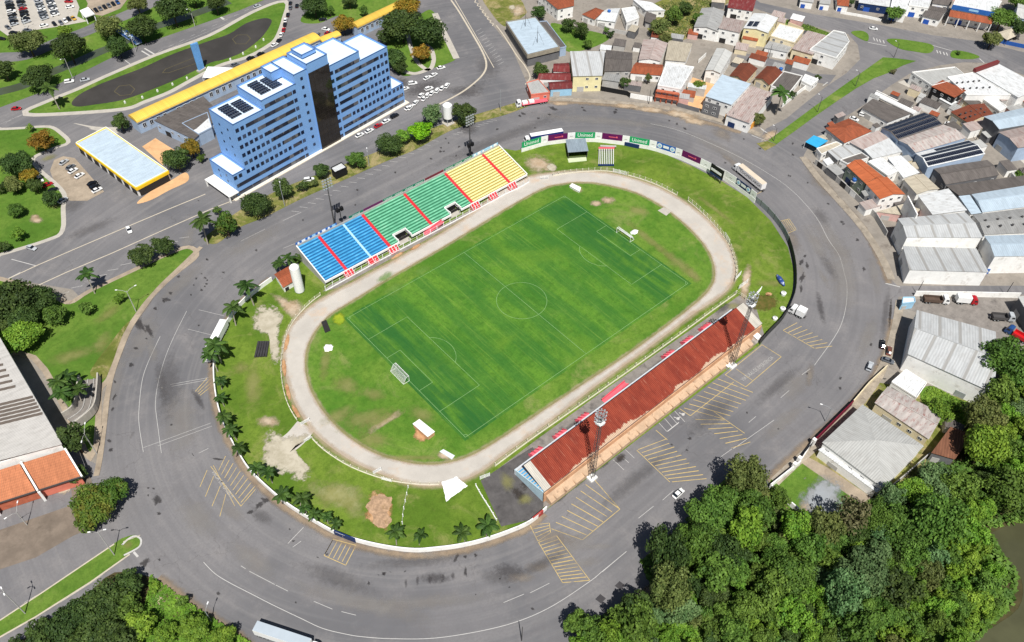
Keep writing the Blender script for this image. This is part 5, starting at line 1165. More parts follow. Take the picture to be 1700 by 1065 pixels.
R_ = dict(wh=roofmat('white_sheet', C(222,224,224), .8, .35, .5, .06, C(170,166,160), .8, .9), bl=roofmat('bluish_sheet', C(186,202,214), .8, .35, .45, .06, C(150,160,168), .4), gr=roofmat('grey_sheet', C(164,164,162), .9, .4, .7, .1, C(120,116,112), .6), dg=roofmat('dark_fibre_cement', C(104,98,94), .9, .5, .9, .18, C(76,70,68), .7), pk=roofmat('rust_stained_sheet', C(176,162,156), .9, .5, .8, .14, C(134,92,84), .75), st=roofmat('striped_sheet', C(184,176,170), 2.4, .5, .7, .1, C(136,76,68), .85, .8), tc=TILE, br=roofmat('brown_tile', C(124,66,46), .45, .6, .85, .2, C(86,48,38), .6, .8, tile=True), og=roofmat('orange_tile', C(190,104,64), .45, .6, .8, .18, C(146,78,50), .7, .8, tile=True), mr=roofmat('maroon_sheet', C(118,48,48), .7, .5, .7, .18, C(160,130,126), .5), be=roofmat('beige_sheet', C(196,186,166), .8, .4, .7, .1, C(160,146,126), .6), lg=roofmat('pale_grey_sheet', C(192,192,188), .7, .3, .6, .06, C(158,154,148), .5), rs=roofmat('rusty_sheet', C(136,92,70), .8, .5, .9, .25, C(96,62,48), .7), bu=plain('blue_sail', C(54,160,206), .6, .08), gs=roofmat('grey_sheet_lights', C(186,188,188), .9, .3, .7, .06, C(156,152,148), .4, .5, C(150,148,144), 6.5), yl=roofmat('yellow_sheet', C(236,196,86), .6, .25, .5, .06, C(214,176,90), .4))
SOLAR = None
def m_solar():
    m, nt, b = nm('solar_panel'); t = NT(nt); s = t.sep(t.coord('UV'))
    a = t.math('MODULO', s[0], 1.0); c = t.math('MODULO', s[1], 1.7); e = t.math('MAXIMUM', t.ramp(a,.04,.07,1,0), t.ramp(c,.04,.08,1,0))
    nt.links.new(t.mix(e, C(24,28,42), C(120,126,134)), b.inputs['Base Color']); b.inputs['Roughness'].default_value = .18; b.inputs['Specular IOR Level'].default_value = .5; return m
SOLAR = m_solar()
def winmesh():
    mb = MB(); mb.box((0,-.05,0),(1.0,.10,1.0),0,0)
    for a, b in (((-.5,-.08,-.5),(.5,-.08,-.5)),((-.5,-.08,.5),(.5,-.08,.5)),((-.5,-.08,-.5),(-.5,-.08,.5)),((.5,-.08,-.5),(.5,-.08,.5)),((0,-.08,-.5),(0,-.08,.5))): mb.beam(a,b,.07,.07,1)
    return mb
_w = winmesh().build('window', [GLASS, WMET]); WIN_ME = _w.data; bpy.data.objects.remove(_w)
def window(parent, c, rz, w, h, name='window', me=None):
    o = bpy.data.objects.new(name, me or WIN_ME); COL.objects.link(o); o.parent = parent; M = wmat(parent).inverted(); o.location = M @ Vector(c); o.rotation_euler = (0,0,rz-parent.rotation_euler.z); o.scale = (w,1,h); return o
DOORM = {k: MB().box((0,-.05,0),(1,.1,1)).build('door', m) for k, m in dict(d=DARK, g=GREYW, r=plain('door_red', C(190,28,44), .6, .06), n=NAVY, s=STEEL, b=plain('door_blue', C(40,84,170), .6, .06), w=WMET, m=MAROON).items()}
for k in list(DOORM): o = DOORM[k]; DOORM[k] = o.data; bpy.data.objects.remove(o)
def roofpart(mb, P, th=.14):
    """one roof plane, eave edge first: P = eave a, eave b, ridge b, ridge a"""
    a, b = P[0], P[1]; u = (b-a).normalized(); n = (b-a).cross(P[2]-a).normalized()
    if n.z < 0: n = -n
    v = n.cross(u); uv = [((p-a).dot(u), abs((p-a).dot(v))) for p in P]
    F = P if (P[1]-P[0]).cross(P[2]-P[0]).z > 0 else P[::-1]; U = uv if F is P else uv[::-1]
    mb.face(F, 0, U); lo = [p-UP*th for p in F]; mb.face(lo[::-1], 0, U[::-1])
    for i in range(len(F)): j = (i+1) % len(F); mb.face([lo[i],lo[j],F[j],F[i]], 0, [U[i],U[j],U[j],U[i]])
def solar(parent, Q, f0, f1, g0, g1, rows, dz=.12, gap=.12):
    """rows of panels on the roof plane Q (eave a, eave b, ridge b, ridge a)"""
    for k in range(rows):
        v0 = g0+(g1-g0)*(k+gap)/rows; v1 = g0+(g1-g0)*(k+1)/rows; B = lambda s, t: Q[0].lerp(Q[1],s).lerp(Q[3].lerp(Q[2],s),t)
        P = [B(f0,v0),B(f1,v0),B(f1,v1),B(f0,v1)]; n = (P[1]-P[0]).cross(P[3]-P[0]).normalized(); n = n if n.z > 0 else -n
        L = (P[1]-P[0]).length; W = (P[3]-P[0]).length; mb = MB(); F = [p+n*dz for p in P]; U = [(0,0),(L,0),(L,W),(0,W)]
        if (F[1]-F[0]).cross(F[2]-F[0]).z < 0: F = F[::-1]; U = U[::-1]
        mb.face(F,0,U); lo = [p-n*.06 for p in F]; [mb.face([lo[i],lo[(i+1)%4],F[(i+1)%4],F[i]],0,[(0,0)]*4) for i in range(4)]; mb.build('solar_panel_row', SOLAR, parent)
BR = random.Random(21)
def bld(name, label, quad, h, roof='gable', k=0, rise=1.2, wall='w', rm='gr', ov=.35, win=True, cat='building', door='d', floors=None, group=None, sol=None, chim=False, doorw=None, front=None):
    Q = pts(quad, h); N = len(Q); c = sum(Q,Vector())/N; t = thing(name, label, cat, (c.x,c.y,0), 0, group)
    W = [Vector((*(p+(c-p).normalized()*min(ov*1.3,(c-p).length*.2))[:2],0)) for p in Q]
    wm = WM[wall]; rmt = R_[rm]; mb = MB(); order = list(range(N)) if area(Q) > 0 else list(range(N))[::-1]
    planes = []; cap = MB()
    if roof == 'flat':
        mb.prism(W, 0, h); cap.prism(offset(W,-.25), h-.6, h-.28); pm = MB(); Wc = ccw(W)
        for a, b in zip(Wc, Wc[1:]+Wc[:1]): d = (b-a).normalized()*.12; pm.beam((*(a)[:2],h+.12),(*(b)[:2],h+.12),.26,.6)
        # roof deck just above the wall prism's own top
        rb = MB(); roofpart(rb, [Vector((p.x,p.y,h+.04)) for p in (offset(W,-.12) if N > 4 else [Wc[(k+i)%N] for i in range(N)])], .03); rb.build('roof', rmt, t); pm.build('parapet', wm, t)
    elif roof == 'hip':
        E = [Q[(k+i)%4] for i in range(4)]; m0 = (E[0]+E[3])/2; m1 = (E[1]+E[2])/2; L = (m1-m0); wd = (E[3]-E[0]).length; f = min(.5, wd/2/max(L.length,.1)*.98)
        r0 = m0+L*f+UP*rise; r1 = m1-L*f+UP*rise
        planes = [[E[0],E[1],r1,r0],[E[2],E[3],r0,r1],[E[1],E[2],r1],[E[3],E[0],r0]]; mb.prism(W,0,h-.15,top=False)
    elif roof == 'shed':
        E = [Q[(k+i)%4] for i in range(4)]; planes = [[E[0],E[1],E[2]+UP*rise,E[3]+UP*rise]]
        V = [W[(k+i)%4] for i in range(4)]; zt = [h-.15,h-.15,h+rise-.15,h+rise-.15]
        for i in range(4): j=(i+1)%4; mb.face([V[i],V[j],V[j]+UP*zt[j],V[i]+UP*zt[i]])
    else:
        E = [Q[(k+i)%4] for i in range(4)]; r0 = (E[0]+E[3])/2+UP*rise; r1 = (E[1]+E[2])/2+UP*rise
        planes = [[E[0],E[1],r1,r0],[E[2],E[3],r0,r1]]; V = [W[(k+i)%4] for i in range(4)]; tp = [v+UP*(h-.15) for v in V]; g0 = (V[0]+V[3])/2+UP*(h+rise-.2); g1 = (V[1]+V[2])/2+UP*(h+rise-.2)
        mb.face([V[0],V[1],tp[1],tp[0]]); mb.face([V[2],V[3],tp[3],tp[2]]); mb.face([V[1],V[2],tp[2],g1,tp[1]]); mb.face([V[3],V[0],tp[0],g0,tp[3]])
    mb.build('wall', wm, t)
    if planes:
        rb = MB(); [roofpart(rb, P) for P in planes]; ro = rb.build('roof', rmt, t)
        if roof in ('gable','hip') : MB().beam(planes[0][3]+UP*.06, planes[0][2]+UP*.06, .4, .16).build('ridge_cap', rmt, ro)
    if sol:
        for pi, f0, f1, g0, g1, n in sol: solar(t, planes[pi] if planes else [Vector((p.x,p.y,h+.1)) for p in [Q[(k+i)%N] for i in range(4)]], f0, f1, g0, g1, n)
    # openings on the sides that can be seen
    done = False; fl = floors or max(1, int((h+.3)/3.0))
    for i in order:
        a, b = W[i], W[(i+1)%N]; d = (b-a); L = d.length
        if L < 3: continue
        d.normalize(); n = Vector((d.y,-d.x,0)); mid = (a+b)/2
        if n.dot(mid-Vector((c.x,c.y,0))) < 0: n = -n
        vis = n.dot(Vector((CAM.x-mid.x,CAM.y-mid.y,0)).normalized())
        if vis < .15: continue
        rz = math.atan2(n.y,n.x)+math.pi/2; isf = (front == i) if front is not None else (not done and vis > .3)
        if isf and door:
            dw = doorw or min(3.2, L*.35); hh = min(2.6, h*.6); window(t, mid+d*(L*.22)+n*.03+UP*(hh/2), rz, dw, hh, 'door', DOORM[door]); done = True
        if win:
            m = max(1, min(6, int(L/3.6)))
            for f in range(fl):
                zc = (f+.58)*(h/fl); 
                for j in range(m):
                    x = (j+.5)/m*L-L/2
                    if f == 0 and isf and door and abs(x-L*.22) < (doorw or min(3.2,L*.35))/2+.9: continue
                    if BR.random() < .12: continue
                    window(t, mid+d*x+n*.03+UP*zc, rz, 1.3, min(1.1, h/fl*.4))
    if chim: MB().box((*((c+Q[0])/2)[:2],h+rise*.5+.5),(.6,.6,1.4)).build('chimney', wm, t)
    return t
# blue office tower, in its own frame: x along the front, y to the back
TA, TB = Vector((3.726,152.099,0)), Vector((96.558,164.421,0)); TRZ = math.atan2((TB-TA).y,(TB-TA).x)
tw = thing('office_tower', 'tall stepped pale blue office tower with a dark glass strip', 'office building', TA, TRZ)
TBL = plain('tower_blue', C(124,166,218), .8, .05, .06, dirt=C(96,148,212), dirt_amt=.5, dscale=.06); TRF = plain('tower_roof', C(206,222,236), .8, .06, .1, dirt=C(190,204,220), dirt_amt=.5); TBD = plain('tower_trim', C(74,104,156), .7, .06)
DGLASS = plain('curtain_glass', C(40,36,34), .06, .25, .12, spec=.7, dirt=C(64,56,48), dirt_amt=.8, dscale=.15)
def tblock(name, u0, u1, v0, v1, h, z0=0, par=.7, parent=None):
    o = MB().prism([(u0,v0),(u1,v0),(u1,v1),(u0,v1)], z0, h-par).build(name, [TBL], tw, True)
    MB().prism([(u0+.3,v0+.3),(u1-.3,v0+.3),(u1-.3,v1-.3),(u0+.3,v1-.3)], h-par+.01, h-par+.06).build('roof', TRF, o, True)
    mb = MB()
    for a, b in (((u0,v0),(u1,v0)),((u1,v0),(u1,v1)),((u1,v1),(u0,v1)),((u0,v1),(u0,v0))):
        A, B = Vector((*a,h-par/2)), Vector((*b,h-par/2)); n = Vector(((u0+u1)/2,(v0+v1)/2,h-par/2)); ins = .14; d = (B-A).normalized(); s = Vector((-d.y,d.x,0))*ins; mb.beam(A+s,B+s,.28,par)
    mb.build('parapet', TBL, o, True); mb = MB()
    for a, b in (((u0,v0),(u1,v0)),((u1,v0),(u1,v1)),((u1,v1),(u0,v1)),((u0,v1),(u0,v0))): mb.beam((*a,h+.03),(*b,h+.03),.34,.07)
    mb.build('coping', TBD, o, True); return o
D1 = 15.8
tblock('left_wing',0,6,0,D1,10.8); tblock('left_block',6,20.2,.0,D1,31.6); tblock('left_upper_block',20.2,37,0,D1,35.4); tblock('lift_core',37,43.4,.05,14.6,39.2); tblock('stair_core',32,37,8,14.6,39.2,35.4); tblock('glass_tower',43.4,54,-.4,12,41.4); tblock('roof_plant',45,52,4,11,43,41.4)
tblock('right_block',54,70.5,0,16.5,35.7); tblock('right_lower_block',70.5,86,0,17,31.4); tblock('right_wing',86,93.2,0,13,10.4)
MB().box((48.75,-.46,18.6),(10.5,.3,37.0)).build('glass_front', DGLASS, tw, True)
mb = MB(); [mb.box((43.8+k*1.98,-.64,18.6),(.06,.06,37)) for k in range(6)]; [mb.box((48.75,-.64,1.5+k*1.95),(10.5,.05,.05)) for k in range(19)]; mb.build('glazing_bars', plain('bronze_bar', C(52,46,42), .4, .1), tw, True)
SQ = MB().box((0,-.04,0),(1.45,.16,1.5)).build('window', glassmat('tower_window', C(20,28,54), C(66,78,104))); SQM = SQ.data; bpy.data.objects.remove(SQ)
BNM = glassmat('tower_band', C(34,38,54), C(104,104,108))
def sq(u, z, v=-.02, rz=0, s=1.0): o = bpy.data.objects.new('window', SQM); COL.objects.link(o); o.parent = tw; o.location = (u, v, z); o.rotation_euler.z = rz; o.scale = (s,1,s); return o
def band(u0, u1, z): MB().box(((u0+u1)/2,-.04,z),(u1-u0,.16,1.5)).build('window_band', BNM, tw, True)
rows = (28.4,24.6,20.75,16.85,13.0,9.0)
band(21.2,34.5,32.3); sq(35.7,32.3); sq(55.1,32.2); band(56.8,70,31.9)
for z, n in zip(rows, (2,4,5,6,8,10)):
    for k in range(n): sq(7.1+2.35*k, z)
    u0 = 7.1+2.35*n-.6
    if u0 < 33.6: band(u0,34.5,z)
    sq(35.7,z); sq(55.1,z)
    for k in range(n): sq(84.6-2.35*k, z)
    u1 = 84.6-2.35*n+.7; band(56.8,u1,z)
for u in (.9,3.3): sq(u,9.0)
for u in (87.3,89.6,91.8): sq(u,9.0)
for z in (4.95,1.4): band(.6,34.5,z); sq(35.7,z); sq(55.1,z); band(56.8,92.6,z)
for k in range(9): sq(40.3,4.6+k*3.95,.03,0,.8)
for z in (2.5,5.5,8.4):
    for v in (5,10): sq(-.02,z,v,-math.pi/2,.55)
for z in (15,19,23,27):
    for v in (5,10.5): sq(5.98,z,v,-math.pi/2,.55)
MB().prism([(-2.6,-1.6),(94.5,-1.6),(94.5,15.5),(-2.6,15.5)],.02,.35).build('plinth', plain('plinth_pale', C(224,214,196), .85, .06), tw, True)
mb = MB(); mb.box((-2.4,7,3.2),(4.6,17,.35)); mb.box((-4.4,15,1.5),(.5,.5,3)); mb.box((-4.4,-1,1.5),(.5,.5,3)); mb.build('porch', plain('porch_pale', C(232,230,224), .8, .05), tw, True)
for (u0,u1,v0,v1,z,n) in ((8.2,18.6,3.2,13.2,31.25,6),(23,33.5,3.2,13.0,35.05,6)):
    Q = [tw.matrix_basis @ Vector(p) for p in ((u0,v0,z),(u1,v0,z),(u1,v1,z+.8),(u0,v1,z+.8))] if False else [Matrix.Translation(TA) @ Matrix.Rotation(TRZ,4,'Z') @ Vector(p) for p in ((u0,v0,z),(u1,v0,z),(u1,v1,z+.5),(u0,v1,z+.5))]
    solar(tw, Q, 0, .47, 0, 1, n, .15, .34); solar(tw, Q, .53, 1, 0, .92, n, .15, .34)
# yellow vaulted walkway
def vault(label, a, b, w, h, r=1.7, wins=True):
    A, B = G(*a,h), G(*b,h); d = B-A; L = d.length; t = thing('covered_walkway', label, 'walkway', (A.x,A.y,0), math.atan2(d.y,d.x), 'yellow roofed walkways'); mb = MB(); n = 8
    ring = [(w/2*math.cos(math.pi*k/n), h+r*math.sin(math.pi*k/n)) for k in range(n+1)]
    for (y0,z0),(y1,z1) in zip(ring, ring[1:]): mb.face([(0,y0,z0),(L,y0,z0),(L,y1,z1),(0,y1,z1)],0,[(0,0),(L,0),(L,1),(0,1)],True)
    for x in (0,L): mb.face([(x,y,z) for y, z in ring],0,[(0,0)]*(n+1))
    mb.build('roof', R_['yl'], t, True); MB().prism([(.3,-w/2+.5),(L-.3,-w/2+.5),(L-.3,w/2-.5),(.3,w/2-.5)],0,h).build('wall', WM['b'], t, True)
    k = 0
    while wins and 3+k*3.4 < L-2:
        if k % 5 != 4: window(t, t.matrix_basis @ Vector((0,0,0)) if False else Matrix.Translation(t.location) @ Matrix.Rotation(t.rotation_euler.z,4,'Z') @ Vector((3+k*3.4,-w/2+.47,h*.55)), t.rotation_euler.z, 1.6, 2.2)
        k += 1
    mb = MB(); mb.box((L/2,-w/2+.3,h-.3),(L,.5,.3)); mb.build('gutter', GREYW, t, True); return t
vault('long yellow vaulted walkway running behind the blue tower', (220,198), (525,60), 7.5, 6.0); vault('short yellow vaulted piece between the tower and the golden tree', (531,67), (562,55), 5, 5, 1.2, False); vault('far yellow vaulted walkway at the north lawn', (588,43), (660,9), 5.5, 5.5)
bld('school_block','low block with brown ribbed roof below the yellow walkway',"256,201 338,161 368,190 322,231",5.5,'shed',2,.6,'b','dg',win=True)
bld('school_block','white roofed block beside the brown ribbed roof',"301,205 345,186 353,212 330,224",5.6,'flat',0,0,'b','wh',win=False)
t = bld('car_shed','long white roofed car shed with yellow fascia beside the gravel car park',"126,237 176,211 279,283 226,311",4.6,'flat',1,0,'w','bl',0.1,False,door=None)
Q = pts("126,237 176,211 279,283 226,311",4.9); mb = MB(); Y_ = plain('fascia_yellow', C(240,196,40), .6, .05)
for a, b in zip(Q, Q[1:]+Q[:1]): mb.beam(a-UP*.75,b-UP*.75,.5,1.3)
mb.build('fascia', Y_, t); A, B = Q[3], Q[0]; d = (B-A)
for k in range(8): p = A+d*((k+.5)/8); n = Vector((d.y,-d.x,0)).normalized(); n = n if n.dot(A-Q[2]) > 0 else -n; window(t, Vector((p.x,p.y,1.7))+n*.1, math.atan2(n.y,n.x)+math.pi/2, 3.4, 2.6, 'bay_opening', DOORM['d'])
A, B = Q[2], Q[3]; p = (A+B)/2; d = B-A; n = Vector((d.y,-d.x,0)).normalized(); n = n if n.dot(p-Q[0]) > 0 else -n; window(t, Vector((p.x,p.y,2.0))+n*.1, math.atan2(n.y,n.x)+math.pi/2, d.length*.92, 3.0, 'end_opening', DOORM['d'])
t = thing('gate_canopy','white canopy at the far car park gate','canopy',G(144,22)); mb = MB(); Q = pts("132,17 146,11 157,22 141,28",4.2); mb.prism([Vector((p.x,p.y,0)) for p in Q],3.7,4.2,bottom=True); mb.build('roof',WMET,t); mb = MB(); [mb.box((p.x,p.y,1.85),(.4,.4,3.7)) for p in [q.lerp((Q[0]+Q[2])/2,.15) for q in Q]]; each(mb,'post',WMET,t)
t = thing('footbridge','blue footbridge over the canal','bridge',G(212,60)); A, B = G(193,47,1.6), G(231,72,1.2); mb = MB(); mb.beam(A,B,3.2,.4); mb.build('deck',WM['b'],t); s = (B-A).normalized().cross(UP)*1.5
BLF = plain('bridge_blue', C(40,86,160), .6, .08)
for sg in (-1,1): mb = MB(); mb.beam(A+s*sg+UP*.8,B+s*sg+UP*.8,.12,1.4); mb.build('side_panel',BLF,t)
p = G(335,117); t = thing('pylon','tall slim pale blue pylon standing at the pond','pylon',p,.3); h = height((335,117),(324,70)); mb = MB(); mb.face([(-1.6,-.5,0),(1.6,-.5,0),(1.9,-.5,h-.6),(-1.9,-.5,h)]); mb.face([(1.6,.5,0),(-1.6,.5,0),(-1.9,.5,h),(1.9,.5,h-.6)]); mb.face([(-1.6,.5,0),(-1.6,-.5,0),(-1.9,-.5,h),(-1.9,.5,h)]); mb.face([(1.6,-.5,0),(1.6,.5,0),(1.9,.5,h-.6),(1.9,-.5,h-.6)]); mb.face([(-1.9,-.5,h),(1.9,-.5,h-.6),(1.9,.5,h-.6),(-1.9,.5,h)]); mb.build('shaft',plain('pylon_blue', C(104,160,216), .5, .06),t,True); mb = MB(); mb.box((0,0,.5),(4.6,2,1)); mb.build('base',CONC,t,True); mb = MB(); mb.tube([(0,0,h-.4),(0,0,h+1.2)],.06,6); mb.build('rod',STEEL,t,True)
t = thing('white_awning','white tent awning between the pond and the yellow walkway','awning',G(352,122)); mb = MB(); Q = pts("336,128 345,110 388,112 356,130",3.0); c = sum(Q,Vector())/4+UP*.9
for a, b in zip(Q, Q[1:]+Q[:1]): mb.face([a,b,c]) if (b-a).cross(c-a).z > 0 else mb.face([b,a,c])
mb.build('cloth',WCLOTH,t); mb = MB(); [mb.beam((q.x,q.y,0),q,.14) for q in Q]; each(mb,'post',WMET,t)
for i, (x, y) in enumerate(((208,171),(237,163),(262,152),(287,141),(311,131),(383,100),(404,90),(425,79),(438,67))):
    t = thing('stone_marker','small white stone block in the row along the pond lawn','stone',G(x,y,.14),.4,'white stone blocks along the pond lawn'); MB().box((0,0,.5),(.7,.5,1.0)).box((0,0,1.1),(.5,.4,.3)).build('block',WALLW,t,True)
bld('kiosk','black kiosk with white flat roof on the verge',"549,279 567,270 576,278 556,287",3.6,'flat',0,0,'k','wh',.1,False,'kiosk')
# sports hall
t = thing('sports_hall','large hall with pale ribbed roof and orange tiled front at the left edge','hall',G(20,740)); Q = pts("-150,815 103,737 -40,491 -290,572",11.5); hl = Q
e0, e1, e2, e3 = Q; HR = roofmat('hall_sheet', C(212,208,202), .55, .4, .6, .05, C(164,158,150), .4)
mb = MB(); m0, m1 = (e0+e1)/2, (e2+e3)/2; roofpart(mb,[e1,e2,m1+UP*1.6,m0+UP*1.6]); roofpart(mb,[e3,e0,m0+UP*1.6,m1+UP*1.6]); mb.build('roof',HR,t)
mb = MB(); W = [q.lerp(sum(Q,Vector())/4,.015) for q in Q]; mb.prism([Vector((p.x,p.y,0)) for p in W],0,11.2); mb.build('wall',WALLW,t)
STRP = plain('roof_light_strip', C(104,94,86), .5, .12)
u = (e2-e1); wv = (m0+UP*1.6-e1)
for a, b, s0, s1 in ((0.30,.50,.02,.62),(.60,.95,.16,.62)):
    for k in range(7 if b > .9 else 6):
        f = a+(b-a)*k/6
        if f > .97: continue
        A = e1+u*(f*.62)+wv*s0+UP*.09; B = e1+u*(f*.62)+wv*s1+UP*.09; MB().beam(A,B,1.0,.06).build('roof_light',STRP,t)
OG = roofmat('hall_tile', C(188,120,84), .45, .5, .8, .16, C(150,92,64), .6, .8, tile=True); nrm = (e1-e2).normalized(); d = (e0-e1).normalized(); top = Vector((e1.x,e1.y,9.0)); L = 60
for k in range(5):
    a = top+d*(k*12.2+.4); b = top+d*(k*12.2+11.6); w_ = nrm*9.0-UP*3.6; mb = MB(); roofpart(mb,[b+w_,a+w_,a+nrm*.2,b+nrm*.2]); mb.build('orange_roof',OG,t)
    MB().beam(top+d*(k*12.2+12.0)+UP*.2,top+d*(k*12.2+12.0)+w_+UP*.2+nrm*.6,.5,.9).build('roof_beam',WALLW,t); MB().beam(a+w_-UP*.25,b+w_-UP*.25,.5,.5).build('front_gutter',STEELD,t)
    MB().box((*((a+b)/2+nrm*8.0)[:2],2.4),((b-a).length,.3,4.4),math.atan2(d.y,d.x)).build('front_wall',WM['r'] if k % 2 else WM['s'],t); p = top+d*(k*12.2+12.0)+nrm*9.3; MB().box((p.x,p.y,2.4),(.7,.7,4.8)).build('front_pillar',WALLW,t)
MB().beam(top+UP*.2,top+nrm*9.6-UP*3.4,.5,.9).build('roof_beam',WALLW,t)
t = thing('concrete_ramp','curved concrete ramp with low walls beside the ring road','ramp',G(145,670)); L_ = spline(pts("136,632 132,660 127,684 110,698",0),False,5); Rr = spline(pts("167,628 166,655 160,686 130,714",0),False,5); mb = MB(); k_ = min(len(L_),len(Rr))
for i in range(k_-1):
    z0, z1 = .3+2.2*i/k_, .3+2.2*(i+1)/k_; mb.face([L_[i]+UP*z0,Rr[i]+UP*z0,Rr[i+1]+UP*z1,L_[i+1]+UP*z1])
mb.build('ramp_surface',CONCD,t)
for P_, nme in ((L_,'side_wall'),(Rr,'side_wall'),([a.lerp(b,.36) for a,b in zip(L_,Rr)],'kerb_line'),([a.lerp(b,.68) for a,b in zip(L_,Rr)],'kerb_line')):
    mb = MB(); hw = 3.2 if nme == 'side_wall' else .5
    for i in range(k_-1): z = 2.2*i/k_; mb.beam((*P_[i][:2],z*.5+hw/2+(.3 if hw < 1 else 0)+(z*.5 if hw < 1 else 0)),(*P_[i+1][:2],z*.5+hw/2+(.3 if hw < 1 else 0)+(z*.5 if hw < 1 else 0)),.45 if hw > 1 else .2,hw if hw > 1 else .2)
    mb.build(nme,CONC if hw > 1 else GREYW,t)
# north side
t = bld('antenna_building','flat building with white roof and two antennas beside the service road',"840,36 889,28 929,78 876,91",6.4,'flat',1,0,'d','bl',.1,False,door=None)
Q = pts("840,36 889,28 929,78 876,91",6.6); mb = MB()
for a, b in zip(Q, Q[1:]+Q[:1]): mb.beam(a-UP*.8,b-UP*.8,.4,2.0)
mb.build('fascia', plain('fascia_olive', C(150,142,126), .8, .12, .5), t)
for x, y in ((872,43),(892,70)): p = G(x,y,6.6); mb = MB(); mb.tube([p,p+UP*9],[.16,.05],6); mb.build('antenna',STEELD,t); mb = MB(); [mb.beam(p+UP*6,p+Vector((dx,dy,0)),.05) for dx, dy in ((4,1),(-4,-1),(1,-4))]; mb.build('guy_wires',STEELD,t)
bld('side_annex','dark flat annex with blue wall right of the antenna building',"893,36 907,35 940,78 930,80",4.6,'flat',0,0,'b','dg',.1,False)
N_ = "salmon_house|salmon corner house with flat roof at the ring road|873,137 894,131 914,154 881,158|4.2|flat|0|0|s|lg;maroon_house|maroon gable roof farthest of the three behind the salmon house|919,105 944,104 946,119 918,118|4|gable|0|1.2|w|mr;maroon_house|middle maroon gable roof behind the salmon house|897,121 946,120 948,133 892,131|4|gable|0|1.3|w|mr;maroon_house|maroon gable roof with pale blue front wall|909,136 948,133 951,146 913,148|4|gable|0|1.2|t|mr;narrow_building|tall pale yellow building with grey roof beside the maroon roofs|946,87 1004,87 1000,125 951,126|8.5|shed|2|.8|y|gs;workshop|wide grey stained roof right of the yellow building|1006,82 1050,87 1049,117 1003,118|4.2|gable|0|1|g|dg;workshop|small grey blue roof below the wide stained roof|1004,120 1031,124 1028,137 999,133|3.6|shed|0|.5|g|gr;villa|white house with terracotta roof at the top edge near the antenna building|893,-12 953,-9 953,9 926,15|6.5|hip|0|2|w|tc;house|terracotta hip roof house behind the antenna yard|966,23 989,12 1003,17 987,32|4|hip|0|1.6|w|tc;house|white roofed house beside the terracotta hip roof|991,32 1008,14 1030,13 1021,36|4|gable|1|1|w|wh;house|second white roof from the terracotta hip house|1031,14 1054,11 1062,30 1040,38|4.4|flat|0|0|w|wh;house|white roof with bluish patch at the top of the scrub bank|1050,0 1082,5 1105,17 1072,17|4|shed|2|.6|w|wh;hut|dark tin roofed hut left of the scrub bank|1073,20 1090,24 1087,40 1070,36|3|shed|1|.5|d|dg;workshop|grey pink patched roof below the scrub bank|1068,65 1109,71 1096,101 1060,99|4.2|gable|1|1.1|w|pk;workshop|plain grey roof right of the patched one|1110,66 1150,72 1138,104 1104,101|4|shed|0|.7|w|be;house|long terracotta roof below the grey roofs|1056,103 1101,107 1099,125 1046,121|3.8|gable|0|1.2|w|tc;brick_fronted_house|white flat roofed house with red brick balcony front|1106,104 1153,111 1130,149 1091,142|7.4|flat|0|0|w|wh;house|white long house with grey gable roof above the blue roof|1190,79 1216,87 1196,121 1171,116|6.4|gable|1|.9|w|lg;warehouse|pale blue roofed building with grey front on the ring road|1199,123 1246,141 1214,176 1171,159|6.5|shed|3|.8|w|bl;shop|pink stained roof shop with orange front at the street corner|1246,142 1285,154 1244,206 1205,192|5|shed|0|.6|w|pk;house|left brown tiled gable house in the inner yard|1229,104 1258,113 1237,137 1211,125|3.8|gable|1|1.5|c|br;house|right brown tiled gable house in the inner yard|1273,109 1300,120 1277,141 1253,129|3.8|gable|1|1.5|c|br;annex|dark flat annex right of the brown tiled houses|1301,118 1333,126 1311,154 1279,143|3.4|flat|0|0|w|dg;garage|small white garage on the side street|1336,123 1360,132 1347,143 1329,134|3.2|flat|0|0|w|wh;warehouse|grey gabled warehouse with a dark door above the scrub bank|1165,13 1203,18 1193,52 1152,44|6|gable|1|1.3|w|gr;warehouse|red ribbed roof building at the top edge|1211,-4 1255,0 1250,18 1208,12|6|shed|2|.6|w|mr;warehouse|white fronted building with a red door and pink roof|1203,28 1237,34 1228,56 1192,48|7|shed|0|.7|w|pk;warehouse|cream building with solar panels on a white roof|1251,21 1292,29 1275,54 1234,46|8.2|gable|1|.9|y|wh;warehouse|white roofed block with three dark roof vents|1294,39 1336,50 1319,72 1278,60|6|flat|0|0|c|wh;shed|grey canopy shed in front of the white roofed block|1277,67 1315,77 1307,88 1268,80|3.8|shed|0|.5|w|gr;warehouse|grey pink roof with three dark light strips beside the vented block|1341,50 1375,59 1349,92 1314,82|5|shed|0|.6|c|pk"
for s in N_.split(';'):
    n_, l_, q_, h_, r_, k_, rs_, w_, m_ = s.split('|'); bld(n_, l_, q_, float(h_), r_, int(k_), float(rs_), w_, m_, sol=[(1,.12,.45,.1,.95,2)] if 'solar' in l_ else None, door={'warehouse':'d','shop':'n'}.get(n_,'g'))
bld('corner_building','white angular corner building with grey roof at the street junction',"1343,83 1384,50 1403,54 1411,69 1388,97",6.2,'flat',0,0,'w','gs')
t = thing('shop_wall','orange front wall of the corner shop','wall',G(1228,208)); P = pts("1203,197 1246,214 1256,205"); mb = MB(); [mb.beam((a.x,a.y,1.5),(b.x,b.y,1.5),.3,3.0) for a, b in zip(P,P[1:])]; mb.build('wall',WM['o'],t); MB().beam((P[0].x,P[0].y,3.1),(P[1].x,P[1].y,3.1),.5,.2).build('coping',GREYW,t)
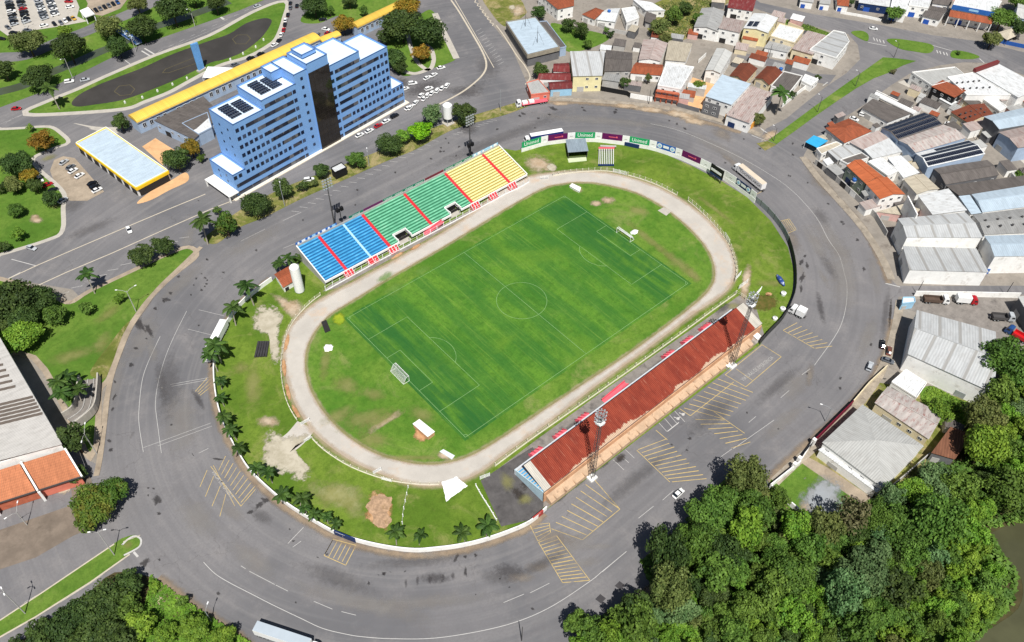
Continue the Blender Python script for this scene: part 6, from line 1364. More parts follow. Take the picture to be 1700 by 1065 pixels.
t = thing('brick_balcony','red brick balcony front of the white flat roofed house','balcony',G(1108,165)); A, B = G(1087,168), G(1124,174); d = (B-A).normalized(); n = Vector((d.y,-d.x,0)); mb = MB(); mb.beam((A.x,A.y,2.9),(B.x,B.y,2.9),1.6,.3); mb.beam((A.x,A.y,5.9),(B.x,B.y,5.9),1.8,.4); mb.build('slabs',WM['r'],t); mb = MB(); [mb.beam((*A.lerp(B,f)[:2],0),(*A.lerp(B,f)[:2],6),.5) for f in (0,.25,.5,.75,1)]; each(mb,'pillar',WM['r'],t); mb = MB(); mb.beam((A.x,A.y,3.6),(B.x,B.y,3.6),.2,.9); mb.build('rail',WM['r'],t)
t = thing('grey_front','dark grey two storey front of the pale blue roofed building','facade',G(1180,190)); A, B = G(1164,187), G(1192,196); d = (B-A); rz = math.atan2(d.y,d.x); mb = MB(); mb.beam((A.x,A.y,3.2),(B.x,B.y,3.2),.4,6.4); mb.build('wall',WM['d'],t); n = Vector((d.y,-d.x,0)).normalized()
for f in (.25,.7):
    for z in (1.8,4.6): window(t,A+d*f+n*.25+UP*z,rz,1.6,1.1)
# top road houses
T_ = "house|small white house with terracotta roof on the top road|1389,-8 1411,-5 1409,10 1390,8|3.6|hip|0|1.2|w|tc;workshop|long blue fronted shed on the top road|1427,-8 1486,0 1480,13 1425,5|4|shed|0|.5|n|wh;house|white two storey house between the shed and the ramp|1482,-6 1512,0 1505,22 1477,16|5.5|flat|0|0|w|wh;house|white box house with driveway on the top road|1514,-10 1548,-4 1542,14 1508,9|6|flat|0|0|w|wh;house|dark grey roofed house left of the blue sign shop|1541,8 1574,14 1560,33 1532,26|4|gable|0|1|w|dg;house|grey roofed house behind the dark grey roof|1552,-10 1584,-6 1578,9 1548,5|4|gable|0|1|w|dg;blue_sign_shop|tall shop with long blue sign and terracotta awning on the top road|1588,-8 1664,2 1652,22 1581,9|9.5|flat|0|0|w|wh;house|pale blue walled house at the right edge behind the tent roof|1690,2 1730,8 1728,36 1686,28|6|gable|0|1|b|lg;house|blue gated house at the top edge by the scrub bank|1330,-10 1352,-7 1350,5 1328,2|3.6|shed|0|.4|w|lg;house|small house with a blue door on the top road|1362,-6 1380,-4 1378,8 1360,6|3.4|shed|0|.4|w|lg"
for s in T_.split(';'):
    n_, l_, q_, h_, r_, k_, rs_, w_, m_ = s.split('|'); t = bld(n_, l_, q_, float(h_), r_, int(k_), float(rs_), w_, m_, door='b')
    if n_ == 'blue_sign_shop':
        Q = pts(q_, 9.5); A, B = Q[3], Q[2]; d = (B-A).normalized(); n = Vector((d.y,-d.x,0)); rz = math.atan2(d.y,d.x); mb = MB(); mb.beam(A+n*.5-UP*.4,B+n*.5-UP*.4,.3,2.4); mb.build('sign_band', BBLUE, t)
        mb = MB(); mb.beam(A.lerp(B,.4)+n*.68-UP*.3,A.lerp(B,.62)+n*.68-UP*.3,.06,1.0); mb.build('sign_panel', BPALE, t); mb = MB(); roofpart(mb,[A+n*3.6-UP*4.2,B+n*3.6-UP*4.2,B+n*.3-UP*2.2,A+n*.3-UP*2.2]); mb.build('awning', TILE, t)
        mb = MB(); [mb.box((*(A.lerp(B,f)+n*3.4)[:2],2.5),(.4,.4,5)) for f in (0,.25,.5,.75,1)]; each(mb,'pillar',WALLW,t)
t = thing('tent_roof','tan pyramid tent roof among the trees at the right edge','pavilion',G(1674,56)); Q = pts("1655,54 1678,46 1694,56 1672,66",3); c = sum(Q,Vector())/4+UP*3; mb = MB()
for a, b in zip(Q,Q[1:]+Q[:1]): roofpart(mb,[a,b,c])
mb.build('roof',R_['be'],t); mb = MB(); [mb.beam((q.x,q.y,0),q,.2) for q in Q]; each(mb,'post',STEELD,t)
E_ = "junction_shop|grey roofed shop with white rim at the road junction|1512,120 1586,111 1606,127 1547,143|6|flat|0|0|w|lg;factory|large white roofed hall at the right edge with a maroon parapet|1617,118 1656,104 1730,146 1690,163|7|shed|0|.5|w|wh;factory|white roof dotted with small dark vents|1571,128 1615,120 1680,158 1604,158|6.5|flat|0|0|w|wh;black_fronted_house|terracotta roofed house with black front and grey gate|1565,132 1603,152 1584,164 1546,143|6.2|shed|3|.8|k|tc;house|brown tiled gable house below the dotted white roof|1578,185 1634,171 1650,190 1608,204|4.4|gable|1|1.4|c|br;canopy_house|small white canopy roof beside the brown gable house|1629,163 1646,159 1673,178 1660,186|4|flat|0|0|w|wh;warehouse|tall grey walled hall with pale blue roof at the right edge|1633,193 1730,172 1740,200 1659,214|8.5|gable|0|1|d|bl;warehouse|rust stained roof hall below the pale blue roof at the right edge|1658,219 1730,203 1740,238 1690,245|7.5|gable|0|1|b|pk;workshop|dark brown fibre roof behind the long white parapet|1449,163 1513,189 1474,204 1430,178|4|shed|3|.5|w|dg;solar_hall|hall roof covered with dark solar panels nearest the junction|1463,211 1534,186 1566,206 1491,232|7|gable|0|1|b|dg;hall|grey and white ribbed roof between the two solar roofs|1491,232 1566,206 1605,228 1520,253|6.8|gable|0|1|b|st;solar_hall|second solar panel roof with a white patch|1520,254 1608,232 1636,255 1540,277|7|gable|0|1.1|b|wh;house|rust orange hip roof house by the side street|1370,212 1409,196 1448,217 1402,237|4|hip|0|2|w|tc;yard_house|flat grey roof beside the blue sail|1354,247 1389,235 1399,240 1363,257|3.4|flat|0|0|w|be;shed|grey ribbed shed roof beside the solar hall|1409,237 1457,218 1477,229 1433,248|4.6|shed|2|.6|w|pk;shed|white striped shed roof below the grey ribbed one|1433,249 1475,230 1498,251 1449,263|4.8|shed|2|.5|w|wh;shed|grey roof with two pale strips near the ring wall|1373,251 1406,241 1431,251 1391,266|4|shed|2|.4|g|gs;house|flat grey roof above the orange roofs|1393,266 1431,253 1444,262 1406,273|4|flat|0|0|w|dg;villa|long orange tiled roof beside the ring wall|1405,274 1430,264 1467,293 1437,304|7|gable|1|1.2|e|og;villa|lower orange tiled roof with white end wall|1437,304 1473,293 1503,322 1461,330|7|gable|1|1.3|w|og;house|white roof with a black opening beside the long orange roof|1439,268 1462,261 1493,284 1474,293|5|flat|0|0|w|wh;house|white sheet roof right of the black opening|1473,263 1495,259 1527,286 1500,295|5|shed|2|.5|w|wh;shed|beige ribbed roof beside the red lane|1500,297 1533,288 1560,313 1522,322|5|gable|1|.8|w|be;workshop|large dark brown roof below the second solar roof|1548,278 1639,265 1659,290 1570,306|5|gable|0|1|d|dg;workshop|long dark brown roof above the pale blue halls|1571,308 1720,288 1726,306 1592,326|4|shed|0|.5|d|dg;warehouse|bright white roof beside the grey warehouse|1524,324 1574,314 1605,350 1548,356|7.5|shed|3|.5|w|wh;shed|beige shed roof in front of the bright white roof|1455,351 1500,338 1528,348 1514,360|3.6|shed|0|.4|p|be;warehouse|narrow pale blue roof strip by the dark gap|1591,326 1610,323 1630,353 1612,356|7|shed|1|.3|w|bl;warehouse|wide pale blue roof at the right edge|1613,322 1730,303 1740,338 1631,352|7.5|gable|0|1|w|bl;warehouse|grey roof with a row of dark vents at the right edge|1615,356 1740,340 1750,384 1634,389|7|gable|0|.9|w|gr;warehouse|white fronted pale blue hall at the end of the dead end street|1634,391 1740,388 1750,424 1651,425|9|gable|0|.8|w|bl;warehouse|long grey gabled warehouse with white stepped front wall|1490,362 1603,352 1632,394 1505,393|9.5|gable|0|1|w|gs;warehouse|lower grey warehouse with blue base along the dead end street|1499,408 1621,412 1640,454 1508,450|6.4|shed|0|.8|w|gs;white_cabin|small white cabin at the truck yard gate|1497,493 1519,493 1521,502 1496,505|3.2|flat|0|0|t|wh;depot|dark sided depot at the right edge of the truck yard|1690,492 1750,490 1770,532 1716,536|6.5|gable|1|.8|d|lg;big_warehouse|biggest warehouse with two tone grey roof and white long wall|1507,587 1650,652 1653,550 1522,514|8.5|gable|0|1.8|w|gs;annex|white flat roof annex below the biggest warehouse|1503,612 1540,636 1522,662 1478,634|4|flat|0|0|w|wh;long_house|long house with rust striped roof and cream wall|1474,641 1566,687 1542,729 1452,668|5|gable|0|1|c|st;hip_roof_hall|square hall with pale grey hip roof|1432,671 1534,740 1466,810 1365,734|5.5|hip|0|2.4|w|lg;lean_to|narrow white lean to roof along the hip roofed hall|1367,741 1463,812 1455,818 1358,747|3.2|shed|0|.3|w|wh;rusty_shed|rust brown shed at the edge of the wood|1578,708 1615,721 1584,764 1545,753|4|shed|0|.6|d|rs;lean_to|dark grey lean to between the striped roof and the rusty shed|1567,690 1605,709 1590,717 1569,707|3.4|shed|2|.4|g|dg"
for s in E_.split(';'):
    n_, l_, q_, h_, r_, k_, rs_, w_, m_ = s.split('|'); sol = None
    if 'covered with' in l_: sol = [(0,.02,.98,.04,.98,2),(1,.02,.98,.04,.98,2)]
    elif 'second solar panel' in l_: sol = [(0,.32,.98,.04,.5,1),(0,.02,.98,.5,.98,1),(1,.02,.98,.04,.98,2)]
    t = bld(n_, l_, q_, float(h_), r_, int(k_), float(rs_), w_, m_, sol=sol, door={'warehouse':'s','big_warehouse':'s','villa':'n'}.get(n_,'g'), win=(n_ not in ('big_warehouse','depot','rusty_shed','shed','lean_to','warehouse','factory','hall','solar_hall')))
    if 'dotted' in l_ or 'row of dark vents' in l_:
        Q = pts(q_, float(h_)+(.9 if 'row' in l_ else .3))
        for i in range(5):
            for j in range(2):
                p = Q[0].lerp(Q[1],(i+.7)/6).lerp(Q[3].lerp(Q[2],(i+.7)/6),.35+.3*j); MB().tube([p-UP*.2,p+UP*.5],[.35,.45],9).build('roof_vent', STEELD, t)
    if 'maroon parapet' in l_: Q = pts(q_, 7.6); MB().beam(Q[0]+UP*.5,Q[1]+UP*.5,1.6,1.6).build('maroon_parapet', R_['mr'], t)
    if 'stepped front' in l_: Q = pts(q_, 0); a, b = Q[0], Q[3]; MB().beam((a.x,a.y,5.8),(b.x,b.y,5.8),.5,11.6).build('front_gable', WALLW, t)
    if 'blue base' in l_: Q = pts(q_, 0); a, b = Q[2], Q[3]; MB().beam((a.x,a.y,1.2),(b.x,b.y,1.2),.2,2.4).build('blue_base', BBLUE, t)
t = thing('white_parapet','long rounded white parapet above the dark brown roof','parapet',G(1486,172)); MB().tube([G(1453,156,3),G(1519,188,3)],1.2,10).build('roll',WMET,t); MB().beam((*G(1453,156,0)[:2],1),(*G(1519,188,0)[:2],1),.4,2.2).build('wall',WALLW,t)
t = thing('blue_sail','bright blue sail roof at the end of the street','canopy',G(1356,234)); Q = pts("1337,235 1351,224 1375,233 1357,245",3.4); mb = MB(); roofpart(mb,Q,.1); mb.build('cloth',R_['bu'],t); mb = MB(); [mb.beam((q.x,q.y,0),q,.14) for q in Q]; each(mb,'post',WMET,t)
# yard and ring walls
def ywall(label, s, h, m, w=.25): return wall('yard_wall', label, [Vector((p.x,p.y,0)) for p in pts(s)], h, w, WM[m] if m in WM else m)
ywall('pale wall with dark gates along the right ring road', "1352,272 1376,290 1402,314 1428,338 1452,362 1470,392", 2.6, 'g')
for i, (a, b, m) in enumerate((((1356,275),(1364,281),DARK),((1380,294),(1388,301),GREYW),((1394,307),(1402,314),DARK),((1410,322),(1418,329),WM['w']),((1434,345),(1442,353),GREYW))):
    A, B = G(*a), G(*b); t = thing('yard_gate', ('dark sheet gate','grey sheet gate','second dark sheet gate','white sheet gate','last grey sheet gate')[i]+' in the pale ring wall', 'gate', A); mb = MB(); mb.beam((A.x,A.y,1.3),(B.x,B.y,1.3),.36,2.5); mb.build('leaf', m, t); MB().beam((A.x,A.y,2.62),(B.x,B.y,2.62),.42,.16).build('lintel', GREYW, t)
ywall('white wall of the truck yard along the dead end street', "1517,491 1600,492 1690,494", 2.6, 'w'); ywall('low white wall at the top of the corner lot', "1347,737 1326,770", 2.0, 'w'); ywall('white wall round the grassy corner lot', "1326,771 1277,810 1342,866", 2.2, 'w', .35)
ywall('dark maroon wall before the hip roofed hall', "1413,673 1382,704 1350,736", 2.8, MAROON); ywall('cream wall above the maroon wall', "1413,672 1440,640 1470,612", 2.0, 'c'); ywall('concrete wall below the biggest warehouse', "1500,602 1548,624 1590,650 1632,676", 2.6, 'g'); ywall('grey wall between the wood and the hip roofed hall', "1454,830 1500,792 1540,757", 2.0, 'g')
ywall('grey wall round the antenna yard', "984,40 1012,52 1050,60", 2.0, 'g'); ywall('dark wall along the ring road below the grey roofs', "996,150 1040,158 1046,162", 2.4, 'k'); ywall('white wall with maroon gate left of the brick house', "1046,162 1082,168", 2.4, 'w'); ywall('grey wall of the earthy yard', "1124,176 1160,186", 2.0, 'd'); ywall('white front wall on the top road', "1395,22 1430,28 1462,35", 1.4, 'w'); ywall('blue wall at the right edge of the top road', "1640,66 1672,74 1720,84", 2.0, BLF); ywall('white street wall beside the palm', "1298,178 1330,152 1356,134", 2.0, 'w')
sheet('earth_yard', pts("1126,174 1150,128 1186,140 1164,184"), .05, OCHRE)
t = thing('gatehouse','white gate pillars of the corner lot','gate',G(1321,773)); mb = MB(); [mb.box((*G(x,y)[:2],1.6),(1.1,1.1,3.2)) for x, y in ((1316,778),(1324,768),(1348,738))]; each(mb,'pillar',WALLW,t); a, b = G(1324,768), G(1348,738); MB().beam((a.x,a.y,1.2),(b.x,b.y,1.2),.15,2.0).build('leaf',DARK,t)
def tankroof(px, py, z, m, label):
    t = thing('roof_tank', label, 'tank', G(px,py,z)); MB().tube([(0,0,0),(0,0,1.1),(0,0,1.4)],[.8,.95,.5],12).build('drum', m, t, True); MB().box((0,0,-.15),(2,2,.3)).build('stand', CONC, t, True)
for x, y, z, l in ((1011,20,4.9,'blue water tank on the white roof by the terracotta house'),(1296,116,3.9,'blue water tank beside the right brown house'),(1418,300,4,'blue water tank near the orange roof')): tankroof(x,y,z,BBLUE,l)
# ---------------------------------------------------------------- small sheds, lean-tos and yard walls between the houses
TAKEN = [[(c[0], c[1]) for c in [(x.x, x.y) for x in pts(q, 4)]] for q in [s.split('|')[2] for s in (N_+';'+E_+';'+T_).split(';')]]
RY = random.Random(77)
REG = {'in the northern block of houses': [tuple(G(*map(float,p.split(',')))[:2]) for p in "1004,86 1060,52 1150,60 1180,10 1250,14 1380,60 1340,128 1290,196 1240,196 1164,178 1050,155 1004,140".split()],
       'in the eastern block of houses': [tuple(G(*map(float,p.split(',')))[:2]) for p in "1350,240 1372,212 1440,172 1500,150 1560,180 1640,250 1720,300 1720,400 1640,385 1490,360 1470,385 1420,332 1360,280".split()],
       'beside the junction in the east': [tuple(G(*map(float,p.split(',')))[:2]) for p in "1560,172 1640,160 1720,170 1720,250 1650,240 1600,215".split()],
       'behind the top road in the north east': [tuple(G(*map(float,p.split(',')))[:2]) for p in "1300,-30 1350,-12 1460,-2 1580,10 1600,-30".split()]}
ALLOW = ['inner_street']
def clear(P, m):
    c = sum(P,Vector())/len(P)
    for q in [c]+P+[(P[i]+P[(i+1)%4])/2 for i in range(4)]:
        for T in TAKEN:
            if inside(q.x, q.y, T): return False
    for T in TAKEN:
        for q in T:
            if inside(q[0], q[1], [(p.x,p.y) for p in P]): return False
        cx, cy = sum(q[0] for q in T)/len(T), sum(q[1] for q in T)/len(T)
        if inside(cx, cy, [(p.x,p.y) for p in P]): return False
    return True
RN = dict(gr='grey', dg='dark grey', pk='rust stained', wh='white', be='beige', tc='terracotta', lg='pale grey', br='brown tiled')
for reg, poly in REG.items():
    n = 0; xs = [p[0] for p in poly]; ys = [p[1] for p in poly]
    for k in range(700):
        if n >= (24 if 'north' in reg else 26): break
        x, y = RY.uniform(min(xs),max(xs)), RY.uniform(min(ys),max(ys))
        if not inside(x, y, poly): continue
        best = min(TAKEN, key=lambda T: (sum(q[0] for q in T)/len(T)-x)**2+(sum(q[1] for q in T)/len(T)-y)**2); e = (best[1][0]-best[0][0], best[1][1]-best[0][1]); a = math.atan2(e[1], e[0])
        L, W = RY.uniform(3.5,9), RY.uniform(3,6.5)
        if k > 350: L, W = L*.6, W*.6
        M = Matrix.Rotation(a,3,'Z'); P = [Vector((x,y,0))+M @ Vector((sx*L/2,sy*W/2,0)) for sx, sy in ((-1,-1),(1,-1),(1,1),(-1,1))]
        if not clear(P, .3): continue
        if any((G(cx_,cy_)-Vector((x,y,0))).length < 5 for cx_, cy_ in ((1298,154),(1160,143),(1076,130),(1038,136),(1418,197),(1434,191),(1589,201),(1576,206))): continue
        n += 1; TAKEN.append([(p.x,p.y) for p in P]); h = RY.uniform(2.4,4.2); rm = RY.choice(('gr','gr','dg','dg','pk','pk','wh','be','lg','tc','br')); t = thing('lean_to', f'small {RN[rm]} lean to roof {reg}', 'shed', (x,y,0), 0, 'small sheds between the houses')
        rise = RY.uniform(.2,.9); mb = MB(); V = [p.copy() for p in P]; zt = [h,h,h+rise,h+rise]; c = Vector((x,y,0)); V = [c+(p-c)*.94 for p in V]
        for i in range(4): j = (i+1)%4; mb.face([V[i],V[j],V[j]+UP*(zt[j]-.12),V[i]+UP*(zt[i]-.12)])
        mb.build('wall', WM[RY.choice('wcgdpw')], t); rb = MB(); roofpart(rb, [p+UP*z for p, z in zip(P, zt)], .1); rb.build('roof', R_[rm], t)
    for k in range(60):
        x, y = RY.uniform(min(xs),max(xs)), RY.uniform(min(ys),max(ys)); a = RY.choice((.15,1.72))+RY.uniform(-.1,.1)+ (.5 if 'east' in reg else 0); L = RY.uniform(6,14); A = Vector((x,y,0)); B = A+Vector((math.cos(a)*L,math.sin(a)*L,0))
        if not (inside(A.x,A.y,poly) and inside(B.x,B.y,poly)): continue
        if any(inside(A.lerp(B,f).x, A.lerp(B,f).y, T) for T in TAKEN for f in (0,.2,.4,.6,.8,1)): continue
        if RY.random() < .55: continue
        m = RY.choice('wcgdr'); nm_ = dict(w='white',c='cream',g='grey',d='dark grey',r='brick red')[m]; t = thing('yard_wall', f'low {nm_} yard wall {reg}', 'wall', A, 0, 'low yard walls between the houses'); mb = MB(); mb.beam(A+UP*1,B+UP*1,.2,2.0); mb.build('wall', WM[m], t)
# ---------------------------------------------------------------- vehicles
def paint(name, col, rough=.28): return plain(name, col, rough, .03, .8, spec=.5)
CP = dict(w=paint('paint_white', C(232,232,230)), s=paint('paint_silver', C(176,180,184)), k=paint('paint_black', C(22,23,26)), r=paint('paint_red', C(170,26,36)), b=paint('paint_blue', C(40,74,128)), g=paint('paint_grey', C(98,102,108)), y=paint('paint_ochre', C(196,154,60)), n=paint('paint_brown', C(112,70,56)))
CNAME = dict(w='white', s='silver', k='black', r='red', b='blue', g='grey', y='ochre', n='brown')
TYRE = plain('tyre', C(28,28,28), .9, .1); CGL = plain('car_glass', C(24,30,38), .08, .1, spec=.7); LAMP = plain('lamp_glass', C(226,226,216), .2, .03); TAIL = plain('tail_red', C(150,20,20), .3, .03)
def loft(mb, st, mi=0, n=10):
    rings = []
    for x, zb, zt, hw, tuck in st: rings.append([Vector((x,-hw*.94,zb)),Vector((x,-hw,zb+(zt-zb)*.35)),Vector((x,-hw*.99,zb+(zt-zb)*.75)),Vector((x,-hw*tuck,zt)),Vector((x,0,zt+.03)),Vector((x,hw*tuck,zt)),Vector((x,hw*.99,zb+(zt-zb)*.75)),Vector((x,hw,zb+(zt-zb)*.35)),Vector((x,hw*.94,zb))])
    for A, B in zip(rings, rings[1:]):
        for k in range(len(A)-1): mb.face([A[k],A[k+1],B[k+1],B[k]],mi,None,True)
        mb.face([A[-1],A[0],B[0],B[-1]],mi)
    mb.face(rings[0],mi); mb.face(rings[-1][::-1],mi)
def car_meshes(kind):
    L = 4.3; b = MB()
    if kind == 'car':
        loft(b, [(-2.15,.42,.72,.72,.86),(-2.05,.28,.88,.82,.9),(-1.4,.24,.93,.87,.93),(-.4,.24,.93,.88,.94),(.9,.24,.92,.88,.93),(1.6,.24,.82,.86,.9),(2.02,.28,.70,.80,.86),(2.15,.40,.58,.70,.86)])
        g = MB(); loft(g, [(-1.75,.90,.95,.74,.9),(-1.15,.90,1.40,.76,.80),(.25,.90,1.42,.76,.80),(1.05,.90,.94,.76,.92)]); r = MB(); loft(r, [(-1.12,1.405,1.44,.60,.96),(-.9,1.42,1.47,.62,.96),(.1,1.42,1.48,.62,.96),(.28,1.40,1.44,.60,.96)])
    elif kind == 'suv':
        loft(b, [(-2.2,.5,.95,.80,.9),(-2.1,.32,1.05,.9,.92),(-1.2,.3,1.06,.92,.94),(1.0,.3,1.04,.92,.94),(1.8,.32,.98,.9,.9),(2.2,.5,.8,.8,.88)])
        g = MB(); loft(g, [(-2.05,1.03,1.08,.8,.9),(-1.85,1.03,1.62,.8,.82),(.3,1.03,1.64,.8,.82),(1.1,1.03,1.06,.8,.92)]); r = MB(); loft(r, [(-1.85,1.63,1.67,.64,.96),(.3,1.63,1.69,.66,.96),(.4,1.6,1.65,.62,.96)])
    w = MB(); w.tube([(0,-.11,0),(0,.11,0)],.31,12,0,True,False); w.tube([(0,-.125,0),(0,.125,0)],.17,10,1,True,False)
    lamp = MB(); lamp.box((0,0,0),(.12,.32,.14))
    out = dict(body=b.build('body',[CP['w']]), window_glass=g.build('window_glass',[CGL]), roof=r.build('roof',[CP['w']]), wheel=w.build('wheel',[TYRE,STEEL]), headlight=lamp.build('headlight',[LAMP]))
    tl = lamp.build('tail_light',[TAIL]); out['tail_light'] = tl; res = {k: o.data for k, o in out.items()}
    for o in out.values(): bpy.data.objects.remove(o)
    return res
CM = {k: car_meshes(k) for k in ('car','suv')}
def one_mesh(kind):
    m = CM[kind]; b = MB()
    def add(me, off, mi):
        for p in me.polygons: b.face([Vector(me.vertices[i].co)+Vector(off) for i in p.vertices], mi, None, p.use_smooth)
    add(m['body'],(0,0,0),0); add(m['window_glass'],(0,0,0),1); add(m['roof'],(0,0,0),0)
    for x in (-1.35,1.35):
        for y in (-.8,.8): add(m['wheel'],(x,y,.31),2)
    o = b.build('parked_car',[CP['w'],CGL,TYRE]); d = o.data; bpy.data.objects.remove(o); return d
FAR = {k: one_mesh(k) for k in CM}
def car(x, y, ang, col, label, kind='car', group=None, z=.06, parts=True):
    p = G(x,y,.6); a = math.radians(ang); d = G(x+8*math.cos(a),y+8*math.sin(a),.6)-p; rz = math.atan2(d.y,d.x); p.z = z
    if not parts:
        o = bpy.data.objects.new('parked_car', FAR[kind]); COL.objects.link(o); o.location = p; o.rotation_euler.z = rz; o.material_slots[0].link = 'OBJECT'; o.material_slots[0].material = CP[col]; return tag(o, label, 'car', group)
    t = thing('car', label, 'car', p, rz, group); m = CM[kind]
    for nme in ('body','window_glass','roof'):
        o = bpy.data.objects.new(nme, m[nme]); COL.objects.link(o); o.parent = t
        if nme != 'window_glass': o.material_slots[0].link = 'OBJECT'; o.material_slots[0].material = CP[col]
    for wx in (-1.35,1.35):
        for wy in (-.8,.8): o = bpy.data.objects.new('wheel', m['wheel']); COL.objects.link(o); o.parent = t; o.location = (wx,wy,.31)
    for wy in (-.55,.55):
        for nme, wx in (('headlight',2.08),('tail_light',-2.1)): o = bpy.data.objects.new(nme, m[nme]); COL.objects.link(o); o.parent = t; o.location = (wx,wy,.66 if kind == 'car' else .8)
    return t
CARS = """1126,819,-42,w,white car driving past the wood beside the hatched bays
1444,608,-68,s,silver car parked at the right ring road kerb,suv
1465,571,-84,k,black car parked in the shade of the biggest warehouse
1474,598,20,g,grey car backed against the biggest warehouse
1476,582,-80,n,brown car between the black and the grey car at the warehouse
214,381,62,w,white car alone on the avenue
52,411,18,s,silver car parked at the west park pavement on the avenue
115,135,-10,w,white car stopped at the crossing by the canal lamp post,suv
141,132,-12,s,silver car behind the white one on the canal avenue
27,180,-6,r,red car at the left end of the canal avenue
427,10,-20,s,silver car near the top end of the canal avenue
1450,47,6,w,white car on the top road at the traffic islands
106,269,-36,s,first silver car in the gravel car park row
117,277,-32,g,grey car second in the gravel car park row
121,283,-32,w,white car third in the gravel car park row
132,291,-32,w,white car alone in the middle of the gravel car park
153,304,-26,k,upper black car of the gravel car park
157,309,-26,k,lower black car of the gravel car park
161,315,-26,w,white car below the two black cars in the gravel car park
67,297,55,w,white car half under the west park trees,suv
79,306,-24,r,red car parked under the west park trees
88,315,-24,k,dark car in the shade below the red car
104,332,-34,s,silver car at the corner tree of the west park
597,224,-28,w,first white car at the foot of the glass strip
613,217,-28,w,second white car in the row before the blue tower
628,208,-28,r,red car in the row before the blue tower
641,201,-28,w,white car between the red and the black car at the tower
655,192,-28,k,black car in the row before the blue tower,suv
678,179,-28,w,white car at the right end of the row before the tower
513,298,-10,w,white van beside the verge trees,suv
1576,206,20,w,white car in the yard beside the brown gable house
1418,197,20,w,white car behind the rust orange hip roof
1434,191,14,w,white van beside the dark brown fibre roof,suv
1589,201,35,w,white car by the gate of the brown gable house
709,129,-30,w,white car nearest the tower corner path
720,124,-30,w,white car between two others by the garden path
732,112,-14,w,white car at the far end of the garden path
685,138,-8,w,white car beside the right wing of the tower,suv
672,147,-20,w,white car close to the tower right wing wall
699,158,-50,w,white car in the lot facing the tower wing
690,170,-50,w,second white car in the lot facing the tower wing
681,178,-50,w,last white car in the lot facing the tower wing
712,147,-20,w,white car alone above the white row,suv""".split('\n')
for s in CARS:
    a = s.split(','); car(float(a[0]), float(a[1]), float(a[2]), a[3], a[4], a[5] if len(a) > 5 else 'car', 'cars')
for i, (x, y) in enumerate(((704,163),(710,158),(717,154),(726,150),(734,146),(742,142))): car(x,y,-56,'w','white car in the close white row beside the service road',['car','suv'][i%2],'white cars in a close row')
ROW = "482,5,-78,k 482,12,-78,g 478,24,-76,k 474,33,-76,w 473,40,-76,k 471,49,-74,r 467,57,-70,w 463,67,-50,k 456,74,-30,w 433,89,-24,k 416,96,-24,k 390,107,-24,g 493,9,-78,k 536,32,-10,k 545,55,-10,r 528,57,-70,g 541,48,10,w"
POS = ['first from the top in','second from the top in','third from the top in','fourth from the top in','fifth from the top in','sixth from the top in','seventh from the top in','eighth from the top in','ninth from the top in']
for i, s in enumerate(ROW.split()):
    x, y, an, c = s.split(','); l = f'{CNAME[c]} car {POS[i]} the row along the pond pavement' if i < 9 else ['black car beside the yellow walkway farther from the white car','black car beside the yellow walkway in the middle of its group','grey car beside the white awning','grey car on the other side of the row at the top','black car on the lane below the north lawn','red car at the golden tree','grey car at the end of the yellow walkway','white car above the red one at the golden tree'][i-9]
    if i == 12: l = 'black car across the lane from the pond pavement row'
    car(float(x),float(y),float(an),c,l,'car','cars along the pond')
rc = random.Random(8)
for (x0,y0,x1,y1,n,an) in ((14,-2,24,40,9,-14),(33,-2,44,36,8,-14),(62,-2,74,30,8,-14),(82,-2,92,24,7,-14)):
    for k in range(n):
        c = rc.choice('wwwssskkkggggr'); car(x0+(x1-x0)*k/(n-1)+rc.uniform(-.5,.5), y0+(y1-y0)*k/(n-1), an+rc.uniform(-4,4), c, f'{CNAME[c]} car in the close rows of the far car park', rc.choice(('car','suv')), 'cars in the far car park', .1, False)
for x, y, an, c, l in ((114,2,0,'r','red car at the top of the far car park'),(116,11,-10,'w','white car below the red one in the far car park'),(13,45,35,'g','grey car at the lower left corner of the far car park'),(22,54,-6,'k','black car at the bottom of the far car park'),(45,50,-6,'g','grey car by the far car park lamp'),(73,42,-14,'w','white pickup in the lower row of the far car park'),(90,39,50,'k','first black car in the lower row of the far car park'),(101,37,50,'g','dark grey car in the lower row of the far car park'),(108,34,50,'w','white car at the end of the lower row of the far car park'),(114,31,50,'k','black car at the end of the lower row of the far car park'),(122,30,40,'y','ochre car at the car park exit'),(2,64,0,'k','black car at the left edge below the far car park')):
    car(x,y,an,c,l,'car','cars in the far car park',.1,False)
for k in range(7): c = 'kkgkgkb'[k]; car(152+k*7.2,19-k*2.6,50,c,f'{CNAME[c]} car parked behind the white gate canopy','car','cars behind the gate canopy',.1,False)
TRM = {}
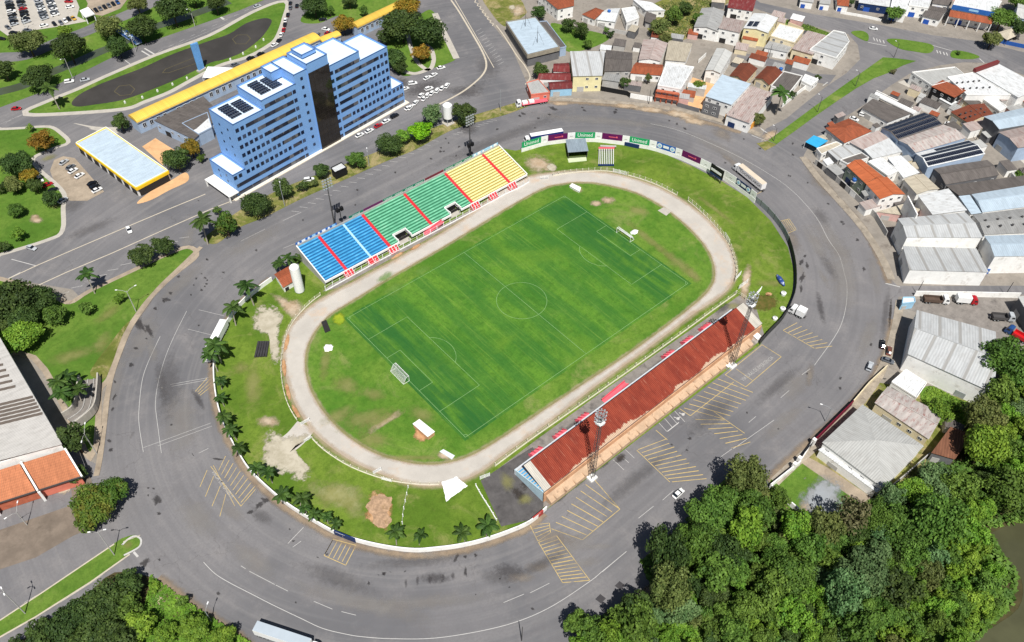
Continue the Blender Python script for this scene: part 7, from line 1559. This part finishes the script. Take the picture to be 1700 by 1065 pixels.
def truck(a, b, label, boxcol='w', roofm=None, sidem=None, h=4.0, w=2.55, cab='w', kind='box', L=None, logo=None, cabon=True, bed=1.2, name='truck'):
    """a: rear end, b: front end of the load bed, both at ground; the cab stands in front of b"""
    A, B = G(*a), G(*b); d = B-A; rz = math.atan2(d.y,d.x); L = L or d.length; t = thing(name, label, 'truck', ((A+B)/2*1).to_tuple(), rz, 'trucks'); t.location.z = .05
    sm = sidem or WMET
    if kind == 'box':
        MB().box((0,0,1.15+(h-1.15)/2),(L,w,h-1.15)).build('cargo_box', sm, t, True); MB().box((0,0,h+.03),(L-.04,w-.04,.06)).build('box_roof', roofm or WMET, t, True)
    elif kind == 'flat':
        MB().box((0,0,1.2),(L,w,.25)).build('bed', roofm or PINK, t, True); mb = MB(); [mb.box((L/2-1.5-k*3.2,0,1.9),(2.4,w*.8,1.0)) for k in range(int(L/6))]; each(mb,'load',WMET,t,True)
    elif kind == 'dump':
        mb = MB(); mb.box((0,0,1.1),(L,w,.2)); mb.box((0,w/2,1.7),(L,.12,1.2)); mb.box((0,-w/2,1.7),(L,.12,1.2)); mb.box((-L/2,0,1.7),(.12,w,1.2)); mb.box((L/2,0,1.9),(.12,w,1.6)); mb.build('bed', roofm or STEELD, t, True)
    MB().box((.6,0,.85),(L+2.4,.9,.3)).build('chassis', STEELD, t, True)
    if cabon:
        c = MB(); x0 = L/2+.5; hh = min(h*.86,3.2); loft(c, [(x0,.7,hh,w*.47,.95),(x0+.9,.6,hh+.1,w*.49,.95),(x0+1.6,.55,hh*.96,w*.49,.93),(x0+2.05,.5,hh*.62,w*.48,.95),(x0+2.25,.5,hh*.45,w*.47,.95)]); c.build('cab', CP[cab], t, True)
        g = MB(); g.face([(x0+1.72,-w*.42,hh*.93),(x0+2.1,-w*.44,hh*.60),(x0+2.1,w*.44,hh*.60),(x0+1.72,w*.42,hh*.93)][::-1]); [g.face([(x0+.7,s*(w*.497),hh*.6),(x0+1.9,s*(w*.497),hh*.6),(x0+1.6,s*(w*.49),hh*.85),(x0+.7,s*(w*.49),hh*.85)][::s]) for s in (1,-1)]; g.build('windscreen', CGL, t, True)
    if 'wheel' not in TRM: w_ = MB(); w_.tube([(0,-.18,0),(0,.18,0)],.5,14,0,True,False); w_.tube([(0,-.2,0),(0,.2,0)],.26,10,1,True,False); o = w_.build('wheel',[TYRE,STEEL]); TRM['wheel'] = o.data; bpy.data.objects.remove(o)
    xs = [-L/2+1.0,-L/2+2.2]+([-L/2+3.4] if L > 9 else [])+([L/2+1.6] if cabon else [])+([L/2-.9] if L > 9 else [])
    for x in xs:
        for y in (-w/2+.25,w/2-.25): o = bpy.data.objects.new('wheel', TRM['wheel']); COL.objects.link(o); o.parent = t; o.location = (x,y,.5)
    if logo:
        o = text(logo, 1.75, plain('letter_dark', C(40,38,44), .6, .05), t); o.location = (-.6,w/2+.03,2.6); o.rotation_euler = (math.pi/2,0,math.pi)
        mb = MB(); X = L/2-2.0; [mb.beam((X+dx,w/2+.03,3.3),(X+dx+1.9,w/2+.03,3.3),.06) for dx in (-1,)]; mb.beam((X-1,w/2+.03,3.8),(X+.9,w/2+.03,3.8),.06); mb.beam((X-1,w/2+.03,3.3),(X-1,w/2+.03,3.8),.06); mb.beam((X+.9,w/2+.03,3.3),(X+.9,w/2+.03,3.8),.06); mb.build('emblem', MATS['letter_dark'], t, True)
    return t
GBOX = plain('trailer_grey', C(172,182,190), .5, .05, .2); BBOX = plain('trailer_beige', C(206,192,172), .6, .06, .3)
def foot(x, y, h): p = G(x,y,h); c = Vector((p.x,p.y,0))-CAM; w_ = c.dot(R0[2]); return (850+FL*c.dot(R0[0])/w_, 532.5+FL*c.dot(R0[1])/w_)
truck(foot(423,1038,4), foot(513,1068,4), 'grey box trailer truck at the bottom edge', roofm=GBOX, h=4, w=2.7)
truck(foot(1269.5,305,4), foot(1229,272.5,4), 'beige roofed lorry with dark lettering parked at the navy board', roofm=BBOX, sidem=plain('trailer_side', C(240,236,232), .5, .05), h=4, logo='COOPERCARGA')
truck(foot(934,215,4), foot(880.5,224,4), 'white roofed lorry with blue side behind the first green board', roofm=WMET, sidem=paint('side_blue', C(34,52,120)), h=4)
truck((908,169),(866,176), 'white flatbed lorry with pale loads before the salmon house', kind='flat', roofm=PINK)
truck(foot(371,530,3.8), foot(345,580,3.8), 'long white lorry under the palms at the left stadium wall', h=3.8)
truck(foot(1337,516,3.4), foot(1327,511,3.4), 'white lorry tractor parked across the kerb beside the dark fence', kind='box', h=3.6, L=3.0, w=2.9)
truck((1531,500),(1560,502), 'white dump truck with brown bed along the yard wall', kind='dump', roofm=plain('rusty_bed', C(92,76,66), .9, .2))
truck((1584,501),(1607,503), 'white box truck with red front along the yard wall', h=3.6, cab='r'); truck((1644,529),(1668,531), 'grey flat dump truck alone in the truck yard', kind='dump', cab='s'); truck((1704,570),(1680,556), 'red bed truck at the right edge of the truck yard', kind='dump', roofm=paint('bed_red', C(190,32,36)), cab='b')
# ---------------------------------------------------------------- street lamps and poles
def lamp(bx, by, tx, ty, label, arms=(0,), mat=None, arm=1.8, head=True, hh=None, name='street_lamp', cat='street lamp'):
    p = G(bx,by,.1); h = hh or max(5.5, height((bx,by),(tx,ty))); t = thing(name, label, cat, p, 0, 'street lamps and poles'); m = mat or GREYW
    MB().tube([(0,0,0),(0,0,h)],[.16,.1],8).build('pole', m, t, True)
    for a in arms:
        a = math.radians(a); e = Vector((math.cos(a)*arm,math.sin(a)*arm,h+.5)); MB().tube([(0,0,h-.6),(e.x*.4,e.y*.4,h+.2),tuple(e)],.06,6).build('arm', m, t, True)
        if head: MB().box((e.x*1.12,e.y*1.12,e.z),(.75,.3,.16),a).box((e.x*1.12,e.y*1.12,e.z-.1),(.55,.22,.06),a).build('lamp_head', SIGNW, t, True)
    return t
lamp(42,1018,6,982,'pale lamp post on the grass median nearest the bottom left corner',(90,180,270),arm=1.0); lamp(190,921,157,886,'white lamp post at the rounded end of the grass median',(150,330)); lamp(161,753,136,721,'double armed lamp post beside the hall hedge',(60,240),arm=3); lamp(45,871,25,851,'low double armed lamp on the hall forecourt',(60,190),arm=2.6); lamp(226,517,207,484,'double armed lamp post on the sloping lawn',(0,140),arm=3)
lamp(473,342,463,309,'lamp post between the verge trees at the tower',(60,),STEEL); lamp(613,276,609,252,'lamp post beside the feathery verge tree',(60,),STEEL); lamp(122,132,104,98,'lamp post at the canal crossing',(200,)); lamp(226,86,214,55,'lamp post beside the footbridge',(200,)); lamp(324,44,315,14,'lamp post on the canal avenue near the pylon',(200,)); lamp(831,184,829,149,'thin pole on the grass verge before the flatbed lorry',(),STEEL,name='utility_pole',cat='pole')
lamp(1370,699,1381,677,'curved lamp post before the maroon wall',(120,),STEEL,3); lamp(1484,95,1494,72,'lamp post at the pointed end of the street median',(90,),STEELD); lamp(1420,143,1426,120,'lamp post in the middle of the street median',(90,),STEELD); lamp(1357,186,1364,160,'lamp post at the lower part of the street median',(90,),STEELD); lamp(1284,234,1288,212,'lamp post at the tip of the street median',(90,),STEELD); lamp(1213,206,1215,184,'utility pole at the orange shop wall',(),STEELD,name='utility_pole',cat='pole'); lamp(1077,172,1079,148,'utility pole before the brick fronted house',(),STEELD,name='utility_pole',cat='pole'); lamp(1522,487,1537,468,'utility pole on the dead end street at the yard gate',(),STEELD,name='utility_pole',cat='pole'); lamp(1669,489,1689,472,'utility pole on the dead end street near the right edge',(),STEELD,name='utility_pole',cat='pole'); lamp(352,1033,357,1004,'thin pole at the bottom left wood by the trailer',(40,),STEEL); lamp(866,1063,862,1040,'dark pole at the bottom edge of the ring road',(),STEELD,name='utility_pole',cat='pole'); lamp(45,48,38,28,'lamp post in the far car park',(0,180),WMET); lamp(1185,55,1190,35,'utility pole beside the red door building',(),STEELD,name='utility_pole',cat='pole'); lamp(1276,96,1280,72,'utility pole at the grey canopy shed',(),STEELD,name='utility_pole',cat='pole'); lamp(1620,232,1632,214,'utility pole in the alley behind the solar halls',(),STEELD,name='utility_pole',cat='pole'); lamp(1690,296,1704,276,'utility pole at the right end of the alley',(),STEELD,name='utility_pole',cat='pole')
bld('small_house','small white house with brown tiled roof beside the water tower',"455,455 480,441 488,466 470,477",3.0,'gable',0,1.0,'w','tc',cat='house')
for k, (mb, m) in PATCH.items(): tag(mb.build('worn_patches', m), kind='structure')
for k, m in (('tar', plain('fresh_tar', C(64,62,64), .9, .12)), ('patch', plain('asphalt_patch', C(98,96,98), .9, .2, .8, dirt=C(124,121,119), dirt_amt=.8, dscale=.3)), ('ring', plain('float_rail', C(96,88,62), .8)), ('white', WHT), ('yellow', YEL), ('kerb', plain('kerb_paint', C(188,178,160), .9, .1, .6)), ('pitch', PITCHW)):
    tag(MARK[k].build({'tar':'fresh_repairs','patch':'asphalt_repairs','ring':'pond_floats','white':'road_markings','yellow':'parking_markings','kerb':'kerb_lines','pitch':'pitch_lines'}[k], m), kind='structure')
# ---------------------------------------------------------------- camera, sky, sun
cd = bpy.data.cameras.new('camera'); co_ = bpy.data.objects.new('camera', cd); COL.objects.link(co_)
cd.sensor_width = 36; cd.lens = FL/1700*36; cd.clip_start = 1; cd.clip_end = 4000
M3 = Matrix((R0[0], -R0[1], -R0[2])).transposed()
co_.matrix_world = Matrix.Translation(CAM) @ M3.to_4x4()
SC.camera = co_
EL, AZ = math.radians(59.5), math.radians(57.0)
w = bpy.data.worlds.new('World'); SC.world = w; w.use_nodes = True
sk = w.node_tree.nodes.new('ShaderNodeTexSky'); sk.sky_type = 'NISHITA'; sk.sun_disc = False
sk.sun_elevation = EL; sk.sun_rotation = math.radians(90)-(AZ+math.pi); sk.dust_density = 1.0
bg = w.node_tree.nodes['Background']; w.node_tree.links.new(sk.outputs[0], bg.inputs[0]); bg.inputs[1].default_value = .046
sl = bpy.data.lights.new('sun', 'SUN'); sl.energy = 4.75; sl.angle = math.radians(.5); sl.color = (1, .97, .92)
so = bpy.data.objects.new('sun', sl); COL.objects.link(so)
d = Vector((math.cos(AZ)*math.cos(EL), math.sin(AZ)*math.cos(EL), -math.sin(EL)))
so.rotation_euler = d.to_track_quat('-Z', 'Y').to_euler(); so.location = (0,0,300)
SC.view_settings.view_transform = 'Standard'; SC.view_settings.look = 'None'; SC.view_settings.gamma = 1
SC.view_settings.exposure = .26
SC.cycles.max_bounces = 5; SC.cycles.transparent_max_bounces = 8
